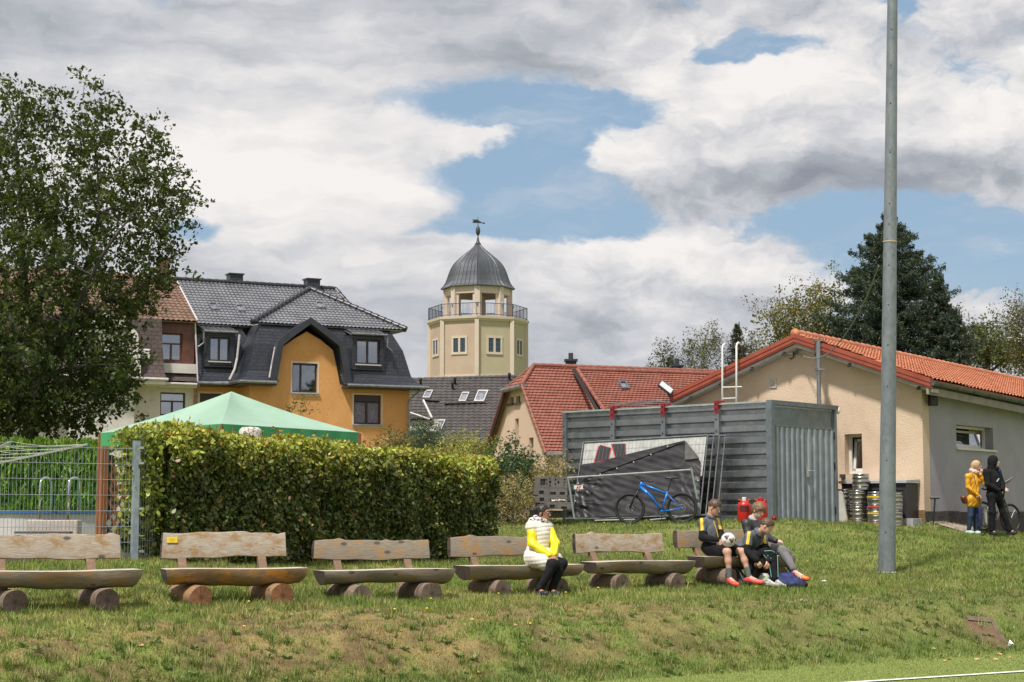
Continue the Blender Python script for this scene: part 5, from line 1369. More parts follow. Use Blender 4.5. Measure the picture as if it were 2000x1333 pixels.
# ---------------- spruce group behind the club building
def spruce(label, px, pyt, pyb, hw, Y, seed, cols, n=15000, group='blue green spruces behind the club building', dens=1.0, lsz=.16):
    top = P(px, pyt, Y); bot = P(px, 1010, Y); bot.z = gz1(bot.x, bot.y); H_2 = top.z-bot.z; W0 = hw/F*Y
    t = thing('spruce_tree', label, 'tree', bot, 0, group); r = np.random.default_rng(seed)
    mb = MB(); mb.tube([bot, bot.lerp(top, .5), top], [.22, .12, .02], 7)
    zb2 = P(px, pyb, Y).z; P_ = []; h = zb2-1.5
    while h < top.z-.1:
        f = (top.z-h)/(top.z-zb2); k = int(8+3*r.random()+5*min(f, 1.2)); a0 = r.random()*7
        for i in range(k):
            a = a0+2*PI*i/k+r.normal()*.15; L = W0*(f**.68)*(.58+.56*r.random())
            if L < .12: L = .12
            d = np.array((math.cos(a), math.sin(a), 0)); b0 = np.array((bot.x, bot.y, h+r.normal()*.1))
            pts = [b0+d*L*s+np.array((0, 0, L*(.16*s-.42*s*s+.30*s**4))) for s in np.linspace(0, 1, 6)]
            if r.random() < .6: mb.tube([Vector(p) for p in pts], [.03*f+.01]*1+[.02*f+.008]*4+[.004], 4, cap=False)
            m = int((38+85*L)*dens)
            s = r.random(m)**.6; q = np.stack([np.interp(s, np.linspace(0, 1, 6), [p[j] for p in pts]) for j in range(3)], -1)
            wd = (.06+.24*(1-s))*min(L, 2.0)*.62; side = np.array((-d[1], d[0], 0)); sg = r.normal(size=m)
            q = q+side*(sg*wd)[:, None]+np.array((0, 0, 1))*(r.normal(size=m)*.06-np.abs(sg)*wd*.25-.05*r.random(m))[:, None]
            P_.append(q)
        h += (.20+.10*r.random())*(.6+.6*min(f, 1))
    pos = np.concatenate(P_); nn = len(pos)
    mb.build('trunk', bark, t, fix=False)
    col = colmix(nn, cols)*(.75+.5*RNG.random((nn, 1)))
    mkobj('crown', leafmesh('crown', pos, np.full(nn, lsz*.78), col, .26, updown=.0), lm, t)
    return t
SB = [(.035, .06, .042), (.055, .085, .06), (.075, .105, .08), (.022, .04, .026)]
spruce('large blue green spruce behind the pole, tallest of the trees at the right', 1748, 424, 700, 178, 60, 3, SB, dens=1.8)
spruce('narrow pointed spruce top just right of the tallest spruce', 1842, 535, 700, 66, 58, 5, SB, dens=1.2)
spruce('small spruce tip at the right edge of the spruce group', 1874, 604, 700, 44, 57, 7, SB, dens=1.2)
# reddish cones near the top
# ---------------- deciduous trees behind the roofs
YG = [(.13, .14, .03), (.2, .18, .04), (.09, .11, .025), (.24, .17, .045)]
tree('maple_tree', 'yellowing broadleaf tree left of the large spruce', 'tree', [(1495, 605), (1515, 585), (1530, 600), (1545, 590), (1570, 570), (1590, 575), (1605, 555), (1625, 560), (1640, 590), (1660, 640), (1655, 720), (1500, 720), (1508, 660), (1492, 625)], 62, 1.6,
     [[(1590, 1000), (1585, 800), (1580, 700), (1590, 620)], [(1585, 760), (1530, 680), (1505, 610)], [(1585, 740), (1620, 640), (1620, 580)]], 120, 110, .095, YG, spread=.36, mind=.33, seed=11)
tree('birch_tree', 'thin birch with drooping twigs above the end of the red roof', 'tree', [(1268, 690), (1280, 668), (1300, 660), (1315, 680), (1320, 730), (1268, 730)], 92, .8, [[(1298, 1000), (1298, 760), (1296, 700), (1285, 672)], [(1298, 740), (1310, 690), (1308, 668)]], 26, 60, .10, [(0.099, 0.093, 0.037), (0.074, 0.074, 0.031)], spread=.3, mind=.3, seed=12, drop=.35, barkm=bark_w, r0=.08, group='birches above the red roof')
tree('birch_tree', 'taller birch with sparse yellow green leaves left of the roof ladder', 'tree', [(1330, 680), (1345, 640), (1365, 655), (1380, 630), (1398, 626), (1412, 650), (1405, 700), (1410, 730), (1325, 730)], 92, 1.2, [[(1368, 1000), (1368, 760), (1372, 690), (1385, 640)], [(1368, 750), (1350, 690), (1342, 650)]], 60, 70, .10, [(0.124, 0.118, 0.037), (0.087, 0.093, 0.031), (0.149, 0.124, 0.043)], spread=.3, mind=.3, seed=13, drop=.4, barkm=bark_w, r0=.09, group='birches above the red roof')
tree('birch_tree', 'sparse birch between the ladder and the cream gable', 'tree', [(1448, 660), (1465, 645), (1485, 660), (1490, 690), (1470, 700), (1440, 700)], 92, .8, [[(1465, 1000), (1464, 760), (1466, 700), (1468, 655)]], 22, 60, .10, [(0.124, 0.118, 0.037), (0.087, 0.093, 0.031)], spread=.28, mind=.3, seed=14, drop=.3, barkm=bark_w, r0=.08, group='birches above the red roof')
spruce('small brownish spruce top beside the ladder hooks', 1444, 629, 720, 34, 92, 15, [(.05, .055, .03), (.075, .06, .035), (.03, .04, .022)], group='small conifers above the red roof', dens=.8, lsz=.12)
spruce('tiny dark conifer tip above the chimney on the red roof', 1312, 694, 740, 24, 92, 16, SB, group='small conifers above the red roof', dens=.7, lsz=.12)
tree('pine_tree', 'round topped pine behind the orange roof at the right', 'tree', [(1890, 690), (1885, 655), (1905, 635), (1925, 628), (1945, 640), (1960, 650), (1985, 670), (2010, 690), (2010, 720), (1890, 710)], 64, 1.5, [[(1930, 1000), (1930, 760), (1930, 680)], [(1930, 730), (1980, 690)]], 110, 110, .10, [(.05, .08, .03), (.09, .12, .03), (.16, .17, .05)], spread=.33, mind=.35, seed=17)
tree('birch_tree', 'weeping birch at the right edge above the orange roof', 'tree', [(1955, 620), (1968, 592), (1990, 575), (2030, 580), (2050, 700), (1985, 705), (1965, 680), (1985, 650)], 60, 1.2, [[(2020, 1000), (2018, 760), (2010, 660), (1990, 590)]], 80, 90, .08, [(0.124, 0.124, 0.043), (0.087, 0.099, 0.031)], spread=.3, mind=.3, seed=18, drop=.5, barkm=bark_w, r0=.1)
# ---------------- garden shrubs in the middle
def shrub(name, label, poly, Y, depth, nc, leafn, lsz, cols, base, spread=.22, seed=1, group=None, aspect=.5, **k):
    return tree(name, label, 'bush', poly, Y, depth, [[(base[0], base[1]), (base[0]+3, base[1]-20), (base[0], (base[1]+poly[0][1])/2)]], nc, leafn, lsz, cols, spread=spread, mind=spread*.8, r0=.04, seed=seed, group=group, aspect=aspect, crownname='foliage', **k)
shrub('conifer_bush', 'dark conifer bush at the corner of the orange house', [(803, 880), (803, 835), (822, 822), (845, 835), (856, 870), (856, 900), (803, 900)], 55, .8, 60, 60, .09, [(.04, .075, .035), (.06, .10, .05)], (828, 960), seed=21, aspect=.3)
shrub('bush', 'yellow green feathery bush above the right part of the hedge', [(852, 890), (862, 862), (885, 856), (905, 862), (925, 850), (945, 855), (950, 900), (850, 910)], 50, .8, 75, 60, .07, [(.42, .42, .08), (.5, .44, .12), (.3, .32, .07)], (900, 980), seed=22, aspect=.3)
shrub('bush', 'dull green bush below the orange wall, just above the hedge', [(735, 870), (760, 850), (790, 852), (806, 860), (806, 890), (735, 890)], 52, .6, 45, 46, .07, [(.12, .13, .04), (.17, .16, .05), (.08, .1, .03)], (770, 960), seed=23, aspect=.4)
shrub('bush', 'dark glossy green bush right of the hedge end', [(948, 905), (965, 895), (985, 880), (998, 870), (1010, 888), (1030, 900), (1050, 920), (1052, 960), (1010, 1000), (955, 1005), (945, 960)], 42.5, .9, 150, 70, .075, [(.035, .075, .03), (.055, .11, .04), (.08, .14, .05)], (990, 1018), seed=24)
for i, (pl_, lb, b_) in enumerate((([(1025, 1010), (1030, 960), (1050, 920), (1075, 895), (1098, 900), (1098, 940), (1050, 945), (1048, 1012)], 'tall dry straw coloured brush behind the block stack', (1055, 1016)),
                               ([(962, 1012), (965, 950), (975, 935), (1005, 930), (1030, 950), (1046, 1000), (1040, 1015)], 'dry feathery brush with ochre tips right of the hedge end', (1000, 1016)))):
    shrub('dry_bush', lb, pl_, 41.6-i*.8, .5, 70, 52, .085, [(.42, .33, .14), (.34, .25, .10), (.5, .4, .2), (.3, .3, .1)], b_, seed=25+i, aspect=.16, spread=.16, drop=.05)
shrub('sapling', 'thin sapling with sparse leaves in front of the orange wall', [(566, 805), (575, 785), (580, 775), (592, 778), (600, 790), (606, 808), (590, 805), (585, 815)], 62, .3, 14, 10, .10, [(.06, .10, .03), (.1, .14, .04)], (585, 880), seed=28, spread=.2)
# ---------------- bright thuja hedge far left
def thuja(px0, px1, pyt, Y0, Y1):
    a, b2 = P(px0, pyt, Y0), P(px1, pyt, Y1); n = 26000
    t = RNG.random(n); z = RNG.random(n); 
    base = np.array(a)[None]*(1-t[:, None])+np.array(b2)[None]*t[:, None]
    zg0 = gz1(-9, 36); top = base[:, 2]+.12*np.sin(t*46)+.1*(vn(t*60, t*3))-.05
    face = RNG.random(n) < .75
    pos = base.copy(); pos[:, 2] = np.where(face, zg0+(top-zg0)*z, top-.05*RNG.random(n)); 
    bul = .16*vn(t*38, z*6, 1, 3)+.12*vn(t*90, z*16, 1, 4)
    pos[:, 1] += np.where(face, -bul-.1+.10*RNG.random(n), RNG.random(n)*.9)
    hfr = (pos[:, 2]-zg0)/(top-zg0)
    col = np.array((.13, .27, .02))*(1-hfr[:, None]*.0)+np.array((.12, .10, .02))*(RNG.random((n, 1))*.9*hfr[:, None])
    col = col*(.6+.7*RNG.random((n, 1)))
    o = thing('thuja_hedge', 'bright green clipped conifer hedge behind the pool', 'hedge', (float((a.x+b2.x)/2), float((a.y+b2.y)/2), zg0))
    d = RNG.normal(size=(n, 3))*.35; d[:, 2] += 1; d /= np.linalg.norm(d, axis=1)[:, None]
    s = np.cross(d, RNG.normal(size=(n, 3))); s /= np.linalg.norm(s, axis=1)[:, None]; L = .20*(.6+.8*RNG.random((n, 1)))
    v = np.stack([pos-d*L*.4, pos+s*.025, pos+d*L*.6, pos-s*.025], 1)
    mkobj('foliage', quads('foliage', v, col), lm, o)
    MB().add([(a.x, a.y+.25, zg0), (b2.x, b2.y+.25, zg0), (b2.x, b2.y+.25, a.z-.15), (a.x, a.y+.25, a.z-.15), (a.x, a.y+.8, zg0), (b2.x, b2.y+.8, zg0), (b2.x, b2.y+.8, a.z-.2), (a.x, a.y+.8, a.z-.2)], [(0, 1, 2, 3), (4, 5, 6, 7), (3, 2, 6, 7), (0, 3, 7, 4), (1, 2, 6, 5)]).build('inner_dark_body', M('hedge_core', (.02, .03, .01), (.04, .05, .015), 8, 1), o)  # plain dark box added inside the leaves for the hedge's shaded depth
thuja(-120, 215, 872, 39, 40)
# ---------------- beech hedge
BH0 = Vector((-4.62, 22.95)); BH1 = Vector((-.42, 31.6)); hd = (BH1-BH0); hL = hd.length; hd /= hL; hn = Vector((hd.y, -hd.x))   # hn faces the camera side
def hedge_pos(u, w, z): return np.stack([BH0.x+hd.x*u-hn.x*w, BH0.y+hd.y*u-hn.y*w, z], -1)
HT0, HT1 = P(300, 838, 23.2).z, P(940, 893, 31.2).z
def htop(u): 
    t = u/hL; return HT0+(HT1-HT0)*t+.05*np.sin(u*2.1)+.10*(fbm(u, u*0, 1.1, 3, 8)-.5)-.45*np.exp(-(np.minimum(u, hL-u)/.16)**2)*0
n = 84000; wd = .62
face = RNG.choice(4, n, p=[.66, .16, .09, .09]); u = RNG.random(n)*hL; w = RNG.random(n)*wd; zr_ = RNG.random(n)
gg = gz(BH0.x+hd.x*u, BH0.y+hd.y*u)
u = np.where(face == 2, .0, u); u = np.where(face == 3, hL, u)
tp = htop(u)
rr_ = .22; zz = gg+.02+(tp-gg-.02)*zr_
rim = np.clip((zz-(tp-rr_))/rr_, 0, 1)
w = np.where(face == 0, .10*rim**2, w); zz = np.where(face == 1, tp-.10*np.abs(w/wd*2-1)**4, zz)
bul = (fbm(u*1.0+w, zz, 1.3, 3, 4)-.5)*.34+(fbm(u*1.0+w, zz, 4.2, 2, 14)-.5)*.2
j = -np.abs(RNG.normal(size=n))*.10
endr = .22*np.clip(((zz-gg)/(tp-gg)-.75)/.25, 0, 1)**2
uu = np.where(face == 2, -bul-j*.8+endr-.05, np.where(face == 3, hL+bul+j-endr, u)); ww = np.where(face == 0, w-bul+j*.9-.10, w)
zz = np.where(face == 1, zz+bul*.7+j+.03, zz)
# left end spills forward past the fence post near the top
pos = hedge_pos(uu, ww, zz)
hf = np.clip((zz-gg)/(tp-gg), 0, 1.1)
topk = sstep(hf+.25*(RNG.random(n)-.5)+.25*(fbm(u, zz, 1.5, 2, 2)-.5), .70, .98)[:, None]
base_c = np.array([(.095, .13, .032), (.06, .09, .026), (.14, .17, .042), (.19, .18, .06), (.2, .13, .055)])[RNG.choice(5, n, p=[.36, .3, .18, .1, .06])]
top_c = np.array([(.46, .47, .07), (.36, .42, .07), (.52, .42, .08), (.46, .23, .06), (.26, .32, .06)])[RNG.choice(5, n, p=[.3, .32, .14, .06, .18])]  # lighter leaf colours paint sunlight onto the hedge top
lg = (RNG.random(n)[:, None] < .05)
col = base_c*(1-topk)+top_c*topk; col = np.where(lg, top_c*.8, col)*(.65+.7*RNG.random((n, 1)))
hg = thing('beech_hedge', 'tall clipped beech hedge with top leaves coloured sunlit yellow green behind the benches', 'hedge', (float(BH0.x+BH1.x)/2, float(BH0.y+BH1.y)/2, float(gz1(-2.5, 27.2))))
m = 2600; t = RNG.random(m); e_ = P(300, 850, 22.75); ex = P(232, 850, 22.9); qx = ex.x+(e_.x-ex.x)*(1-t**1.6*1.0)+.0; qz = gz1(-5, 22.8)+.25+1.45*RNG.random(m)**.62; qx = qx+.12*(1-np.clip((qz-qz.min())/1.2, 0, 1))
pos = np.vstack([pos, np.stack([qx+.05*RNG.normal(size=m), 22.95+.18*RNG.normal(size=m), qz], -1)]); k_ = RNG.random((m, 1)) < .55; col = np.vstack([col, np.where(k_, np.array((.34, .38, .06)), np.array((.16, .21, .045)))*(.6+.7*RNG.random((m, 1)))]); flat_x = np.tile(np.array((.2, -1, .3)), (m, 1))
flat = np.where((face == 1)[:, None], np.array((0, 0, 1.0)), np.where((face == 0)[:, None], np.array((hn.x, hn.y, .5)), np.array((-hd.x, -hd.y, .4))))
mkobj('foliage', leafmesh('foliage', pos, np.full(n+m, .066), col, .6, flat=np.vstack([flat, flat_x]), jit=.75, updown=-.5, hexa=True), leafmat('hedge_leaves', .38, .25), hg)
# shoots sticking out of the top
ns_ = 170; us = RNG.random(ns_)*hL; ws = RNG.random(ns_)*wd; hh = .05+.16*RNG.random(ns_)**2; mb = MB(); lp = []
for a, b2, h in zip(us, ws, hh):
    p = Vector(hedge_pos(np.array(a), np.array(b2), htop(np.array([a]))[0]-.05)); q = p+Vector((random.gauss(0, .04), random.gauss(0, .04), h+.05)); mb.tube([p, q], [.003, .0015], 3, cap=False)
    for _ in range(6): lp.append(p.lerp(q, .3+.7*random.random()))
lp = np.array([tuple(p) for p in lp]); mkobj('top_shoots', leafmesh('top_shoots', lp, np.full(len(lp), .06), colmix(len(lp), [(.34, .36, .06), (.4, .25, .06)]), .5, updown=.8), lm, hg)['kind'] = 'stuff'
mb.build('shoot_stems', bark, hg)['kind'] = 'stuff'
# solid dark body added for the shaded depth of the hedge, and stems
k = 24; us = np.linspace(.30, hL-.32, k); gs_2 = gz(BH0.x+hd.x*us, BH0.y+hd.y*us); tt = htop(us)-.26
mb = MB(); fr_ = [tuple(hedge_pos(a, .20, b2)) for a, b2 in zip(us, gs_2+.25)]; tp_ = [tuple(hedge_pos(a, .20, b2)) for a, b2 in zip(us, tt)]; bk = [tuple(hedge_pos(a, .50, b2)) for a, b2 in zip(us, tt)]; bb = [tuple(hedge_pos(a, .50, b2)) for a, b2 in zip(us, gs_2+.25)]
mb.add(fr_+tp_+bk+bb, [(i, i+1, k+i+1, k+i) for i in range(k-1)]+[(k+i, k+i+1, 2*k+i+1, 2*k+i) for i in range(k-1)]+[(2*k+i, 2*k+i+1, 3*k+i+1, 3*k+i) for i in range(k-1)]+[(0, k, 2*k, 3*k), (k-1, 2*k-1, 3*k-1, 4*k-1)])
mb.build('inner_dark_body', M('hedge_core', (.02, .03, .01)), hg)
mb = MB()
for i in range(60):
    a = RNG.random()*hL; p = Vector(hedge_pos(np.array(a), np.array(.1+.4*RNG.random()), gz1(BH0.x+hd.x*a, BH0.y+hd.y*a)-.05)); mb.tube([p, p+Vector((random.gauss(0, .05), random.gauss(0, .05), .7))], [.016, .01], 4)
mb.build('stems', bark, hg)['kind'] = 'stuff'
# ================================================================ garden: fence, pool, canopy
fgrey = M('fence_grey', (.26, .29, .31), (.34, .37, .39), 6, .5, .3)
FN = Fr(0, 0, 37, origin=(-4.86, 22.6, 0)); zt = P(268, 890, 22.6).z; zbf = P(268, 1093, 22.6).z
fe = thing('mesh_fence', 'grey double wire mesh fence left of the hedge with a steel post', 'fence', (-4.86, 22.6, zbf))
def meshpanel(fr, u0, u1, z0, z1, nm='wire_panel'):
    mb = MB(); u = u0
    while u < u1: mb.tube([fr.W(u, 0, z0), fr.W(u, 0, z1+.02)], .0028, 4, cap=False); u += .05
    z = z0+.02
    while z <= z1+.001:
        for w in (-.006, .006): mb.tube([fr.W(u0, w, z), fr.W(u1, w, z)], .0036, 4, cap=False)
        z += .2
    return mb.build(nm, fgrey, fe)
dz = zt-zbf; n200 = round(dz/.2)
meshpanel(FN, -2.55, -.04, zbf, zbf+.2*n200+.02)
meshpanel(FN, -5.1, -2.6, zbf-.02, zbf+.2*n200)
FN2 = Fr(0, 0, math.degrees(math.atan2(hd.y, hd.x)), origin=(-4.82, 22.62, 0))
meshpanel(FN2, .03, .75, zbf+.02, zbf+.2*n200+.1)
mb = MB(); pz = P(272, 868, 22.6).z
MB().box((-4.86, 22.56, (pz+zbf)/2-.1), (.085, .085, pz-zbf+.3), Matrix.Rotation(R(30), 3, 'Z')).build('post', M('post_galv', (.26, .31, .35), (.36, .41, .45), 7, .5, .4), fe, bevel=.006)
MB().box((-4.86, 22.56, pz+.055), (.09, .09, .015), Matrix.Rotation(R(30), 3, 'Z')).build('post_cap', black_pl, fe)
p = FN.W(-2.58, .03, 0); MB().box((p.x, p.y, (zt+zbf)/2), (.06, .04, dz+.1)).build('post', fgrey, fe)
mb = MB()
for py in (875, 905, 994, 1077): q = P(277, py, 22.5); mb.box(q, (.06, .05, .03)); 
mb.build('clamps', M('clamp_steel', (.5, .5, .5), rough=.3, metal=.8), fe)
# gravel strip and edging
GR = MB(); 
for i in range(900):
    a = RNG.random(); w = RNG.random(); p = FN.W(-4.6+4.2*a, .15+.5*w, 0); z = gz1(p.x, p.y); s = .014+.02*RNG.random(); GR.ball((p.x, p.y, z+.01), (s, s*.8, s*.6), 5, 4, m=int(RNG.random() < .5))
o = GR.build('gravel', [M('gravel_pale', (.45, .38, .32), (.6, .55, .5), 9), M('gravel_rust', (.3, .18, .12), (.38, .26, .18), 9)]); setp(o, 'strip of pale and rusty gravel along the mesh fence', 'gravel', kind='stuff')
o = MB(); 
for i in range(5): a, b2 = FN.W(-4.8+i*.98, .02, 0), FN.W(-3.84+i*.98, .02, 0); c = (a+b2)/2; o.box((c.x, c.y, gz1(c.x, c.y)+.0), (.95, .06, .16), Matrix.Rotation(R(37), 3, 'Z'))
o = o.build('kerb_edging', M('concrete_edge', (.16, .14, .13), (.24, .22, .2), 7)); setp(o, 'dark concrete edging under the mesh fence', 'kerb')
# pool
poolw = M('pool_white', (.62, .60, .58), (.52, .5, .5), 3, .5); blue = M('pool_blue', (.03, .14, .38), rough=.4)
pc_ = P(70, 1000, 37.0); zrim = P(70, 1001, 34.3).z; zpg = gz1(pc_.x, pc_.y)-.05
po = thing('pool', 'round above ground pool with pale wall and blue rim behind the fence', 'pool', (pc_.x, pc_.y, zpg))
MB().lathe([(2.7, zpg), (2.7, zrim), (2.64, zrim), (2.64, zpg)], (pc_.x, pc_.y, 0), 72, cap=False).build('wall', poolw, po, smooth=False)
MB().lathe([(2.63, zrim-.015), (2.75, zrim-.015), (2.75, zrim+.03), (2.63, zrim+.03), (2.63, zrim-.015)], (pc_.x, pc_.y, 0), 72, cap=False).build('rim', blue, po)
MB().lathe([(2.6, zrim-.2), (.01, zrim-.2)], (pc_.x, pc_.y, 0), 48, cap=False).build('water', M('pool_water', (.05, .3, .4), rough=.05), po)
t = thing('pool_ladder', 'stainless pool ladder with two curved handrails', 'ladder', P(110, 1012, 33.9))
for px in (82, 138):
    a = P(px-5, 1014, 34.1); pts = []
    rr2 = .075; zt_ = P(px, 935, 34.1).z
    pts = [a, Vector((a.x, a.y, zt_-rr2))]+[Vector((a.x+rr2-rr2*math.cos(PI*k/8), a.y+.25*k/8, zt_-rr2+rr2*1.3*math.sin(PI*k/8))) for k in range(1, 9)]+[Vector((a.x+2*rr2, a.y+.25, zrim))]
    MB().tube(pts, .022, 8).build('handrail', M('chrome', (.6, .6, .62), (.7, .7, .72), 6, .15, .95), t, smooth=True)
MB().box(P(110, 1016, 34.0), (.5, .12, .03)).box(P(110, 1030, 34.0), (.5, .12, .03)).build('tread', M('tread_dark', (.08, .07, .07)), t)
t = thing('step_block', 'beige concrete step block in front of the pool wall', 'block', P(104, 1045, 33.6))
a, b2 = P(53, 1040, 33.6), P(154, 1016, 33.6); MB().box(((a.x+b2.x)/2, 33.7, (a.z+b2.z)/2-.1), (b2.x-a.x, .35, b2.z-a.z+.2)).build('block', M('beige_concrete', (.42, .36, .32), (.5, .44, .4), 8), t, bevel=.02)
MB().box(P(85, 1040.5, 33.3), (1.05, .25, .04)).build('board', M('tread_dark', (.08, .07, .07)), t)
# rotary clothes dryer
t = thing('clothes_dryer', 'rotary clothes dryer with long metal arms and lines over the garden', 'clothes dryer', onG(-190, 27))
ar = M('dryer_arm', (.42, .42, .40), (.5, .5, .5), 5, .4, .6); hub = P(-190, 945, 27)
arms = [P(172, 868, 26.2), P(24, 863, 28.9), P(-400, 880, 27.5), P(-260, 868, 25)]
MB().tube([onG(-190, 27), hub+Vector((0, 0, .1))], .025, 8).build('post', ar, t)
for a in arms: o = MB().bar(hub, a, .035, .028).build('arm', ar, t); MB().box(a, (.03, .03, .09)).build('arm_cap', M('dryer_green', (.02, .12, .09)), o)
mb = MB()
for k in range(7):
    f = 1-.1*k; q = [hub.lerp(a, f) for a in (arms[0], arms[1], arms[2], arms[3])]
    for i in range(4):
        a, b2 = q[i], q[(i+1) % 4]; mb.tube([a.lerp(b2, s)-Vector((0, 0, .05*math.sin(PI*s))) for s in (0, .25, .5, .75, 1)], .004, 3, cap=False)
mb.build('lines', M('line_pale', (.5, .52, .45)), t)
# canopy
ctz = P(432, 828, 28.85); cl_, crr = P(195, 846, 31), P(702, 845, 31.2); pk = P(452, 765, 31.2); cf = ctz; cb_ = Vector((cl_.x+crr.x-cf.x, cl_.y+crr.y-cf.y, cl_.z))
gt = thing('canopy', 'green pavilion canopy with a peaked pale green roof behind the hedge', 'canopy', (pk.x, pk.y, gz1(pk.x, pk.y)))
can = M('canopy_top', (.25, .39, .29), (.29, .43, .33), 1.2, .6, c3=(.22, .36, .26), s3=1.5, l3=.5, h3=.8); can_d = M('canopy_valance', (.04, .27, .10), (.055, .31, .125), 2, .6)
ce = [cl_, cf, crr, cb_]
mb = MB(); N = 14
for i in range(4):
    a, b2 = ce[i], ce[(i+1) % 4]; vs = []; 
    for r_ in range(N+1):
        for c in range(N+1):
            s = r_/N; q = a.lerp(b2, c/N).lerp(pk, s); e_ = abs(c/N-.5)*2
            q = q-Vector((0, 0, .16*math.sin(PI*s)*(.25+.75*(1-e_**2)))); vs.append(q)
    mb.add(vs, [(r_*(N+1)+c, r_*(N+1)+c+1, (r_+1)*(N+1)+c+1, (r_+1)*(N+1)+c) for r_ in range(N) for c in range(N)])
mb.build('roof_fabric', can, gt, smooth=False, auto=20)
mb = MB()
for i in range(4):
    a, b2 = ce[i], ce[(i+1) % 4]; vs = []; K2 = 40; out_ = (a+b2)/2-Vector((pk.x, pk.y, 0)); out_.z = 0; out_.normalize()
    for c in range(K2+1):
        q = a.lerp(b2, c/K2); sc = .24+.03*abs(math.sin(c/K2*PI*5)); vs += [q+Vector((0, 0, .0)), q+out_*.01*math.sin(c*1.1)-Vector((0, 0, sc))]
    mb.add(vs, [(2*c, 2*c+1, 2*c+3, 2*c+2) for c in range(K2)])
mb.build('valance', can_d, gt, fix=False)
wo_ = M('brown_wood', (.22, .075, .025), (.30, .11, .04), 5, .6, stretch=(4, 4, .6))
for a in ce: MB().tube([(a.x, a.y, gz1(a.x, a.y)-.05), (a.x, a.y, a.z-.02)], .03, 8).build('leg', wo_, gt)
# lattice screen at the left canopy post
t = thing('lattice_screen', 'brown wooden lattice panel standing under the left canopy corner', 'lattice', (cl_.x+.2, cl_.y-.3, gz1(cl_.x, cl_.y)))
La, Lb = P(196, 1045, 30.6), P(250, 1045, 30.9); zt_ = P(200, 872, 30.6).z; zb2 = P(200, 1092, 30.6).z
fl = Fr(0, 0, math.degrees(math.atan2(Lb.y-La.y, Lb.x-La.x)), origin=(La.x, La.y, 0)); wl = (Vector((Lb.x, Lb.y))-Vector((La.x, La.y))).length
mb = MB(); mb.fbox(fl, 0, .1, 0, .1, zb2, zt_); mb.fbox(fl, wl-.1, wl+.0, 0, .1, zb2, zt_); mb.fbox(fl, .1, wl-.1, 0.01, .09, zt_-.06, zt_); mb.build('frame', wo_, t)
mb = MB(); h = zt_-zb2; iw = wl-.2; k = 0; z = zb2-.3
while z < zt_:
    for s in (1, -1):
        a, b2 = (.1, z), (.1+iw, z+iw*1.35)
        if s < 0: a, b2 = (.1, z+iw*1.35), (.1+iw, z)
        za, zc = a[1], b2[1]
        if min(za, zc) > zb2 and max(za, zc) < zt_: mb.bar(fl.W(a[0], .035+.02*(s > 0), za), fl.W(b2[0], .035+.02*(s > 0), zc), .05, .014, up=fl.e2)
    z += .235
mb.build('slats', wo_, t)
t = thing('garden_table', 'dark green slatted folding table edge under the lattice', 'table', P(225, 1092, 29.8))
q = P(228, 1033, 29.6); mb = MB()
for i in range(5): mb.box(q+Vector((0, .1*i, .0)), (.5, .08, .02))
mb.build('top', M('dark_green_paint', (.015, .035, .03), rough=.4), t)
for sx in (-.2, .2): MB().bar(q+Vector((sx, .2, 0)), Vector((q.x-sx, q.y+.2, gz1(q.x, q.y))), .03).build('leg', M('dark_green_paint', (.015, .035, .03)), t)
t = thing('brown_drum', 'brown wooden planter tub beside the fence post', 'planter', P(240, 1092, 29.4)); q = P(241, 1060, 29.4); zg_ = gz1(q.x, q.y)
MB().lathe([(.16, zg_), (.17, P(241, 1042, 29.4).z)], (q.x, q.y, 0), 16).build('tub', M('dark_brown', (.05, .025, .018), (.08, .04, .03), 7), t)
# pale speckled drum top between canopy and hedge
q = P(489, 848, 26.6); t = thing('birch_log', 'white speckled rounded log top poking up behind the hedge', 'log', (q.x, q.y, gz1(q.x, q.y)))
MB().lathe([(.17, 0), (.175, q.z-.1-gz1(q.x, q.y)+.13), (.165, q.z+.07-gz1(q.x, q.y)), (.12, q.z+.10-gz1(q.x, q.y)), (.0, q.z+.11-gz1(q.x, q.y))], (q.x, q.y, gz1(q.x, q.y)), 20, cap=False).build('bark', M('birch_speckle', (.62, .58, .56), (.2, .14, .13), 22, .8, det=3, lo=.5, hi=.6, stretch=(1, 1, 3)), t, smooth=True)
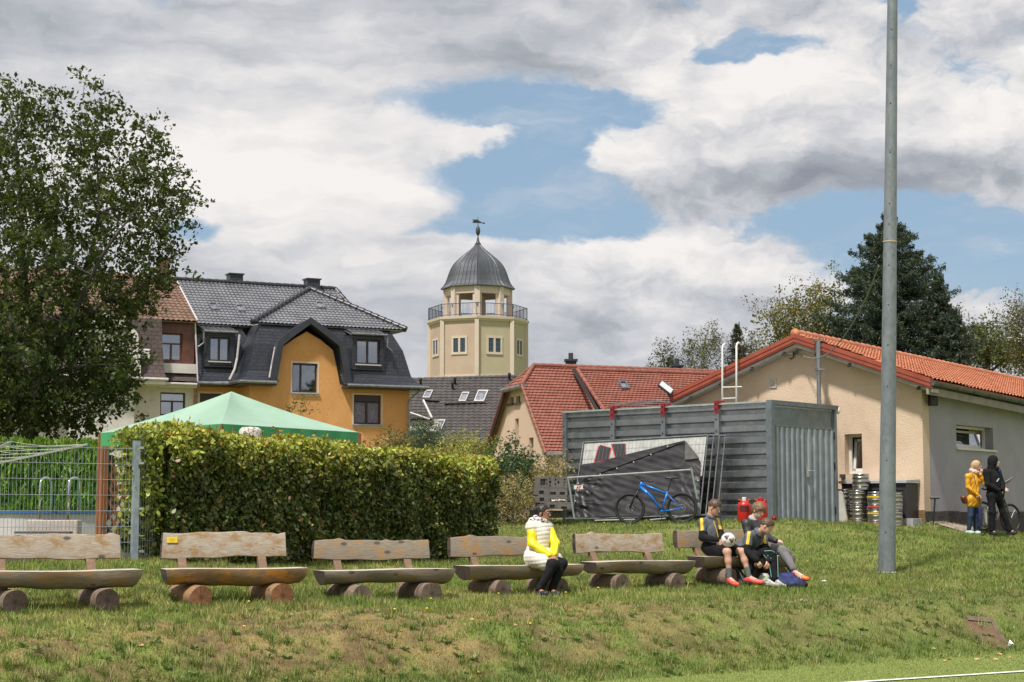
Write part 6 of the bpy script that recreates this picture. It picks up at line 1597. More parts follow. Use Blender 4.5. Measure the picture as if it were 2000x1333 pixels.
# ================================================================ log benches
def woodmat(name, base, gr, stain, st_lo=.5, st_hi=.62, sc=3.0, bump=.5, axis=(1, 6, 14), rough=.85, knots=True):
    if name in _MC: return _MC[name]
    m = bpy.data.materials.new(name); m.use_nodes = True; nt = m.node_tree; g = G_(nt); b = nt.nodes['Principled BSDF']; b.inputs['Roughness'].default_value = rough; b.inputs['Specular IOR Level'].default_value = .3
    oi = g.n('ShaderNodeObjectInfo'); tc = g.n('ShaderNodeTexCoord').outputs['Object']
    tc = g.v('ADD', tc, g.v('MULTIPLY', g.comb(oi.outputs['Random'], oi.outputs['Random'], 0), (37, 19, 0)))
    wv = g.noise(tc, 2.2, 3, color=True); tcw = g.v('ADD', tc, g.v('MULTIPLY', g.v('SUBTRACT', wv, (.5, .5, .5)), (.0, .03, .06)))
    gv = g.v('MULTIPLY', tcw, axis); grn = g.noise(gv, 9, 6, .65)
    c = g.mix(g.ss(grn, .32, .68), base, gr)
    st = g.noise(g.v('MULTIPLY', tc, (1.3, 3, 2.0)), sc, 6, .7); c = g.mix(g.ss(st, st_lo, st_hi), c, stain)
    cr_ = g.ss(g.noise(g.v('MULTIPLY', tcw, (.9, 7, 26)), 7, 3, .6), .66, .72); c = g.mix(g.m('MULTIPLY', cr_, .8), c, (.07, .05, .04))
    if knots:
        vo = g.n('ShaderNodeTexVoronoi'); vo.inputs['Scale'].default_value = 1.0; nt.links.new(g.v('MULTIPLY', tc, (3.4, 5, 7)), vo.inputs['Vector'])
        c = g.mix(g.ss(vo.outputs['Distance'], .10, .2, .9, 0), c, (.08, .055, .045))
    nt.links.new(c, b.inputs['Base Color'])
    bn = g.n('ShaderNodeBump'); bn.inputs['Strength'].default_value = bump; bn.inputs['Distance'].default_value = .01; nt.links.new(grn, bn.inputs['Height']); nt.links.new(bn.outputs[0], b.inputs['Normal'])
    _MC[name] = m; return m
def endmat(name, c1, c2, dark):
    if name in _MC: return _MC[name]
    m = bpy.data.materials.new(name); m.use_nodes = True; nt = m.node_tree; g = G_(nt); b = nt.nodes['Principled BSDF']; b.inputs['Roughness'].default_value = .9
    tc = g.n('ShaderNodeTexCoord').outputs['Object']; sp = g.n('ShaderNodeSeparateXYZ'); nt.links.new(tc, sp.inputs[0])
    r = g.v('LENGTH', g.comb(sp.outputs[0], 0.0, sp.outputs[2])); nz = g.noise(tc, 9, 4)
    rings = g.m('SINE', g.m('MULTIPLY', g.m('ADD', r, g.m('MULTIPLY', nz, .02)), 420)); c = g.mix(g.ss(rings, -.6, .8), c1, c2)
    ang = g.m('ARCTAN2', sp.outputs[2], sp.outputs[0]); ck = g.noise(g.comb(g.m('MULTIPLY', ang, 2.2), g.m('MULTIPLY', r, 1.5), 0), 2.2, 4, .7)
    c = g.mix(g.ss(ck, .54, .62), c, dark); c = g.mix(g.ss(r, .06, .0, 0, .8), c, dark); c = g.mix(g.ss(g.noise(tc, 6, 5, .7), .5, .75, 0, .75), c, dark)
    nt.links.new(c, b.inputs['Base Color']); _MC[name] = m; return m
w_top = woodmat('seat_top_wood', (.55, .50, .43), (.42, .37, .31), (.34, .24, .15), .60, .75)
w_grey = woodmat('weathered_wood', (.27, .23, .175), (.17, .14, .10), (.30, .17, .07), .50, .64)
w_back = woodmat('backrest_wood', (.39, .335, .27), (.26, .215, .165), (.26, .165, .075), .44, .66, sc=4.5)
w_orange = woodmat('stained_wood', (.27, .18, .10), (.18, .11, .06), (.42, .20, .04), .46, .60)
w_log = woodmat('log_wood', (.28, .215, .165), (.15, .105, .078), (.085, .058, .042), .5, .66, axis=(14, 1.2, 14))
w_logo = woodmat('orange_log_wood', (.34, .22, .13), (.22, .13, .08), (.36, .17, .05), .48, .64, axis=(14, 1.2, 14))
w_post = woodmat('post_wood', (.25, .17, .11), (.17, .11, .075), (.30, .19, .10), .5, .65, axis=(14, 14, 1.2), knots=False)
e_dark = endmat('dark_end_grain', (.09, .06, .043), (.055, .037, .03), (.015, .012, .011))
e_or = endmat('orange_end_grain', (.30, .13, .05), (.20, .085, .04), (.05, .025, .018))
e_grey = endmat('grey_end_grain', (.17, .125, .09), (.12, .085, .062), (.035, .026, .02))
def bench(px, Yd, th, ls, lb, sep, label, seed, endm=(None, None), side=w_grey, backm=w_back, lc=0.0, plaque=False, bx=0.0, hb=.27, logm=w_log, cutr=.085, bdx=0.0, zb0=None):
    r = random.Random(seed); loc = onG(px, Yd); loc.z -= .015
    t = thing('log_bench', label, 'bench', loc, R(th), 'log benches in a row along the bank')
    # seat: half log, flat side up
    top, dep, thk = .425, .47, .165; K_ = 26; NS = 12; mb = MB(); vs = []
    ph = [r.random()*6 for _ in range(6)]
    for i in range(K_+1):
        s = i/K_; x = -ls/2+ls*s; d = dep*(.95+.05*math.sin(s*5+ph[0])); tk = thk*(1+.10*math.sin(s*4+ph[1])+.03*math.sin(s*23+ph[2])); zz = top+.006*math.sin(s*6+ph[3])
        ring_ = []
        for k in range(NS+1):
            a = PI*k/NS; y = -d/2*math.cos(a); z = zz-.018-tk*math.sin(a)**.75; ring_.append((y, z))
        ring_ = [(-d/2-.0, zz)]+ring_+[(d/2, zz)]
        for (y, z) in ring_:
            xx = x
            if i == 0: xx += cutr*.35*(zz-z)/thk+.02*math.sin(y*9)
            if i == K_: xx -= cutr*(zz-z)/thk*(1+.4*math.sin(y*7))
            yy = y+.008*math.sin(s*11+z*20+ph[4])+.012*math.sin(s*3+ph[5])
            vs.append((xx, yy, z))
    m_ = NS+3; fs = []; mi = []
    for i in range(K_):
        for k in range(m_-1): fs.append((i*m_+k, (i+1)*m_+k, (i+1)*m_+k+1, i*m_+k+1)); mi.append(1)
        fs.append((i*m_+m_-1, (i+1)*m_+m_-1, (i+1)*m_, i*m_)); mi.append(0)
    mb.add(vs, fs); mb.mi = mi; b0 = len(mb.f)
    mb.add([vs[k] for k in range(m_)], [tuple(range(m_))], 2); mb.add([vs[K_*m_+k] for k in range(m_)], [tuple(range(m_))[::-1]], 2)
    o = mb.build('seat', [w_top, side, endm[0] or e_dark], t, local=True, auto=40)
    # backrest plank with live edges, leaning back
    zb1, zt1, tk = .54, .54+hb, .085; K_ = 44; vs = []; by = .40; mb = MB(); tilt = .20
    e1 = [r.random()*6 for _ in range(8)]
    kn = [(r.random(), r.choice((.02, .03, -.012))) for _ in range(3)]
    for i in range(K_+1):
        s = i/K_; x = -lb/2+lb*s+bx
        zt = zt1+.008*math.sin(s*7+e1[0])+.005*math.sin(s*19+e1[1])+sum(h*math.exp(-((s-p)/.03)**2) for p, h in kn)
        zb = zb1+.010*math.sin(s*6+e1[2])+.006*math.sin(s*17+e1[3])
        tk2 = tk*(1+.15*math.sin(s*4+e1[4]))
        prof_ = [(0, zb+.01), (0, zt-.012), (.012, zt), (tk2*.8, zt-.004), (tk2, zt-.05), (tk2*1.1, (zt+zb)/2), (tk2, zb+.05), (tk2*.7, zb), (.015, zb)]
        for y, z in prof_:
            xx = x+(.03*(z-zb)/(zt-zb)*(1 if i == 0 else 0)); yy = by+y+(z-zb1)*tilt+.005*math.sin(s*9+e1[5])
            vs.append((xx, yy, z))
    m_ = 9; mb.add(vs, [(i*m_+k, i*m_+(k+1) % m_, (i+1)*m_+(k+1) % m_, (i+1)*m_+k) for i in range(K_) for k in range(m_)], 0)
    mb.add([vs[k] for k in range(m_)], [tuple(range(m_))], 1); mb.add([vs[K_*m_+k] for k in range(m_)], [tuple(range(m_))[::-1]], 1)
    bk = mb.build('backrest', [backm, endm[0] or e_dark], t, local=True, auto=50)
    if plaque:
        x0 = -lb/2+bx+.13; o = MB().box((x0, by+.048-.012, .75), (.125, .004, .068), Matrix.Rotation(math.atan(tilt)*-1, 3, 'X')).build('plaque', M('yellow_plaque', (.72, .52, .03), rough=.5), bk, local=True)
        mb = MB()
        for q, w in ((.012, .05), (.0, .09), (-.014, .06)): mb.box((x0, by+.048-.0145+q*tilt, .75+q), (w, .0012, .003), Matrix.Rotation(math.atan(tilt)*-1, 3, 'X'))
        mb.build('plaque_lines', M('plaque_ink', (.35, .2, .02)), o, local=True)
    for sx in (-1, 1):
        x = sx*sep/2+lc
        pm = MB().add([(x-.05, .16, .16), (x+.05, .16, .16), (x+.05, .24, .14), (x-.05, .24, .14), (x-.05, .38+.06, .60), (x+.05, .38+.06, .60), (x+.05, .52, .60), (x-.05, .52, .60)], [(0, 3, 2, 1), (4, 5, 6, 7), (0, 1, 5, 4), (1, 2, 6, 5), (2, 3, 7, 6), (3, 0, 4, 7)])
        pm.build('backrest_post', w_post, t, local=True, bevel=.006)
        # log foot
        L = .76 if seed < 4 else .60; rr = .135*(1+.06*r.uniform(-1, 1)); KL = 14; N = 24; vs = []; p_ = [r.random()*6 for _ in range(4)]
        for i in range(KL+1):
            y = -L/2+L*i/KL
            for k in range(N):
                a = 2*PI*k/N; q = rr*(1+.03*math.sin(2*a+p_[0])+.02*math.sin(5*a+p_[1]+y*3)+.02*math.sin(y*9+p_[2]))
                zq = min(q*math.sin(a), (.27-rr)*.99); vs.append((q*math.cos(a), y+.01*math.sin(a*2+p_[3])*(i in (0, KL)), zq))
        mb = MB(); mb.add(vs, [(i*N+k, i*N+(k+1) % N, (i+1)*N+(k+1) % N, (i+1)*N+k) for i in range(KL) for k in range(N)], 0)
        for i, rev in ((0, 0), (KL, 1)):
            c = len(mb.v); mb.add([(0, -L/2 if i == 0 else L/2, 0)]+[vs[i*N+k] for k in range(N)], [(0, 1+k, 1+(k+1) % N) for k in range(N)], 1)
        lo_ = mb.build('log_foot', [logm, (endm[1] or e_dark)], t, local=True, auto=50)
        wm = Matrix.Translation(loc) @ Matrix.Rotation(R(th), 4, 'Z'); TUFT.append([wm @ Vector((x+sx_*.13, -L/2+L*k/6, 0)) for k in range(7) for sx_ in (-1, 1)]+[wm @ Vector((x-.1+.05*k, -L/2-.03, 0)) for k in range(5)])
        lo_.location = (x, .02+r.uniform(-.02, .02), rr-.015); lo_.rotation_euler = (0, 0, r.uniform(.0, .1))
    return t
TUFT = []
lab = 'split log bench with half log seat and plank backrest, '
bench(117, 19.0, 27, 1.75, 1.55, .98, 'weathered log bench at the left edge in front of the mesh fence and pool', 1, (e_dark, e_dark), lc=-.05, backm=w_back)
bench(459, 20.2, 25, 1.66, 1.50, .96, 'log bench with a yellow plaque on its backrest and orange stained seat', 2, (e_dark, e_or), side=w_orange, plaque=True, hb=.295, logm=w_logo, lc=-.03)
bench(752, 22.3, 27, 1.78, 1.62, .98, 'empty grey log bench below the middle of the hedge, left of the seated woman', 3, hb=.25, endm=(e_dark, e_grey), backm=w_grey)
bench(1015, 24.0, 34, 1.86, 1.72, .98, 'log bench on which the woman in the white vest sits', 4, (e_dark, e_grey), backm=w_grey)
bench(1245, 25.3, 34, 1.80, 1.62, 1.0, 'empty log bench between the woman and the group of boys', 5, (e_dark, e_grey))
bench(1448, 26.3, 36, 1.86, 1.75, 1.05, 'log bench on which the three boys sit', 6, (e_dark, e_grey), backm=w_grey, bx=-.05)
tp_ = np.array([tuple(q) for l in TUFT for q in l]); tp_ = np.repeat(tp_, 26, 0)+RNG.normal(size=(len(tp_)*26, 3))*np.array((.035, .035, 0)); n = len(tp_)
L_2 = .04+.07*RNG.random(n)**1.5; la = RNG.random(n)*2*PI; ln = L_2*.7*RNG.random(n); zz = gz(tp_[:, 0], tp_[:, 1])-.005; sx, sy = -np.sin(la)*.0045, np.cos(la)*.0045
v = np.stack([np.stack([tp_[:, 0]-sx, tp_[:, 1]-sy, zz], -1), np.stack([tp_[:, 0]+sx, tp_[:, 1]+sy, zz], -1), np.stack([tp_[:, 0]+np.cos(la)*ln, tp_[:, 1]+np.sin(la)*ln, zz+L_2], -1)], 1)
o = mkobj('grass_tufts', quads('tufts', v, np.array((.15, .23, .05))*(.5+1.0*RNG.random((n, 1))), 3), gm2); setp(o, 'uncut grass growing up around the log feet of the benches', 'grass', kind='stuff')
p = onvis(1128, 1088); o = MB().box((0, 0, .03), (1.1, .12, .04), Matrix.Rotation(.25, 3, 'Z')).build('wooden_board', w_grey, None, local=True); o.location = p; setp(o, 'grey wooden board lying in the grass behind the bench next to the woman', 'board')
# ================================================================ mobile fence panels with tarpaulin
upv = (CC.e2*.62+Vector((0, 0, 1.85))).normalized()
bL_ = CC.at(1117, 1016, -1.15)
def TPl(px, py, off_=0.0):
    n = CC.e1.cross(upv).normalized(); n = n if n.dot(CC.e2) > 0 else -n
    return onplane(px, py, bL_+n*off_, n)
TN = CC.e1.cross(upv).normalized(); TN = TN if TN.dot(CC.e2) > 0 else -TN
tubem = M('fence_tube', (.20, .21, .225), (.28, .29, .305), 9, .45, .5, c3=(.2, .19, .18), s3=12, l3=.55, h3=.75)
def fpanel(label, sh, dn, full=True, mesh=True):
    c = [TPl(1117, 1015), TPl(1140, 864.5), TPl(1383, 850), TPl(1367, 1006)]; c = [p+CC.e1*sh+TN*dn+Vector((0, 0, .012*sh*20)) for p in c]
    t = thing('mobile_fence', label, 'fence', (c[0]+c[3])/2, 0, 'mobile fence panels leaning against the container')
    mb = MB(); mb.tube(c, .021, 7, closed=True); mb.build('frame', tubem, t)
    if mesh:
        mb = MB()
        for i in range(1, 34): s = i/34; mb.tube([c[0].lerp(c[3], s), c[1].lerp(c[2], s)], .0018, 3, cap=False)
        for i in range(1, 9): s = i/9; mb.tube([c[0].lerp(c[1], s), c[3].lerp(c[2], s)], .0022, 3, cap=False)
        mb.build('wire_mesh', tubem, t)
    return t, c
fp, fc = fpanel('front mobile fence panel holding the banner and torn black sheet', 0, 0)
for i in range(1, 4): fpanel(('second', 'third', 'rearmost')[i-1]+' mobile fence panel in the leaning stack, seen at its right edge', .10*i, .085*i, mesh=False)
ban = [TPl(x, y, .012) for x, y in ((1134, 910), (1142, 866), (1381, 852), (1372, 905), (1368, 905), (1136, 912))]
bn_ = MB().prism([TPl(1136, 915, .012), TPl(1142, 866, .012), TPl(1380, 853, .012), TPl(1371, 930, .012)], TN*.004).build('banner', M('banner_white', (.46, .46, .44), (.36, .36, .34), 6, .6)); bn_.location = fp.location; bn_.data.transform(Matrix.Translation(-fp.location)); setp(bn_, 'white printed banner with black and red shapes tied behind the front fence panel', 'banner')
zx = lambda x, y, o=.0: TPl(1080+x/4.4425, 760+y/4.4425, o)
mb = MB(); mk = MB()
for sh in ([(392, 500), (412, 484), (508, 512), (488, 612), (352, 640)], [(503, 478), (633, 474), (636, 585), (538, 602)]): mb.prism([zx(x, y, .008) for x, y in sh], TN*.003)
for sh in ([(398, 506), (415, 488), (500, 514), (480, 606), (362, 632)], [(512, 478), (624, 474), (627, 578), (544, 594)]): mk.prism([zx(x, y, .003) for x, y in sh], TN*.003)
mb.build('red_outline', M('banner_red', (.5, .03, .03)), bn_); mk.build('black_shape', M('banner_black', (.03, .028, .03)), bn_)
# black sheet
topl = [(228, 668), (250, 655), (360, 640), (690, 555), (900, 505), (1140, 445)]
botl = [(165, 1112), (1272, 1090)]
def sheet(name, nx_, ny_, f, mat, parent=None):
    vs = []
    for i in range(nx_+1):
        for j in range(ny_+1): vs.append(f(i/nx_, j/ny_))
    me_ = MB().add(vs, [(i*(ny_+1)+j, (i+1)*(ny_+1)+j, (i+1)*(ny_+1)+j+1, i*(ny_+1)+j+1) for i in range(nx_) for j in range(ny_)])
    return me_.build(name, mat, parent, fix=False, smooth=True)
def crease(x, y):
    q = 0.0
    for cx, cy, k, sc, am in ((210, 810, 26, 420, .045), (190, 985, 34, 380, .04), (1275, 620, 30, 500, .032), (250, 665, 40, 500, .035), (1270, 1080, 40, 360, .045)):
        a = math.atan2(y-cy, x-cx); d = math.hypot(x-cx, y-cy); q += .8*am*math.sin(a*k*.6+math.sin(a*9)*1.5)*math.exp(-d/sc)*min(1, d/60)
    q += .02*math.sin((y+x*.12)*.055+math.sin(x*.008)*2)+.012*math.sin((y-x*.3)*.11)
    return q
def ftop(x): return np.interp(x, [p[0] for p in topl]+[1280], [p[1] for p in topl]+[620])
def fs_(u, v):
    xt = 240+(1278-240)*u; yt = float(np.interp(xt, [228, 250, 360, 690, 900, 1140, 1160, 1278], [668, 655, 640, 555, 505, 447, 475, 622]))
    xb = 168+(1272-168)*u; yb = 1112-22*u
    # slanted columns
    x = xt+(xb-xt)*v; y = yt+(yb-yt)*v
    return zx(x, y, -.035-.4*crease(x, y)*min(1, v*8+.2))
tarp_m = M('black_sheet', (.018, .016, .019), (.035, .032, .036), 2.5, .42, spec=.6, bump=.3, bscale=30)
tp = thing('black_sheet', 'torn black plastic sheet hanging in folds over the front fence panel behind the blue bicycle', 'sheet', fp.location.copy())
sheet('main_cloth', 90, 60, fs_, tarp_m, tp)
def ff(u, v):   # folded-over flap under the diagonal line
    x0 = 262+(1145-262)*u; y0 = 782+(452-782)*u; y1 = float(ftop(x0))
    y = y1+(y0-y1)*v; return zx(x0, y+2, -.065-.25*crease(x0, y))
sheet('folded_flap', 60, 10, ff, tarp_m, tp)
MB().prism([zx(1150, 448, -.07), zx(1272, 602, -.07), zx(1142, 614, -.07)], TN*.006).build('corner_flap', M('sheet_grey_corner', (.07, .065, .065), (.12, .11, .11), 6, .6), tp)
mb = MB()
for x, y in ((270, 765), (410, 740), (555, 690), (700, 635), (850, 570), (995, 500), (1275, 618), (218, 820), (1258, 795), (192, 972)): mb.ball(zx(x, y, -.10), .016, 6, 4)
mb.build('eyelets', M('eyelet_white', (.7, .7, .7), rough=.4), tp)
# barrier rail in front
def BP(px, py): return CC.at(px, py, -1.75)
t = thing('barrier_rail', 'grey tubular barrier rail standing in front of the black sheet', 'barrier', BP(1115, 1012))
grn = M('grey_green_tube', (.20, .25, .23), (.27, .31, .29), 6, .5, .4)
mb = MB(); mb.tube([BP(1109, 933.5), BP(1349, 918)], .02, 8); mb.build('top_rail', galv_lt, t)
for a, b2 in (((1109, 931), (1122, 1014)), ((1350, 914), (1362, 975))): MB().tube([BP(*a), BP(*b2)], .024, 8).build('leg', grn, t)
MB().tube([BP(1122, 1013)+CC.e2*-.3, BP(1122, 1013)+CC.e2*.4], .02, 6).build('foot', grn, t)
for a, b2 in (((1162, 1017), (1240, 1015)), ((1270, 1016), (1300, 1013)), ((1310, 1012), (1345, 1008))): MB().tube([BP(*a), BP(*b2)], .018, 6).build('lower_rail', galv_lt, t)
sg = thing('small_sign', 'small white sign with red letters on the left fence frame', 'sign', CC.at(1129, 956, -1.35)); c = [CC.at(x, y, -1.35) for x, y in ((1121, 956), (1121, 948.5), (1138, 948), (1138.5, 956))]
MB().prism(c, CC.e2*.006).build('plate', M('sign_white', (.66, .68, .6)), sg)
def text_mesh(s, h, name='lettering', bold=0.0, shear=0.0, ext=.001):
    cu = bpy.data.curves.new(name, 'FONT'); cu.body = s; cu.size = h*1.38; cu.extrude = ext; cu.offset = bold; cu.shear = shear; cu.align_x = 'CENTER'; cu.align_y = 'CENTER'
    o = bpy.data.objects.new(name, cu); COL.objects.link(o); dg = bpy.context.evaluated_depsgraph_get(); me = bpy.data.meshes.new_from_object(o.evaluated_get(dg)); bpy.data.objects.remove(o); me.name = name; return me
def put_text(s, h, pos, right, up, mat, parent, **k):
    me = text_mesh(s, h, **k); r_ = Vector(right).normalized(); u_ = Vector(up).normalized(); n_ = r_.cross(u_)
    me.transform(Matrix.Translation(pos) @ Matrix((r_, u_, n_)).transposed().to_4x4()); return mkobj('lettering', me, mat, parent)
put_text('AV', .07, CC.at(1129.5, 952.3, -1.356), CC.e1, (0, 0, 1), M('sign_red', (.55, .03, .03)), sg, bold=.004, shear=.25)
# ================================================================ blue mountain bike
BF = Fr(1281, 37.9, -13); bz = gz1(BF.o.x, BF.o.y)
bk = thing('bicycle', 'blue mountain bicycle standing in front of the black sheet', 'bicycle', BF.W(0, 0, bz))
rub = M('tyre_rubber', (.014, .014, .015), (.022, .021, .021), 9, .8); bl = M('blue_frame', (.0, .16, .62), (.0, .20, .7), 3, .28, spec=.6); blk = M('bike_black', (.012, .012, .014), rough=.4); spk = M('spoke', (.25, .25, .26), rough=.4, metal=.7); rotm = M('rotor', (.42, .42, .44), rough=.3, metal=.9)
B_ = lambda x, y, w=0.0: BF.at(1080+x/4.4425, 760+y/4.4425, w)
def wheel(c, rad, par):
    w = thing_part('wheel', par, c)
    mb = MB(); n = 48; N1 = Vector(BF.e2); e = BF.e1
    for nm, rr, tr, mt in (('tyre', rad-.026, .027, rub), ('rim', rad-.058, .012, blk)):
        pts = [c+e*rr*math.cos(2*PI*i/n)+Vector((0, 0, rr*math.sin(2*PI*i/n))) for i in range(n)]
        MB().tube(pts, tr, 8, closed=True).build(nm, mt, w, smooth=True)
    mb = MB()
    for i in range(28):
        a = 2*PI*i/28; s = .012 if i % 2 else -.012; mb.tube([c+N1*s*2+e*.02*math.cos(a+.8)+Vector((0, 0, .02*math.sin(a+.8))), c+e*(rad-.06)*math.cos(a)+Vector((0, 0, (rad-.06)*math.sin(a)))], .0016, 3, cap=False)
    mb.build('spokes', spk, w)
    mb = MB(); rr = .082
    mb.tube([c-N1*.03+e*rr*math.cos(2*PI*i/24)+Vector((0, 0, rr*math.sin(2*PI*i/24))) for i in range(24)], .006, 5, closed=True)
    for i in range(6): a = i*PI/3; mb.tube([c-N1*.03, c-N1*.03+e*rr*math.cos(a+.4)+Vector((0, 0, rr*math.sin(a+.4)))], .005, 4)
    mb.tube([c-N1*.05, c+N1*.05], .022, 10)
    mb.build('hub', rotm, w)
    return w
def thing_part(name, par, loc):
    o = bpy.data.objects.new(name, None); COL.objects.link(o); o.parent = par; o.location = Vector(loc)-worig(par); o.empty_display_size = .1; return o
wr_ = .338; fw_c = B_(667, 1036); fw_c.z = bz+wr_; rw_c = B_(1118, 1030); rw_c.z = gz1(rw_c.x, rw_c.y)+wr_
wheel(fw_c, wr_, bk); wheel(rw_c, wr_, bk)
ht, hb_, st, bb_ = B_(772, 806), B_(752, 862), B_(994, 888), B_(945, 1062)
mb = MB(); mb.tube([ht, hb_], .027, 10); mb.tube([B_(768, 822), B_(985, 908)], .022, 10); mb.tube([B_(757, 850), B_(850, 930), bb_], [.034, .032, .028], 10); mb.tube([st, bb_], .018, 10)
for s in (-1, 1):
    mb.tube([B_(990, 912, s*.01), B_(1110, 1028, s*.055)], .010, 7); mb.tube([B_(948, 1062, s*.02), B_(1000, 1055, s*.05), B_(1118, 1032, s*.06)], .012, 7)
mb.ball(bb_, .035, 10, 8); mb.build('frame', bl, bk, smooth=True)
mb = MB(); c_ = B_(845, 925)
dd = (bb_-B_(757, 850)).normalized()
for k in range(5): q = B_(815+k*16, 893+k*26, -.034); mb.bar(q, q+dd*.04, .004, .028, up=BF.e2)
mb.build('frame_lettering', blk, bk)
mb = MB()
for s in (-1, 1): mb.tube([B_(748, 868, s*.055), B_(700, 950, s*.055), fw_c+BF.e2*s*.055], [.017, .021, .018], 8)
mb.tube([B_(748, 868, -.07), B_(748, 868, .07)], .022, 8); mb.tube([B_(722, 912, -.06), B_(718, 905, 0), B_(722, 912, .06)], .012, 6); mb.tube([ht, B_(775, 790)], .02, 8)
mb.build('fork', blk, bk, smooth=True)
mb = MB(); mb.tube([B_(705, 745, -.05), B_(740, 768, -.02), B_(776, 795, 0), B_(815, 800, -.15), B_(862, 803, -.28)], [.016, .014, .016, .014, .017], 8); mb.tube([B_(772, 800), B_(776, 790)], .022, 8); mb.tube([B_(715, 755, -.05), B_(707, 778, -.1)], .006, 4); mb.tube([B_(840, 803, -.2), B_(835, 822, -.25)], .006, 4)
mb.tube([B_(760, 800, 0), B_(725, 830, -.05), B_(735, 860, -.05), B_(700, 950, -.07)], .005, 4)
mb.build('handlebar', blk, bk, smooth=True)
MB().tube([B_(996, 885), B_(1028, 785)], .014, 8).build('seat_post', blk, bk)
mb = MB(); a, b2 = B_(975, 773), B_(1088, 775)
for i in range(9):
    pass
sv = []; NS = 8
for i in range(9):
    s = i/8; c = a.lerp(b2, s)+Vector((0, 0, .006*math.cos(s*PI*2))); wdt = .018+.055*sstep(s, .35, .95); h = .022
    sv += [c+BF.e2*wdt*math.cos(2*PI*k/NS)+Vector((0, 0, h*math.sin(2*PI*k/NS)*(1 if math.sin(2*PI*k/NS) > 0 else .9))) for k in range(NS)]
mb.add(sv, [(i*NS+k, i*NS+(k+1) % NS, (i+1)*NS+(k+1) % NS, (i+1)*NS+k) for i in range(8) for k in range(NS)]+[tuple(range(NS)), tuple(range(8*NS, 9*NS))]); mb.build('saddle', blk, bk, smooth=True)
mb = MB(); n = 28; cc_ = bb_-BF.e2*.045; mb.tube([cc_+BF.e1*.075*math.cos(2*PI*i/n)+Vector((0, 0, .075*math.sin(2*PI*i/n))) for i in range(n)], .008, 5, closed=True)
ped = B_(943, 1140, -.07); mb.bar(cc_, ped, .012, .028, up=BF.e2); mb.bar(bb_+BF.e2*.06, bb_*2-ped+BF.e2*0, .012, .028, up=BF.e2); mb.box(ped-BF.e2*.05, (.09, .09, .022)); mb.box(bb_*2-ped+BF.e2*.06, (.09, .09, .022)); mb.build('crankset', blk, bk)
# ================================================================ concrete coloured block stack
blk_m = M('block_grey', (.115, .105, .10), (.16, .15, .14), 7, .9, bump=.5, bscale=30, c3=(.22, .19, .16), s3=4, l3=.55, h3=.8)
hole_m = M('block_hole', (.012, .012, .012))
def footblock(x0, y0, x1, y1, Yd, ang, label, holes, L=.7):
    """block whose front face fills px x0..x1, y0..y1"""
    fr = Fr((x0+x1)/2, Yd, ang); a = fr.L(x0, y1, 0); b2 = fr.L(x1, y0, 0); u0, z0, u1, z1 = a[0], a[2], b2[0], b2[2]
    t = thing('fence_foot_block', label, 'block', fr.W((u0+u1)/2, .15, z0), 0, 'grey fence foot blocks stacked beside the container')
    hs = [(u0+(u1-u0)*h[0], z0+(z1-z0)*h[1], u0+(u1-u0)*h[2], z0+(z1-z0)*h[3]) for h in holes]
    mb = MB(); wall(fr, [(u0, z0), (u0, z1), (u1, z1), (u1, z0)], hs, 0, .06, mb); mb.fbox(fr, u0+.001, u1-.001, .061, L*.6, z0+.001, z1-.001); mb.build('body', blk_m, t)
    return t
ya = 40.4
two = [(.06, .12, .24, .6), (.45, .02, .62, .5), (.75, .02, .92, .5)]
footblock(1052, 982, 1067, 997, ya+.1, 12, 'bottom left block of the grey block stack', [(.2, .3, .8, .8)])
footblock(1051, 967, 1107.5, 981, ya, 12, 'grey block in the second row from the bottom of the block stack', [(.05, .12, .21, .62), (.42, .02, .62, .45), (.76, .02, .94, .45)])
footblock(1050, 953.5, 1108, 966.8, ya, 12, 'grey block below the upright hollow block on the stack', [(.05, .12, .21, .62), (.42, .02, .62, .42), (.74, .02, .92, .42)])
footblock(1069.5, 981, 1117, 995, ya-.35, 12, 'low grey block with pale stones lying on it', [(.08, .15, .30, .65), (.55, .02, .8, .38)])
footblock(1052, 932, 1108, 953.2, ya, 12, 'topmost grey block lying on its side with a large hollow and small holes', [(.06, .22, .24, .82), (.255, .3, .30, .45), (.255, .65, .30, .8), (.36, .42, .44, .62), (.375, .15, .42, .28), (.375, .78, .42, .9), (.56, .25, .61, .42), (.56, .65, .61, .82), (.66, .38, .72, .6), (.87, .2, .92, .32), (.87, .45, .92, .57), (.87, .7, .92, .82)])
footblock(1055, 997.5, 1105, 1012, ya+.2, 12, 'lowest dark block of the stack half hidden by weeds', [(.1, .1, .3, .5)])
mb = MB()
for i in range(16): q = P(1078+random.random()*24, 980, ya-.25); mb.ball(q+Vector((0, random.uniform(-.08, .1), .01+.03*random.random())), (random.uniform(.02, .045), .03, .018), 6, 4, m=0)
o = mb.build('pale_stones', M('pale_stone', (.5, .42, .36), (.6, .56, .5), 9), fix=True); setp(o, 'small heap of pale stones on the low grey block', 'stones', kind='stuff')
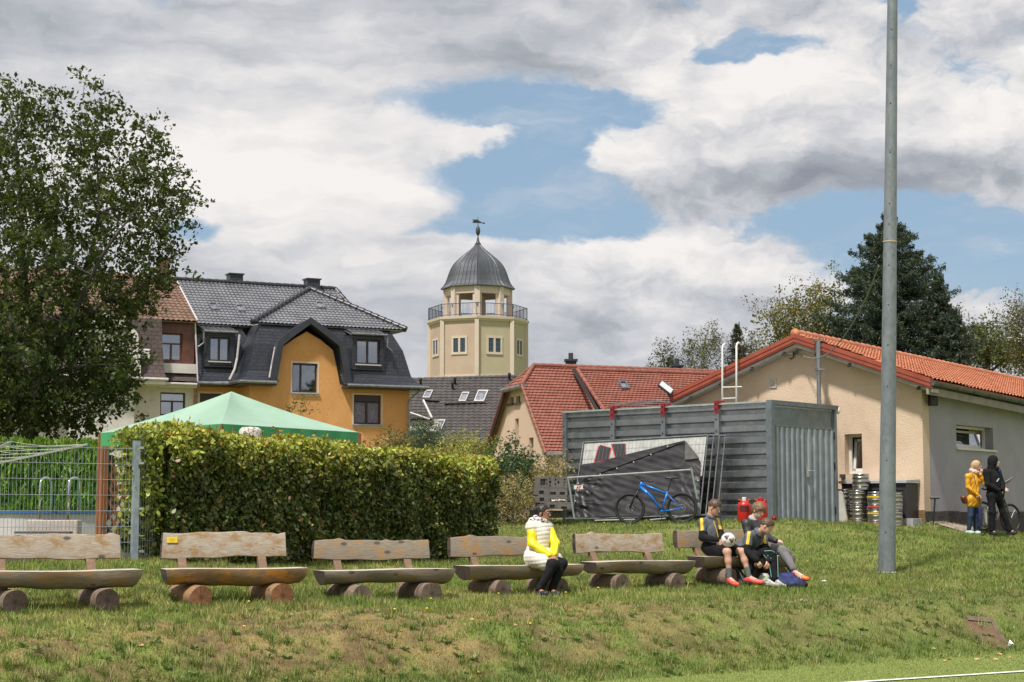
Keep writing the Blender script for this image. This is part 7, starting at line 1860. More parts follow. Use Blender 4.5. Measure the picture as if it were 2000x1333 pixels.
# ================================================================ gas cylinders
redp = M('gas_red', (.52, .02, .015), (.42, .02, .015), 5, .35)
def gascyl(px, pyt, pyb, Yd, capm, label, wpx=27):
    b0 = P(px, pyb, Yd); top = P(px, pyt, Yd); rr = wpx/2/F*Yd; H2 = top.z-b0.z
    t = thing('gas_cylinder', label, 'gas cylinder', b0, 0, 'red gas cylinders in front of the container')
    MB().lathe([(rr*.9, 0), (rr, .03), (rr, H2*.55), (rr*.97, H2*.68), (rr*.82, H2*.78), (rr*.5, H2*.84), (rr*.2, H2*.86)], b0, 24).build('bottle', redp, t, smooth=True)
    mb = MB()
    for s in (0, PI): 
        pts = [b0+Vector((rr*.8*math.cos(a+s), rr*.8*math.sin(a+s)*.9, H2*.86+.02*math.sin(k*PI/6))) for k, a in enumerate(np.linspace(-.9, .9, 7))]; mb.tube(pts, .02*min(1, rr/.14), 6); 
        for q in (pts[0], pts[-1]): mb.tube([q, q-Vector((0, 0, H2*.14))], .015, 5)
    mb.build('collar', redp, t, smooth=True)
    MB().lathe([(.048, H2*.84), (.048, H2*.98), (.04, H2)], b0, 14).build('valve_cap', capm, t)
    mb = MB()
    for r_ in range(3):
        for k in range(7): 
            a = -PI/2-.75+k*.2; mb.box(b0+Vector((rr*1.0*math.cos(a), rr*1.0*math.sin(a), H2*(.62-.09*r_))), (.028, .012, .03), Matrix.Rotation(a+PI/2, 3, 'Z'))
    mb.build('printed_band', M('dark_print', (.10, .01, .015), rough=.5), t)
    return t
gascyl(1454, 971.5, 1019, 37.3, white_pt, 'red gas cylinder with white valve cap')
gascyl(1486, 971.5, 1021, 37.0, redp, 'red gas cylinder with dark red valve cap behind the boys')
t = gascyl(1512, 1007, 1023, 37.6, redp, 'small red gas bottle low beside the container corner', wpx=9)
# ================================================================ kegs and things at the cream wall
def keg_proto():
    t = thing('beer_keg', '', 'keg', (0, 0, 0), 0, 'steel beer kegs stacked by the cream wall'); r_ = .196; h = .375
    pr = [(r_*.9, 0), (r_*.97, .01), (r_*.97, .05), (r_*.94, .06), (r_*1.0, .075), (r_*1.03, .085), (r_*1.0, .097), (r_*.985, .12)]
    pr += [(r_*.985, .175), (r_*1.03, .185), (r_*1.03, .195), (r_*.985, .205), (r_*.985, .27), (r_*1.03, .282), (r_*1.03, .292), (r_*.96, .305), (r_*.95, .315), (r_*.97, .325), (r_*.97, .368), (r_*.93, .375), (r_*.90, .37), (r_*.9, .33), (.02, .335)]
    MB().lathe(pr, (0, 0, 0), 28, cap=False).build('body', steel, t, local=True, auto=50)
    for a in (-PI/2-.25, PI/2-.25):
        MB().box((r_*.975*math.cos(a), r_*.975*math.sin(a), .347), (.10, .012, .022), Matrix.Rotation(a+PI/2, 3, 'Z')).build('handle_slot', black_pl, t, local=True, bevel=.005)
    return t
kp = keg_proto(); first = True
def clone(o, parent=None):
    c = o.copy(); COL.objects.link(c); c.parent = parent
    for ch in list(o.children): clone(ch, c)
    return c
def keg(px, pyb, wdist, rot, label, band=None):
    global first
    k = kp if first else clone(kp); first = False
    q = G.at(px, pyb, -wdist); k.location = q; k.rotation_euler = (0, 0, rot); k['label'] = label
    for col_, z in band or ():
        MB().lathe([(.1935, z), (.2035, z+.006), (.2035, z+.034), (.1935, z+.04)], (0, 0, 0), 28, cap=False).build('colour_band', col_, k, local=True)
    return k
yb_, rb_ = M('band_yellow', (.7, .48, .02), rough=.5), M('band_red', (.5, .02, .015), rough=.5)
keg(1677, 1021.5, .95, .3, 'lower steel keg of the left front column with a black handle hole'); keg(1676, 989.5, .95, 1.9, 'middle steel keg under the single top keg'); keg(1681.5, 957.5, .92, 0.2, 'topmost steel keg standing above all the others')
keg(1712, 1025, 1.05, .4, 'bottom steel keg with red base band and yellow band', [(rb_, .0), (yb_, .235)]); keg(1711, 993, 1.05, 2.2, 'upper steel keg with yellow band above and red band below, left of the pole', [(rb_, .0), (yb_, .235)])
keg(1746, 1028, 1.1, .9, 'lower steel keg right of the pole'); keg(1746, 995, 1.1, 1.3, 'upper steel keg right of the pole')
keg(1650, 1020, .6, .2, 'lower steel keg behind the leaning white board'); keg(1650, 987, .6, 1.0, 'upper steel keg at the far left beside the container')
keg(1694, 1020, .62, .2, 'steel keg standing in the rear row behind the yellow banded kegs')
# storage box
ub0, ub1 = G.L(1656, 960, -.35)[0], G.L(1781, 960, -.35)[0]; zt_ = G.L(1770, 940, -.75)[2]; zb4 = G.L(1770, 1013, -.75)[2]
t = thing('storage_box', 'dark plastic garden storage box with grey lid behind the kegs', 'storage box', G.W((ub0+ub1)/2, -.4, zb4-.15))
MB().fbox(G, ub0, ub1, -.66, -.04, zb4, zt_-.04).build('body', M('box_dark', (.022, .020, .024), (.03, .028, .032), 4, .5), t, bevel=.015)
mb = MB()
for k in range(13): u = ub0+.1+(ub1-ub0-.2)*k/12; mb.fbox(G, u-.012, u+.012, -.675, -.661, zb4+.06, zt_-.22)
mb.fbox(G, ub0+.05, ub1-.05, -.675, -.661, zt_-.2, zt_-.16); mb.build('front_ribs', M('box_rib', (.04, .037, .042), rough=.45), t)
a = MB(); a.add([G.W(ub0-.05, -.72, zt_-.04), G.W(ub1+.05, -.72, zt_-.04), G.W(ub1+.05, -.02, zt_-.04), G.W(ub0-.05, -.02, zt_-.04), G.W(ub0-.05, -.72, zt_+.02), G.W(ub1+.05, -.72, zt_+.02), G.W(ub1+.05, -.02, zt_+.05), G.W(ub0-.05, -.02, zt_+.05)], [(0, 3, 2, 1), (4, 5, 6, 7), (0, 1, 5, 4), (1, 2, 6, 5), (2, 3, 7, 6), (3, 0, 4, 7)]); a.build('lid', M('box_lid', (.38, .38, .38), (.45, .45, .45), 4, .5), t)
o = MB().fbox(G, G.L(1763, 1020, -.7)[0], G.L(1786, 1020, -.7)[0], -.78, -.3, G.L(1770, 1032, -.7)[2], zb4-.002).build('concrete_slab', M('slab_grey', (.30, .29, .30), (.38, .37, .37), 6, .8), origin=G.at(1775, 1030, -.6), bevel=.01); setp(o, 'pale grey slab block under the right end of the storage box', 'block')
# leaning board
pts = [(1636, 1021), (1634, 965), (1636, 960), (1641, 959), (1645, 963), (1655, 1021)]
o = MB().prism([G.at(x, y, -1.25) for x, y in pts], G.e2*.05).build('leaning_board', M('board_pale', (.52, .49, .44), (.42, .39, .35), 5, .7), origin=G.at(1645, 1021, -1.25)); setp(o, 'pale rounded board leaning between the container door and the kegs', 'board')
# upturned broom
t = thing('push_broom', 'black push broom standing head up against the grey wall', 'broom', P(1823, 1031, 40.4)); Yb = 40.4
MB().tube([P(1823, 1022, Yb), P(1826.3, 972, Yb)], .02, 8).build('handle', black_pl, t)
MB().bar(P(1816.5, 971.5, Yb), P(1835, 971.5, Yb), .09, .05).build('head', M('broom_head', (.12, .12, .12), (.2, .2, .19), 9), t, bevel=.01)
mb = MB(); 
for i in range(18): s = i/17; mb.bar(P(1817+s*17.5, 973, Yb), P(1818+s*16, 975, Yb), .05, .01)
mb.lathe([(.10, 0), (.06, .07), (.02, .13)], P(1821, 1031, Yb), 12); mb.build('bristles', M('bristle', (.05, .05, .045)), t)
# dirt by the wall, path at the right
mb = MB(); pts = []
for i in range(12): 
    u = .2+i*.7
    for w in (-.02, -.95-.15*math.sin(i*1.7)): q = S.W(u, w, 0); q.z = gz1(q.x, q.y)+.015; pts.append(q)
mb.add(pts, [(2*i, 2*i+1, 2*i+3, 2*i+2) for i in range(11)]); mb.build('path', M('path_earth', (.26, .20, .16), (.33, .27, .22), 3, .95, bump=.6, bscale=20), fix=False)['kind'] = 'structure'
# drain slab in the bank and litter
q = [onvis(x, y) for x, y in ((1880, 1212), (1935, 1219), (1968, 1265), (1945, 1273), (1915, 1263))]
o = thing('stone_slab', 'brown mossy stone slab set into the bank at the right', 'slab', (q[0]+q[2])/2)
nn_ = Vector((N0[0]*-1, -N0[1], 1.2)).normalized()
MB().prism([p+nn_*.005 for p in q], -nn_*.12).build('slab', M('slab_brown', (.17, .10, .055), (.13, .08, .045), 6, .95, c3=(.15, .13, .06), s3=3, l3=.45, h3=.7, bump=.8, bscale=25), o)
a = [onvis(x, y) for x, y in ((1884, 1211), (1938, 1217), (1941, 1224), (1890, 1219))]; MB().prism([p+nn_*.025 for p in a], -nn_*.14).build('top_edge', M('slab_grey_brown', (.17, .12, .085), (.12, .08, .055), 9, .95), o)
MB().bar(onvis(1938, 1222)+nn_*.0, onvis(1966, 1262)-nn_*.01, .05, .05).build('side_edge', M('slab_grey_brown', (.3, .22, .17), (.22, .15, .11), 9, .95), o)
p = onvis(1974, 1268); o = MB().add([p+Vector(v) for v in ((-.05, 0, .0), (.04, .02, .0), (.06, 0, .03), (.0, .03, .10), (-.03, -.02, .06), (.02, -.03, .05))], [(0, 1, 3), (1, 2, 3), (0, 4, 3), (0, 5, 4), (5, 1, 2), (4, 5, 3), (5, 2, 3)]).build('paper_scrap', M('paper_white', (.75, .77, .8)), origin=p, fix=False); setp(o, 'crumpled white paper scrap beside the stone slab', 'litter')
p = onvis(1609, 1139); o = MB().ball(p+Vector((0, 0, .015)), (.05, .03, .018), 8, 5).build('white_stone', M('paper_white', (.75, .77, .8)), origin=p); setp(o, 'small white flat piece lying in the grass right of the boys', 'litter')
lf = [(1815, 1293), (1846, 1294), (1853, 1293), (1926, 1289), (1931, 1287), (1948, 1282), (1953, 1281), (1945, 1292), (1972, 1288), (1908, 1291), (1823, 1270), (1857, 1281), (274, 1265), (276, 1146), (172, 1232), (1007, 1226), (922, 1214), (935, 1319)]
lfm = M('dead_leaf', (.55, .33, .14), (.4, .2, .09), 9)
_LL = unique_labels(lf, 'dry orange brown leaf')
for i, (x, y) in enumerate(lf):
    p = onvis(x, y); s = .03+.02*random.random(); a = random.random()*6
    vs = [(s*math.cos(a), s*math.sin(a), .02), (-s*.5*math.sin(a), s*.5*math.cos(a), .035), (-s*math.cos(a), -s*math.sin(a), .02), (s*.5*math.sin(a), -s*.5*math.cos(a), .012)]
    o = MB().add(vs, [(0, 1, 2, 3)]).build('fallen_leaf', lfm, None, local=True, fix=False); o.location = p; setp(o, _LL[i], 'leaf', 'fallen dry leaves on the grass')
# ================================================================ people: implicit surfaces meshed with surface nets
def nv(v): v = np.array(v, float); return v/np.linalg.norm(v)
def polymesh(name, V_, Q_):
    me = bpy.data.meshes.new(name); me.vertices.add(len(V_)); me.vertices.foreach_set('co', V_.reshape(-1).astype(np.float32))
    me.loops.add(Q_.size); me.loops.foreach_set('vertex_index', Q_.reshape(-1).astype(np.int32))
    me.polygons.add(len(Q_)); me.polygons.foreach_set('loop_start', np.arange(0, Q_.size, 4, dtype=np.int32)); me.update(calc_edges=True); return me
class SDF:
    def __init__(s): s.p = []; s.cut = []; s.noise = None
    def rc(s, a, b, ra, rb=None, k=.02, sub=False, fl=None):
        s.p.append(('c', np.array(a, float), np.array(b, float), ra, ra if rb is None else rb, k, sub, fl)); return s
    def el(s, c, r, f=(1, 0, 0), u=(0, 0, 1), k=.02, sub=False):
        f = nv(f); u = np.array(u, float); u = nv(u-f*u.dot(f)); w = np.cross(f, u); s.p.append(('e', np.array(c, float), np.array(r, float), np.stack([f, w, u]), 0, k, sub, None)); return s
    def plane(s, p, n): s.cut.append((np.array(p, float), nv(n))); return s
    def mesh(s, name, vox=.008):
        lo = np.min([(np.minimum(q[1], q[2])-max(q[3], q[4])) if q[0] == 'c' else q[1]-q[2].max() for q in s.p if not q[6]], 0)-3*vox
        hi = np.max([(np.maximum(q[1], q[2])+max(q[3], q[4])) if q[0] == 'c' else q[1]+q[2].max() for q in s.p if not q[6]], 0)+3*vox
        n = np.ceil((hi-lo)/vox).astype(int)+1; D = np.full(n, .5, np.float32)
        ax = [lo[i]+vox*np.arange(n[i]) for i in range(3)]
        for t, a, b, c, d, k, sub, fl in s.p:
            if t == 'c': l = np.minimum(a-c, b-d); h = np.maximum(a+c, b+d)
            else: l = a-b.max(); h = a+b.max()
            m = k*1.2+3*vox; i0 = np.maximum(((l-m-lo)/vox).astype(int), 0); i1 = np.minimum(np.ceil((h+m-lo)/vox).astype(int)+1, n)
            if (i1 <= i0).any(): continue
            X_, Y_, Z_ = np.meshgrid(*[ax[i][i0[i]:i1[i]] for i in range(3)], indexing='ij'); Q = np.stack([X_, Y_, Z_], -1)
            if t == 'c':
                ba = b-a; L2 = ba@ba+1e-12; h_ = np.clip(((Q-a)@ba)/L2, 0, 1); v = Q-a-h_[..., None]*ba
                if fl is not None: fn, fs = fl; v = v+np.outer(((v@fn).ravel()), fn).reshape(v.shape)*(fs-1)
                dd = np.linalg.norm(v, axis=-1)-(c+(d-c)*h_)
            else:
                v = (Q-a)@c.T; kk = np.linalg.norm(v/b, axis=-1); k2 = np.linalg.norm(v/(b*b), axis=-1)+1e-9; dd = kk*(kk-1)/k2
            S = D[i0[0]:i1[0], i0[1]:i1[1], i0[2]:i1[2]]
            if sub: dd = -dd; h_ = np.clip(.5-.5*(S-dd)/-k, 0, 1); S[...] = np.maximum(S, dd)
            else: h_ = np.clip(.5+.5*(dd-S)/k, 0, 1); S[...] = dd+(S-dd)*h_-k*h_*(1-h_)
        G3 = np.meshgrid(*ax, indexing='ij')
        if s.noise is not None: D = D+s.noise(*G3).astype(np.float32)
        for p, nn in s.cut: D = np.maximum(D, (G3[0]-p[0])*nn[0]+(G3[1]-p[1])*nn[1]+(G3[2]-p[2])*nn[2])
        D = np.pad(D, 1, constant_values=.5); lo = lo-vox; ins = D < 0
        # surface nets
        cx = np.zeros(tuple(np.array(D.shape)-1)+(3,), np.float32); cn = np.zeros(cx.shape[:3], np.float32); sh = cx.shape[:3]
        for axis_ in range(3):
            for o1 in (0, 1):
                for o2 in (0, 1):
                    off0 = [0, 0, 0]; others = [i for i in range(3) if i != axis_]; off0[others[0]] = o1; off0[others[1]] = o2; off1 = list(off0); off1[axis_] = 1
                    s0 = tuple(slice(off0[i], off0[i]+sh[i]) for i in range(3)); s1 = tuple(slice(off1[i], off1[i]+sh[i]) for i in range(3))
                    d0, d1 = D[s0], D[s1]; m = (d0 < 0) != (d1 < 0); idx = np.nonzero(m); t = d0[idx]/(d0[idx]-d1[idx])
                    add = np.zeros((len(t), 3), np.float32); add[:, axis_] = t; add[:, others[0]] = o1; add[:, others[1]] = o2
                    cx[idx] += add; cn[idx] += 1
        act = cn > 0; ids = -np.ones(sh, int); I = np.nonzero(act); ids[I] = np.arange(len(I[0]))
        V_ = (np.stack(I, -1)+cx[I]/cn[I][:, None])*vox+lo; Qs = []
        for axis_ in range(3):
            others = [i for i in range(3) if i != axis_]; a0 = D.take(range(D.shape[axis_]-1), axis_); a1 = D.take(range(1, D.shape[axis_]), axis_); m = (a0 < 0) != (a1 < 0); e = np.nonzero(m)
            e = np.stack(e, -1); ok = (e[:, others[0]] > 0) & (e[:, others[1]] > 0) & (e[:, others[0]] < sh[others[0]]) & (e[:, others[1]] < sh[others[1]]); e = e[ok]
            def g_(d1_, d2_): q = e.copy(); q[:, others[0]] += d1_; q[:, others[1]] += d2_; return ids[q[:, 0], q[:, 1], q[:, 2]]
            q = np.stack([g_(0, 0), g_(-1, 0), g_(-1, -1), g_(0, -1)], -1); fl_ = D[e[:, 0], e[:, 1], e[:, 2]] < 0
            if axis_ == 1: fl_ = ~fl_
            q[~fl_] = q[~fl_][:, ::-1]; Qs.append(q)
        Q_ = np.concatenate(Qs); Q_ = Q_[(Q_ >= 0).all(1)]
        me = polymesh(name, V_, Q_)
        return me
def wrink(amp, f=22, seed=0):
    r = np.random.default_rng(seed); d = r.normal(size=(4, 3)); d /= np.linalg.norm(d, axis=1)[:, None]
    def fn(x, y, z):
        t = 0
        for i, q in enumerate(d): t = t+np.sin((x*q[0]+y*q[1]+z*q[2])*f*(1+.5*i)+3*np.sin((x*q[1]-z*q[0])*f*.4+i))/(1+.4*i)
        return t*amp/2.2
    return fn
def quilt(amp, pitch):
    def fn(x, y, z): return -amp*np.abs(np.sin(PI*(z+.02*np.sin(x*9))/pitch))**.6+amp*.6+.002*np.sin(x*60+z*30)*np.sin(y*50)
    return fn
def hand(s, w, d, n, side=1, curl=.6, sc=1.0, spread=.16):
    """w wrist, d towards the fingers, n out of the back of the hand"""
    w = np.array(w, float); d = nv(d); n = np.array(n, float); n = nv(n-d*n.dot(d)); a = np.cross(d, n)*side
    k = .006; pl_ = .085*sc
    for o in (-.026, -.009, .009, .026): s.rc(w+a*o*.6*sc, w+d*pl_+a*o*sc, .015*sc, .0125*sc, k=.012)
    for o, L in ((-.030, .058), (-.010, .070), (.010, .075), (.029, .066)):
        p0 = w+d*pl_+a*o*sc; dr = nv(d+a*o*spread*6); L = L*sc
        d1 = nv(dr*math.cos(curl*.7)-n*math.sin(curl*.7)); d2 = nv(dr*math.cos(curl*1.7)-n*math.sin(curl*1.7))
        p1 = p0+d1*L*.52; p2 = p1+d2*L*.48; s.rc(p0, p1, .0098*sc, .009*sc, k=k); s.rc(p1, p2, .009*sc, .0078*sc, k=k)
    t0 = w+d*.022*sc+a*.026*sc; t1 = t0+nv(a*.9+d*.7-n*.4)*.040*sc; t2 = t1+nv(a*.3+d*1.0-n*.5)*.032*sc
    s.rc(t0, t1, .014*sc, .011*sc, k=.008); s.rc(t1, t2, .011*sc, .009*sc, k=k)
skin1 = M('skin_light', (.52, .29, .20), (.58, .34, .25), 14, .55); skin2 = M('skin_tan', (.34, .165, .10), (.40, .20, .125), 14, .5); skin3 = M('skin_pale', (.62, .40, .32), (.66, .45, .37), 14, .55)
eye_w = M('eye_white', (.6, .58, .55), rough=.3); iris = M('iris_dark', (.03, .02, .015), rough=.2); lip = M('lip', (.36, .12, .10), rough=.5)
def person(label, Y0, J, f, u=(0, 0, 1), sc=1.0, skin=skin1, hair=None, top=None, bottom=None, shoe=None, hands=None, build=1.0, extra=None, legbare=False, armr=1.0, chest_f=None):
    """J: joint name -> (px, py, dy)"""
    W = {k: np.array(P(v[0], v[1], Y0+(v[2] if len(v) > 2 else 0))) for k, v in J.items()}
    f = nv(f); u = np.array(u, float); u = nv(u-f*u.dot(f)); r_ = np.cross(f, u); H_c = W['head']; sc_ = sc; S_ = lambda q: q*sc
    foot = min(W['toeL'][2], W['toeR'][2]); root = thing('person', label, 'person', ((W['hipL'][0]+W['hipR'][0])/2, Y0, foot-.02))
    s = SDF()
    s.el(H_c+u*S_(.022)-f*S_(.012), (S_(.098), S_(.076), S_(.098)), f, u); s.el(H_c+f*S_(.026)-u*S_(.048), (S_(.064), S_(.056), S_(.064)), f, u, k=.03)
    s.rc(H_c+f*S_(.062)-u*S_(.082), H_c+f*S_(.066)-u*S_(.084), S_(.020), k=.03)
    s.rc(H_c+f*S_(.086)+u*S_(.012), H_c+f*S_(.108)-u*S_(.022), S_(.009), S_(.013), k=.012); s.rc(H_c+f*S_(.082)-u*S_(.052)-r_*S_(.014), H_c+f*S_(.082)-u*S_(.052)+r_*S_(.014), S_(.008), k=.01)
    for sd in (-1, 1):
        s.el(H_c-f*S_(.004)+r_*sd*S_(.078)-u*S_(.012), (S_(.018), S_(.009), S_(.032)), nv(f-u*.2), u, k=.006); s.rc(H_c+f*S_(.078)+u*S_(.034)+r_*sd*S_(.015), H_c+f*S_(.068)+u*S_(.034)+r_*sd*S_(.045), S_(.009), k=.014)
        s.el(H_c+f*S_(.093)+r_*sd*S_(.030)+u*S_(.014), (S_(.012), S_(.012), S_(.009)), f, u, sub=True)
    s.rc(H_c-f*S_(.015)-u*S_(.06), W['neck'], S_(.052), S_(.056), k=.03)
    pel = (W['hipL']+W['hipR'])/2; ch = (W['shL']+W['shR'])/2
    s.rc(W['neck'], ch, S_(.055), S_(.06), k=.04); s.rc(W['shL'], W['shR'], S_(.055), k=.04); s.rc(ch*.8+pel*.2, pel, S_(.115)*build, S_(.12)*build, k=.06); s.rc(W['hipL'], W['hipR'], S_(.09), k=.05)
    for q in 'LR':
        s.rc(W['sh'+q], W['el'+q], S_(.047), S_(.038), k=.03); s.rc(W['el'+q], W['wr'+q], S_(.039), S_(.025), k=.02)
        s.rc(W['hip'+q], W['kn'+q], S_(.082), S_(.055), k=.04); s.rc(W['kn'+q], W['kn'+q]*.62+W['an'+q]*.38+np.array((0, 0, 0)), S_(.054), S_(.052), k=.03); s.rc(W['kn'+q]*.62+W['an'+q]*.38, W['an'+q], S_(.050), S_(.033), k=.03)
        s.rc(W['an'+q]-np.array((0, 0, S_(.03))), W['toe'+q], S_(.034), S_(.026), k=.02)
        hd_ = (hands or {}).get(q)
        if hd_: hand(s, W['wr'+q], hd_[0], hd_[1], hd_[3] if len(hd_) > 3 else 1, hd_[2], sc)
    mkobj('body', s.mesh('body', .0065), skin, root, smooth=True)
    for sd in (-1, 1):
        c = H_c+f*S_(.082)+r_*sd*S_(.031)+u*S_(.014); Rm = Matrix(((f[0], r_[0], u[0]), (f[1], r_[1], u[1]), (f[2], r_[2], u[2])))
        e = MB().ball(c, (S_(.010), S_(.013), S_(.008)), 10, 8, Rm).build('eye', eye_w, root, smooth=True); MB().ball(c+f*S_(.0065), (S_(.0045), S_(.006), S_(.006)), 8, 6, Rm).build('iris', iris, e, smooth=True)
        if hair: MB().tube([H_c+f*S_(.093)+u*S_(.036)+r_*sd*S_(.013), H_c+f*S_(.090)+u*S_(.040)+r_*sd*S_(.030), H_c+f*S_(.076)+u*S_(.034)+r_*sd*S_(.048)], S_(.0022), 5).build('eyebrow', hair['mat'], root)
    MB().ball(H_c+f*S_(.088)-u*S_(.052), (S_(.007), S_(.021), S_(.007)), 10, 6, Rm).build('mouth', lip, root, smooth=True)
    if hair:
        h = SDF(); g2 = hair.get('thick', .014)
        h.el(H_c+u*S_(.027)-f*S_(.014), (S_(.100+g2), S_(.078+g2*.8), S_(.099+g2)), f, u)
        for a, b2, ra, rb in hair.get('ext', ()): 
            A = H_c+f*S_(a[0])+r_*S_(a[1])+u*S_(a[2]); B = H_c+f*S_(b2[0])+r_*S_(b2[1])+u*S_(b2[2]); h.rc(A, B, S_(ra), S_(rb), k=.025)
        h.noise = wrink(hair.get('rough', .004), 90, 3)
        _u, _n = hair.get('face', ((.058, 0, .045), (.80, 0, -.55)))
        if not hair.get('noface'): 
            # carve the face and the lower sides away
            h.p.append(('e', H_c+f*S_(.085)-u*S_(hair.get('low', .035)), np.array((S_(.075), S_(.10), S_(.088))), np.stack([f, np.cross(f, u)*1.0, u]), 0, .01, True, None))
            h.p.append(('e', H_c+f*S_(.01)-u*S_(.085), np.array((S_(.085), S_(.12), S_(.055))), np.stack([f, np.cross(f, u), u]), 0, .01, True, None)) if not hair.get('long') else None
            if hair.get('fade'): h.p.append(('e', H_c-u*S_(.055), np.array((S_(.125), S_(.13), S_(.07))), np.stack([f, np.cross(f, u), u]), 0, .01, True, None))
        mkobj('hair', h.mesh('hair', .006), hair['mat'], root, smooth=True)
    def sleeve(s, q, a, thick, upto=1.0, k=.03):
        e0 = W['el'+q]; w0 = e0+(W['wr'+q]-e0)*upto; s.rc(W['sh'+q], e0, S_(.058+thick)*armr, S_(.048+thick)*armr, k=k); s.rc(e0, w0, S_(.048+thick)*armr, S_(.036+thick*.8)*armr, k=.02)
    if top:
        t = SDF(); th_2 = top.get('thick', .012)
        t.rc(W['shL'], W['shR'], S_(.062+th_2), k=.05); t.rc(ch*.75+pel*.25, pel, S_(.13+th_2)*build, S_(top.get('hem', .13)+th_2)*build, k=.06); t.rc(W['hipL'], W['hipR'], S_(.095+th_2), k=.06); t.rc(W['neck'], ch, S_(.062), S_(.09), k=.05)
        if top.get('skirt'):
            for q in 'LR': t.rc(W['hip'+q], W['hip'+q]+(W['kn'+q]-W['hip'+q])*top['skirt'], S_(.105+th_2), S_(.095+th_2), k=.06)
        if top.get('arms', True):
            for q in 'LR': sleeve(t, q, 0, th_2)
        for e in top.get('ext', ()): t.rc(*[np.array(e[0]), np.array(e[1])], e[2], e[3], k=.03)
        t.noise = top.get('noise', wrink(.006, 24, 5))
        for e in top.get('cuts', ()): t.plane(*e)
        me = t.mesh('top', .008); o = mkobj(top.get('name', 'jacket'), me, top['mats'], root, smooth=True)
        if top.get('assign'):
            off_ = np.array(worig(root)); cs = np.empty(len(me.polygons)*3); me.polygons.foreach_get('center', cs); cs = cs.reshape(-1, 3)+off_
            me.polygons.foreach_set('material_index', top['assign'](cs, W).astype(np.int32))
        if top.get('sleeves'):
            t = SDF()
            for q in 'LR': sleeve(t, q, 0, .016)
            t.noise = wrink(.008, 34, 9); mkobj('sleeves', t.mesh('sleeves', .007), top['sleeves'], root, smooth=True)
        if top.get('collar'):
            t = SDF(); c = top['collar']; base = W['neck']; n_ = nv(H_c-base)
            for i in range(10):
                a = 2*PI*i/10; b2 = 2*PI*(i+1)/10; x1 = nv(np.cross(n_, (0, 1, 0))); x2 = np.cross(n_, x1)
                t.rc(base+n_*c[1]+(x1*math.cos(a)+x2*math.sin(a))*S_(c[0]), base+n_*c[1]+(x1*math.cos(b2)+x2*math.sin(b2))*S_(c[0]), S_(c[2]), k=.02)
            t.noise = wrink(.006, 40, 2); mkobj(c[4] if len(c) > 4 else 'collar', t.mesh('collar', .007), c[3], root, smooth=True)
    if bottom:
        t = SDF(); th_2 = bottom.get('thick', .012); up_ = bottom.get('upto', 1.0)
        t.rc(W['hipL'], W['hipR'], S_(.09+th_2), k=.05)
        for q in 'LR':
            if up_ <= 1: 
                e = W['hip'+q]+(W['kn'+q]-W['hip'+q])*up_; t.rc(W['hip'+q], e, S_(.085+th_2), S_(bottom.get('hem', .085)+th_2), k=.03)
            else:
                t.rc(W['hip'+q], W['kn'+q], S_(.085+th_2), S_(.058+th_2), k=.04); e = W['kn'+q]+(W['an'+q]-W['kn'+q])*(up_-1); t.rc(W['kn'+q], e, S_(.058+th_2), S_(bottom.get('hem', .040)+th_2), k=.03)
        t.noise = wrink(bottom.get('wr', .006), 26, 7); mkobj(bottom.get('name', 'trousers'), t.mesh('trousers', .008), bottom['mat'], root, smooth=True)
    if (bottom or {}).get('socks'):
        for q in 'LR':
            t = SDF(); a = W['an'+q]+(W['kn'+q]-W['an'+q])*bottom['socks'][0]; t.rc(a, W['an'+q]-np.array((0, 0, S_(.02))), S_(.046), S_(.040), k=.02); mkobj('sock', t.mesh('sock', .006), bottom['socks'][1], root, smooth=True)
    if shoe:
        for q in 'LR':
            t = SDF(); an = W['an'+q]; toe = W['toe'+q]; dr = toe-an; dr[2] = 0; dr = nv(dr); lowz = toe[2]-S_(.03)
            heel = np.array((an[0], an[1], 0))-dr*S_(.045); heel[2] = toe[2]+ (an[2]-S_(.085)-toe[2])*shoe.get('tilt', 1.0)
            t.rc(heel+np.array((0, 0, .01)), toe, S_(.036), S_(.030), k=.02); t.rc(an-np.array((0, 0, S_(.045))), toe*.6+heel*.4, S_(.042), S_(.036), k=.03); t.rc(heel*.25+toe*.75, toe, S_(.043), S_(.034), k=.02)
            o = mkobj('shoe', t.mesh('shoe', .006), shoe['mat'] if not isinstance(shoe['mat'], dict) else shoe['mat'][q], root, smooth=True)
            t = SDF(); dn = np.array((0, 0, -S_(.026))); t.rc(heel+dn+dr*.01, toe*.97+heel*.03+dn, S_(.035), S_(.032), k=.01, fl=(np.array((0, 0, 1.0)), 2.6)); mkobj('sole', t.mesh('sole', .006), shoe['sole'], o, smooth=True)
            if shoe.get('stripes'):
                mb = MB(); sd = np.cross(dr, (0, 0, 1)); sd = sd if sd[1] < 0 else -sd
                for k in range(3): c = heel*(.62-.14*k)+toe*(.38+.14*k)+sd*S_(.040)+np.array((0, 0, .008)); mb.bar(Vector(c+np.array((0, 0, .026))-dr*.012), Vector(c-np.array((0, 0, .022))+dr*.006), .010, .012, up=Vector(sd))
                mb.build('stripes', shoe['stripes'], o)
    return root, W
FX = lambda a, el=0: (math.sin(R(a))*math.cos(R(el)), -math.cos(R(a))*math.cos(R(el)), math.sin(R(el)))   # 0 = to the camera, 90 = to the right
hair_k = M('hair_black', (.012, .010, .010), (.022, .018, .016), 60, .4); hair_b = M('hair_brown', (.06, .033, .018), (.10, .055, .03), 60, .5); hair_l = M('hair_light_brown', (.14, .08, .04), (.22, .13, .07), 60, .5); hair_bl = M('hair_blonde', (.40, .26, .13), (.52, .36, .20), 50, .5); hair_n = M('hair_navy', (.015, .018, .07), (.02, .03, .12), 50, .5)
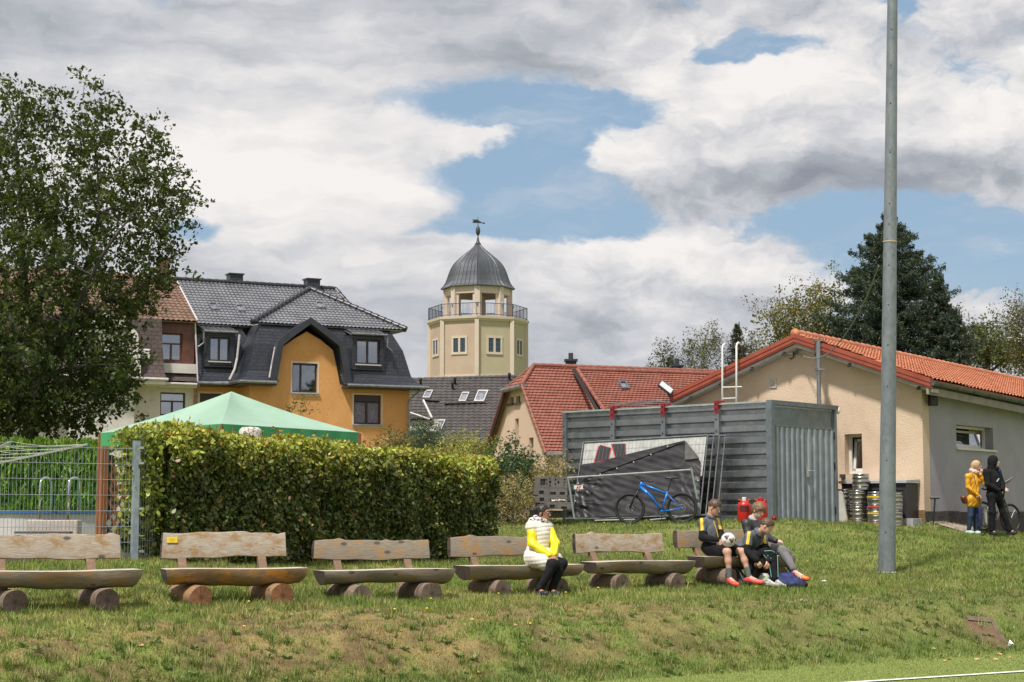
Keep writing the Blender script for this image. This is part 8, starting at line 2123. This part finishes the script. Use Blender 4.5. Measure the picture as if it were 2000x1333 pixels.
vest = M('vest_cream', (.62, .58, .52), (.70, .66, .60), 7, .6); yel = M('rain_yellow', (.78, .62, .005), (.82, .68, .01), 7, .45); blackc = M('black_cloth', (.007, .007, .009), (.013, .013, .016), 14, .9, spec=.25); furw = M('fleck_lining', (.62, .60, .58), (.03, .03, .03), 30, .9, det=2, lo=.55, hi=.62)
track = M('grey_tracksuit', (.075, .085, .10), (.11, .12, .14), 12, .7); yst = M('yellow_stripe', (.72, .47, .02), rough=.6); shoe_k = M('shoe_dark', (.02, .025, .04), rough=.5); sole_w = M('sole_white', (.6, .62, .65), rough=.6)
# ---- the seated woman
Yw = 23.95
wJ = dict(head=(1060.5, 1003, .05), neck=(1054.5, 1019.5, .06), shR=(1038.5, 1030, -.06), shL=(1069, 1030.5, .10), elR=(1040.5, 1064, -.16), wrR=(1074, 1086, -.36), elL=(1084, 1062, -.02), wrL=(1081.5, 1083, -.30),
          hipR=(1043, 1089, -.06), hipL=(1058, 1087, .10), knR=(1081, 1103, -.42), knL=(1098, 1101, -.30), anR=(1054, 1150, -.42), anL=(1078, 1151, -.34), toeR=(1066, 1160, -.56), toeL=(1090, 1160.5, -.50))
pw, W = person('seated woman with black hair and glasses in a cream vest with yellow sleeves', Yw, wJ, FX(66, -6), sc=1.0, skin=skin2,
    hair=dict(mat=hair_k, thick=.006, low=.018, long=True, ext=[((-.10, 0, .035), (-.145, 0, .02), .040, .045), ((-.145, 0, .02), (-.165, .0, -.06), .045, .035), ((-.165, 0, -.06), (-.15, -.03, -.12), .035, .02)]),
    top=dict(name='vest', mats=vest, thick=.028, arms=False, skirt=.62, noise=quilt(.007, .055), sleeves=yel, collar=(.078, .035, .030, furw, 'collar')),
    bottom=dict(name='trousers', mat=blackc, upto=2.0, thick=.012, wr=.002), shoe=dict(mat=shoe_k, sole=sole_w),
    hands={'R': (FX(60, -25), (.1, -.6, .7), .9), 'L': (FX(-10, -30), (.4, -.3, .8), .9, -1)}, build=1.0)
# glasses, hood behind the neck
Hc = W['head']; fv = nv(FX(66, -6)); uv_ = np.array((0, 0, 1.0)); rv_ = np.cross(fv, uv_)
mb = MB()
for sd in (-1, 1):
    c = Hc+fv*.104+rv_*sd*.033+uv_*.010; mb.tube([Vector(c+(rv_*.024*math.cos(a)+uv_*.017*math.sin(a))) for a in np.linspace(0, 2*PI, 12, endpoint=False)], .0018, 4, closed=True); mb.tube([Vector(Hc+fv*.10+rv_*sd*.06+uv_*.016), Vector(Hc-fv*.0+rv_*sd*.082+uv_*.012)], .0018, 4)
mb.build('glasses', M('glasses_metal', (.25, .2, .18), rough=.3, metal=.8), pw)
t = SDF(); n0 = W['neck']; bk_ = nv(np.array((-.75, .35, 0)))
t.rc(n0+bk_*.08+np.array((0, 0, .0)), n0+bk_*.13+np.array((.0, -.08, -.03)), .05, .045, k=.03); t.rc(n0+bk_*.08, n0+bk_*.12+np.array((.06, .10, -.02)), .05, .04, k=.03); t.rc(n0+bk_*.12+np.array((0, 0, .03)), n0+bk_*.17+np.array((0, 0, -.04)), .04, .04, k=.03); t.noise = wrink(.007, 40, 2)
mkobj('hood', t.mesh('hood', .007), [vest], pw, smooth=True)
mb = MB(); 
for q in (0, .02): mb.ball(Vector(n0+np.array((.02, -.115, .04-q*2))), .010, 6, 5)
mb.tube([Vector(n0+bk_*.15+np.array((.0, -.07, .035))), Vector(n0+bk_*.05+np.array((.0, -.12, .0))), Vector(n0+np.array((.05, -.12, -.0)))], .006, 5)
mb.build('toggles', blackc, pw)
# ---- boy with the ball
def jkt(cs, W):
    m = np.zeros(len(cs), int)
    for q in 'LR':
        a, b2, c = W['sh'+q], W['el'+q], W['wr'+q]
        for p0, p1, mi_, lo_, hi_ in ((a, b2, 0, 0, .55), (a, b2, 1, .62, 1.2), (b2, c, 1, -.1, 1.3)):
            d = p1-p0; t = ((cs-p0)@d)/(d@d); dist = np.linalg.norm(cs-p0-np.clip(t, 0, 1)[:, None]*d, axis=1)
            if mi_ == 1: m[(dist < .085) & (t > lo_) & (t < hi_)] = 1
        d = b2-a; t = ((cs-a)@d)/(d@d); v = cs-a-t[:, None]*d
        out = a-(W['neck']+(W['hipL']+W['hipR'])/2*0); out = nv(nv(a-W['neck'])*.35+np.array((0, -1, .15))); sidev = nv(np.cross(d, out)); inner = np.abs(v@sidev) < .022
        m[(v@out > .02) & inner & (t > -.25) & (t < .62)] = 2
    return m
Yb6 = 26.2
aJ = dict(head=(1395, 992, -.08), neck=(1386.5, 1011.5, -.04), shR=(1371.5, 1021.5, -.12), shL=(1400, 1021.5, .06), elR=(1372.5, 1050, -.20), wrR=(1401, 1054.5, -.36), elL=(1408, 1048, -.06), wrL=(1419, 1060, -.34),
          hipR=(1383, 1070, -.10), hipL=(1397, 1069, .06), knR=(1421, 1078, -.46), knL=(1449, 1078, -.32), anR=(1424.5, 1126, -.48), anL=(1463, 1124, -.40), toeR=(1440, 1142, -.60), toeL=(1487, 1138, -.50))
sock_g = M('sock_grey', (.10, .11, .12), (.14, .15, .16), 20, .9); red_s = M('shoe_coral', (.72, .075, .06), (.78, .10, .08), 9, .45); sole_k = M('sole_black', (.02, .02, .02)); 
pa, WA = person('boy in grey and black tracksuit top and shorts holding a football on his lap', Yb6, aJ, FX(58, -28), u=(.15, 0, 1), sc=.95, skin=skin1,
    hair=dict(mat=hair_b, thick=.010, rough=.003, fade=1, low=.03, ext=[((.045, 0, .095), (.01, 0, .10), .030, .035)]),
    top=dict(mats=[track, blackc, yst], thick=.010, assign=jkt, collar=(.058, .018, .024, track, 'hood')),
    bottom=dict(name='shorts', mat=blackc, upto=.72, thick=.016, hem=.082, socks=(.30, sock_g)), shoe=dict(mat=red_s, sole=sole_k),
    hands={'R': (FX(80, -40), (-.2, -.95, .1), .75), 'L': (FX(-60, -20), (.7, -.3, .5), .7, -1)})
mb = MB(); a = nv(WA['neck']-np.array((0, 0, 0))); c0 = (WA['shL']+WA['shR'])/2; pe = (WA['hipL']+WA['hipR'])/2
mb.tube([Vector(c0+np.array((.045, -.14, .03))), Vector(c0*.6+pe*.4+np.array((.085, -.15, 0))), Vector(c0*.25+pe*.75+np.array((.10, -.15, 0)))], .007, 5); mb.build('zip_line', yst, pa)
def football(q, r, label, base, spots, seed):
    t = thing('football', label, 'ball', Vector(q)-Vector((0, 0, r))); MB().ball(q, r, 28, 20).build('shell', base, t, smooth=True); rr = random.Random(seed)
    for ci, (d, sz, m_) in enumerate(spots):
        d = Vector(d).normalized(); x = d.orthogonal().normalized(); y = d.cross(x); mb = MB(); nn = 3 if sz > 0 else 8; sz = abs(sz); a0 = rr.random()*6
        for rr_2 in (1.012,):
            poly = []; K2 = 9
            for k in range(nn*K2):
                a = a0+2*PI*k/(nn*K2); f_ = math.cos(PI/nn)/math.cos(((a-a0) % (2*PI/nn))-PI/nn); poly.append((d+x*math.cos(a)*sz*f_+y*math.sin(a)*sz*f_).normalized())
            vs = [Vector(q)+d*r*rr_2]+[Vector(q)+(d*.5+p*.5).normalized()*r*rr_2 for p in poly]+[Vector(q)+p*r*rr_2 for p in poly]; N_ = len(poly)
            mb.add(vs, [(0, 1+k, 1+(k+1) % N_) for k in range(N_)]+[(1+k, 1+N_+k, 1+N_+(k+1) % N_, 1+(k+1) % N_) for k in range(N_)])
        mb.build('printed_patch', m_, t, smooth=True)
    return t
ballw = M('ball_white', (.68, .68, .66), (.62, .62, .6), 6, .4); dkred = M('ball_dark', (.06, .03, .035), rough=.5); orange = M('ball_orange', (.7, .3, .05)); pinkb = M('ball_coral', (.6, .18, .14)); limeb = M('ball_lime', (.45, .62, .10)); 
football(P(1422.5, 1055, Yb6-.42), .108, 'white football with dark triangular patches held on the first boy\'s lap', ballw, [((-.35, -.9, .45), .5, dkred), ((.35, -.95, -.05), .5, dkred), ((.9, -.5, 0), -.18, dkred), ((.38, -1, .05), .2, orange), ((-.6, -.8, -.3), .3, pinkb), ((0, .3, 1), .5, dkred)], 1)
qf = P(1494, 1127, Yb6-.30); qf.z = gz1(qf.x, qf.y)+.10
football(qf, .10, 'grey white football with lime green pattern lying under the bench', M('ball_grey', (.45, .45, .45), (.55, .55, .54), 8, .5), [((-.2, -.9, .4), -.25, limeb), ((-.6, -.7, -.1), -.2, limeb), ((.35, -.9, -.3), -.1, pinkb), ((.1, -.8, .7), -.15, limeb), ((-.3, -.8, -.5), -.2, limeb)], 2)
# ---- boy looking at the camera side, behind, in grey sweatpants
cJ = dict(head=(1481, 997.5, .10), neck=(1470.5, 1015.5, .16), shR=(1458, 1024, .04), shL=(1485, 1026, .26), elR=(1462, 1050, -.04), wrR=(1490, 1060, -.16), elL=(1500, 1050, .12), wrL=(1514, 1056.5, -.10),
          hipR=(1484, 1066, .06), hipL=(1496, 1066, .18), knR=(1528, 1076, -.26), knL=(1536, 1080, -.12), anR=(1551, 1113, -.40), anL=(1546, 1112, -.16), toeR=(1576, 1131, -.50), toeL=(1556, 1131, -.34))
sweat = M('grey_sweatpants', (.15, .145, .15), (.20, .19, .20), 18, .9); jk = M('black_rain_jacket', (.022, .022, .026), (.035, .035, .04), 9, .5); ors = M('shoe_orange', (.8, .14, .02), rough=.4)
pc, WC = person('boy in black jacket and grey sweatpants sitting behind the others with his arm out', Yb6+.05, cJ, FX(38, -24), u=(.1, 0, 1), sc=.93, skin=skin3,
    hair=dict(mat=hair_l, thick=.018, rough=.006, ext=[((.06, -.03, .07), (.06, .03, .07), .03, .03)], low=.05),
    top=dict(mats=[jk], thick=.014, collar=(.058, .015, .026, M('hood_grey', (.3, .32, .34), (.36, .38, .4), 9), 'hood')),
    bottom=dict(mat=sweat, upto=1.93, thick=.016, hem=.045, wr=.009, socks=(.22, M('sock_white', (.62, .62, .62), rough=.9))), shoe=dict(mat=ors, sole=M('shoe_black', (.02, .02, .025)), stripes=sole_w, tilt=1.0),
    hands={'L': (FX(95, -8), (0, -.5, .85), .5, -1), 'R': (FX(70, -10), (0, -.6, .7), .7)})
# ---- boy leaning forward
bJ = dict(head=(1497.5, 1028.5, -.34), neck=(1482, 1042, -.24), shR=(1463.5, 1047.5, -.26), shL=(1489, 1050, -.06), elR=(1459, 1078, -.34), wrR=(1478, 1094, -.46), elL=(1496, 1076, -.2), wrL=(1500, 1096, -.44),
          hipR=(1448, 1074, -.04), hipL=(1462, 1073, .12), knR=(1477, 1086, -.36), knL=(1508, 1084, -.36), anR=(1462, 1118, -.28), anL=(1512.5, 1130, -.46), toeR=(1470, 1134, -.40), toeL=(1538, 1143, -.58))
pb_, WB = person('boy in grey and black tracksuit top leaning forward over his black trousers with green piping', Yb6, bJ, FX(64, -32), u=(.35, 0, 1), sc=.95, skin=skin1,
    hair=dict(mat=hair_b, thick=.010, rough=.003, fade=1, low=.03, ext=[((.045, 0, .092), (.0, 0, .10), .030, .035)]),
    top=dict(mats=[track, blackc, yst], thick=.012, assign=jkt, collar=(.062, .018, .032, track, 'hood')),
    bottom=dict(mat=blackc, upto=2.0, thick=.014, hem=.048, wr=.006), shoe=dict(mat=M('sock_navy', (.012, .016, .035), rough=.8), sole=blackc),
    hands={'R': (FX(60, -60), (-.2, -.9, .1), .8), 'L': (FX(-20, -50), (.5, -.6, .3), .8, -1)}, build=1.0)
mint = M('mint_piping', (.18, .5, .36), rough=.6); mb = MB(); k0, a0 = WB['knL'], WB['anL']; fr_n = np.array((0, -1, 0))
for dx in (-.052, .052): mb.tube([Vector(k0+np.array((dx*1.35, -.055, .0))), Vector(k0*.5+a0*.5+np.array((dx*1.15, -.052, 0))), Vector(a0+np.array((dx*.95, -.04, .02)))], .0045, 4)
h0 = WB['hipL']; mb.tube([Vector(k0+np.array((-.12, -.03, .055))), Vector(k0+np.array((-.02, -.075, .062))), Vector(k0+np.array((.06, -.045, .02)))], .0045, 4); mb.tube([Vector(k0+np.array((-.14, -.08, .0))), Vector(k0+np.array((-.1, -.085, -.045))), Vector(k0+np.array((.0, -.075, -.05)))], .0045, 4)
mb.build('green_piping', mint, pb_)
c0 = (WB['shL']+WB['shR'])/2; pe = (WB['hipL']+WB['hipR'])/2; mb = MB(); mb.tube([Vector(WB['neck']+np.array((.07, -.06, -.05))), Vector(c0*.7+pe*.3+np.array((.13, -.12, -.02))), Vector(c0*.4+pe*.6+np.array((.14, -.12, -.02)))], .006, 5); mb.build('zip_line', yst, pb_)
# ---- bags and boots at their feet
def blob(name, label, cat, pts, mat, noise, Yb, vox=.008, extra=None):
    s = SDF(); base = []
    for a, b2, ra, rb in pts: 
        A, B = P(a[0], a[1], Yb+a[2]), P(b2[0], b2[1], Yb+b2[2]); s.rc(A, B, ra, rb, k=.05); base += [A, B]
    s.noise = noise; c = sum(base, Vector())/len(base); t = thing(name, label, cat, (c.x, c.y, gz1(c.x, c.y))); o = mkobj('fabric', s.mesh(name, vox), mat, t, smooth=True); return t
bp = blob('backpack', 'black backpack slumped on the grass behind the first boy\'s legs', 'backpack', [((1420, 1128, -.10), (1434, 1118, -.10), .10, .09), ((1434, 1122, -.1), (1455, 1136, -.2), .10, .07), ((1424, 1136, -.2), (1450, 1142, -.2), .08, .06)], M('bag_black', (.014, .014, .016), (.03, .03, .033), 8, .6), wrink(.012, 18, 4), Yb6)
MB().tube([P(1430, 1105, Yb6-.1), P(1444, 1116, Yb6-.26), P(1452, 1134, Yb6-.34)], .008, 5).build('strap', M('strap_grey', (.12, .12, .12)), bp)
nb_ = blob('sports_bag', 'dark blue crumpled jacket heap on the grass at the boys\' feet', 'jacket', [((1522, 1128, -.42), (1545, 1130, -.35), .06, .075), ((1545, 1132, -.40), (1572, 1141, -.42), .075, .05), ((1528, 1138, -.50), (1564, 1145, -.5), .06, .045), ((1516, 1124, -.3), (1530, 1126, -.3), .045, .05)], M('navy_fabric', (.012, .02, .10), (.02, .035, .16), 9, .7, c3=(.01, .012, .03), s3=6, l3=.5, h3=.6), wrink(.016, 22, 6), Yb6)
nb_['category'] = 'jacket'; nb_.name = 'crumpled_jacket'
def loose_shoe(a, b2, Yb, up, so, label, st=None):
    A, B = P(a[0], a[1], Yb), P(b2[0], b2[1], Yb); t = thing('sports_shoe', label, 'shoe', (A+B)/2-Vector((0, 0, .04)), 0, 'loose shoes and boots at the boys\' feet'); s = SDF(); d = (B-A).normalized()
    s.rc(A, B, .036, .030, k=.02); s.rc(A+Vector((0, 0, .035)), A.lerp(B, .5)+Vector((0, 0, .01)), .034, .030, k=.02); s.el(A+Vector((0, 0, .075))+d*.01, (.035, .022, .03), d, k=.005, sub=True)
    o = mkobj('upper', s.mesh('upper', .005), up, t, smooth=True); s = SDF(); s.rc(A-Vector((0, 0, .024)), B-Vector((0, 0, .022)), .036, .033, k=.01, fl=(np.array((0, 0, 1.0)), 2.6)); mkobj('sole', s.mesh('sole', .005), so, t, smooth=True)
    if st:
        mb = MB(); sd = Vector((d.y, -d.x, 0)); sd = sd if sd.y < 0 else -sd
        for k in range(3): c = A.lerp(B, .35+.15*k)+sd*.037; mb.bar(c+Vector((0, 0, .03))-d*.012, c-Vector((0, 0, .02)), .009, .010, up=sd)
        mb.build('stripes', st, o)
    return t
loose_shoe((1403, 1132), (1414, 1138), Yb6-.35, shoe_k, sole_w, 'navy trainer with three white stripes on the grass left of the coral boots', sole_w)
bootw = M('boot_white', (.6, .58, .57), (.12, .1, .1), 30, .5, det=2, lo=.55, hi=.7)
loose_shoe((1500, 1139), (1512, 1142), Yb6-.62, bootw, M('stud_grey', (.3, .28, .28)), 'white patterned football boot left of its pair'); loose_shoe((1519, 1142), (1532, 1145.5), Yb6-.66, bootw, M('stud_grey', (.3, .28, .28)), 'white patterned football boot in front of the blue jacket heap')
# ---- woman in the mustard coat
Yp = 40.0
mJ = dict(head=(1907.5, 911), neck=(1902, 923, .02), shR=(1890.5, 931, -.10), shL=(1911, 930, .10), elR=(1890.5, 952, -.14), wrR=(1909, 966, -.20), elL=(1922.5, 945, -.06), wrL=(1915.5, 927.5, -.10),
          hipR=(1897, 976, -.06), hipL=(1907, 976, .06), knR=(1896, 1007, -.08), knL=(1906, 1007, .04), anR=(1892.5, 1034, -.04), anL=(1905.5, 1035, .06), toeR=(1900, 1040.5, -.08), toeL=(1913, 1041, .0))
must = M('mustard_coat', (.62, .29, .012), (.70, .35, .02), 7, .5)
pm, WM = person('woman with long blonde hair in a mustard yellow coat standing by the grey wall', Yp, mJ, FX(80, 2), sc=1.0, skin=skin1,
    hair=dict(mat=hair_bl, thick=.014, long=True, ext=[((-.06, 0, .02), (-.11, 0, -.10), .065, .055), ((-.11, 0, -.10), (-.17, -.03, -.24), .055, .035)], low=.022),
    armr=.86, top=dict(name='coat', mats=must, thick=.010, noise=wrink(.009, 26, 5), skirt=.30, hem=.135, collar=(.075, .02, .045, M('scarf_pink', (.5, .36, .34), (.62, .55, .52), 30, .9), 'scarf')),
    bottom=dict(mat=M('jeans_blue', (.015, .03, .075), (.025, .045, .10), 14, .8), upto=2.0, thick=.010, wr=.002), shoe=dict(mat=M('shoe_mint', (.55, .66, .62), (.35, .6, .5), 16, .6), sole=sole_w),
    hands={'R': (FX(80, -50), (0, -.9, .3), .5), 'L': (FX(60, 70), (.3, -.8, .2), .8, -1)}, build=1.0)
hb2 = thing('handbag', 'small brown shoulder bag hanging behind the woman in mustard coat', 'bag', P(1883, 983, Yp-.1))
s = SDF(); s.rc(P(1882, 973, Yp-.12), P(1884.5, 979, Yp-.1), .075, .07, k=.04); mkobj('pouch', s.mesh('pouch', .008), M('brown_leather', (.12, .03, .015), (.16, .05, .025), 9, .4), hb2, smooth=True)
MB().tube([P(1887, 972, Yp-.22), P(1896, 962, Yp-.26), P(1905, 945, Yp-.24), P(1903, 930, Yp-.18), P(1898, 926, Yp-.12)], .008, 5).build('strap', M('brown_leather', (.12, .03, .015)), hb2)
um = thing('umbrella', 'folded navy umbrella hanging from the hand of the woman in mustard coat', 'umbrella', P(1912, 1036, Yp-.22))
mb = MB(); mb.tube([P(1912.5, 969, Yp-.24), P(1914, 985, Yp-.24)], .014, 6); mb.build('handle', black_pl, um); MB().lathe([(.02, 0), (.045, -.12), (.05, -.35), (.03, -.55), (.008, -.62)], P(1914, 985, Yp-.24), 10).build('canopy', M('navy_cloth', (.012, .014, .06), (.02, .02, .09), 12, .6), um)
# ---- person in black hooded clothes
hJ = dict(head=(1942, 903), neck=(1936.5, 915, .02), shR=(1926, 923, -.12), shL=(1948, 923, .12), elR=(1929, 946, -.16), wrR=(1950, 957, -.20), elL=(1957, 944, .08), wrL=(1959, 956, -.02),
          hipR=(1936, 968, -.06), hipL=(1949, 968, .06), knR=(1938, 1001, -.10), knL=(1959, 1000, .02), anR=(1937, 1034.5, -.06), anL=(1971, 1034, .04), toeR=(1945, 1042.5, -.12), toeL=(1983, 1041.5, -.02))
ph, WH = person('person in black hooded sweatshirt and black trousers with blue hair standing by the bicycle', Yp, hJ, FX(78, 4), sc=1.03, skin=skin3,
    hair=dict(mat=hair_n, thick=.008, long=True, ext=[((.05, -.05, -.06), (.09, -.06, -.20), .03, .035), ((.09, -.06, -.20), (.10, -.06, -.30), .035, .015)]),
    top=dict(name='hooded_sweatshirt', mats=blackc, thick=.018, hem=.12), bottom=dict(mat=blackc, upto=2.0, thick=.016, hem=.052), shoe=dict(mat=M('shoe_black', (.02, .02, .025)), sole=sole_k),
    hands={'L': (FX(80, -10), (0, -.9, .3), .9, -1)}, build=1.05)
s = SDF(); Hc = WH['head']; fv = nv(FX(78, 4)); s.el(Hc+np.array((0, 0, .03))-fv*.025, (.128, .108, .135), fv, (0, 0, 1)); s.rc(Hc-fv*.05-np.array((0, 0, .05)), WH['neck'], .095, .10, k=.05); s.el(Hc+fv*.115-np.array((0, 0, .015)), (.085, .085, .105), fv, (0, 0, 1), sub=True); s.noise = wrink(.004, 30, 3)
mkobj('hood', s.mesh('hood', .007), blackc, ph, smooth=True)
MB().box(P(1949, 938, Yp-.30), (.02, .01, .09), Matrix.Rotation(.6, 3, 'Y')).build('chest_print', sole_w, ph)
# bicycle behind them and a pale carrier board
bt = thing('bicycle', 'dark bicycle standing behind the two people at the grey wall', 'bicycle', P(1940, 1040, 40.8)); Yk = 40.75
BF = Fr(1940, Yk, 62)
def wheel2(c, rad):
    w = thing_part('wheel', bt, c); n = 40; e = BF.e1
    MB().tube([c+e*(rad-.02)*math.cos(2*PI*i/n)+Vector((0, 0, (rad-.02)*math.sin(2*PI*i/n))) for i in range(n)], .024, 8, closed=True).build('tyre', rub, w, smooth=True)
    MB().tube([c+e*(rad-.05)*math.cos(2*PI*i/n)+Vector((0, 0, (rad-.05)*math.sin(2*PI*i/n))) for i in range(n)], .01, 6, closed=True).build('rim', blk, w)
    mb = MB(); 
    for i in range(20): a = 2*PI*i/20; mb.tube([c, c+e*(rad-.06)*math.cos(a)+Vector((0, 0, (rad-.06)*math.sin(a)))], .002, 3, cap=False)
    mb.build('spokes', spk, w)
c1 = P(1921, 1025, Yk-.15); c1.z = gz1(c1.x, c1.y)+.35; c2 = P(1974, 1012, Yk+.35); c2.z = gz1(c2.x, c2.y)+.35
BF.e1 = ((c2-c1).normalized()*1.0); wheel2(c1, .35); wheel2(c2, .35)
mb = MB(); hd2 = P(1960, 972, Yk+.1); st2 = P(1935, 975, Yk-.1); bb2 = (c1+c2)/2-Vector((0, 0, .05))
for a, b2, r_2 in ((hd2, c2, .022), (hd2, bb2, .028), (st2, bb2, .02), (st2, hd2, .02), (st2, c1, .012), (bb2, c1, .014)): mb.tube([a, b2], r_2, 8)
mb.build('frame', M('bike_grey', (.10, .09, .085), (.14, .13, .12), 6, .4), bt); MB().tube([P(1962, 955, Yk-.1), hd2], .018, 6).tube([P(1960, 944, Yk-.35), P(1978, 933, Yk-.35)], .018, 6).tube([P(1962, 946, Yk-.35), P(1975, 939.5, Yk-.3)], .008, 5).tube([P(1958, 942, Yk-.3), P(1962, 955, Yk-.1)], .015, 6).build('handlebar', blk, bt)
MB().tube([st2, P(1929, 958, Yk-.1)], .015, 6).ball(P(1927, 955, Yk-.12), (.13, .07, .04), 10, 6).build('saddle', blk, bt, smooth=True)
cb2 = thing('carrier_board', 'pale grey board with dark slots behind the legs of the woman in mustard coat', 'board', P(1914, 1027, Yp+.3)); a, b2 = P(1900, 1026, Yp+.3), P(1927.5, 990, Yp+.3)
MB().box(((a.x+b2.x)/2, Yp+.3, (a.z+b2.z)/2), (b2.x-a.x, .04, b2.z-a.z)).build('panel', M('board_pale_grey', (.50, .48, .47), (.42, .4, .4), 6, .7), cb2, bevel=.015)
mb = MB()
for x in (1906, 1918):
    for y in (1005.5, 1012): c = P(x, y, Yp+.275); mb.box(c, (.10, .006, .012))
for x in (1902.5, 1925): 
    for y in (1023,): mb.box(P(x, y, Yp+.275), (.03, .006, .01))
mb.build('slots', blk, cb2)
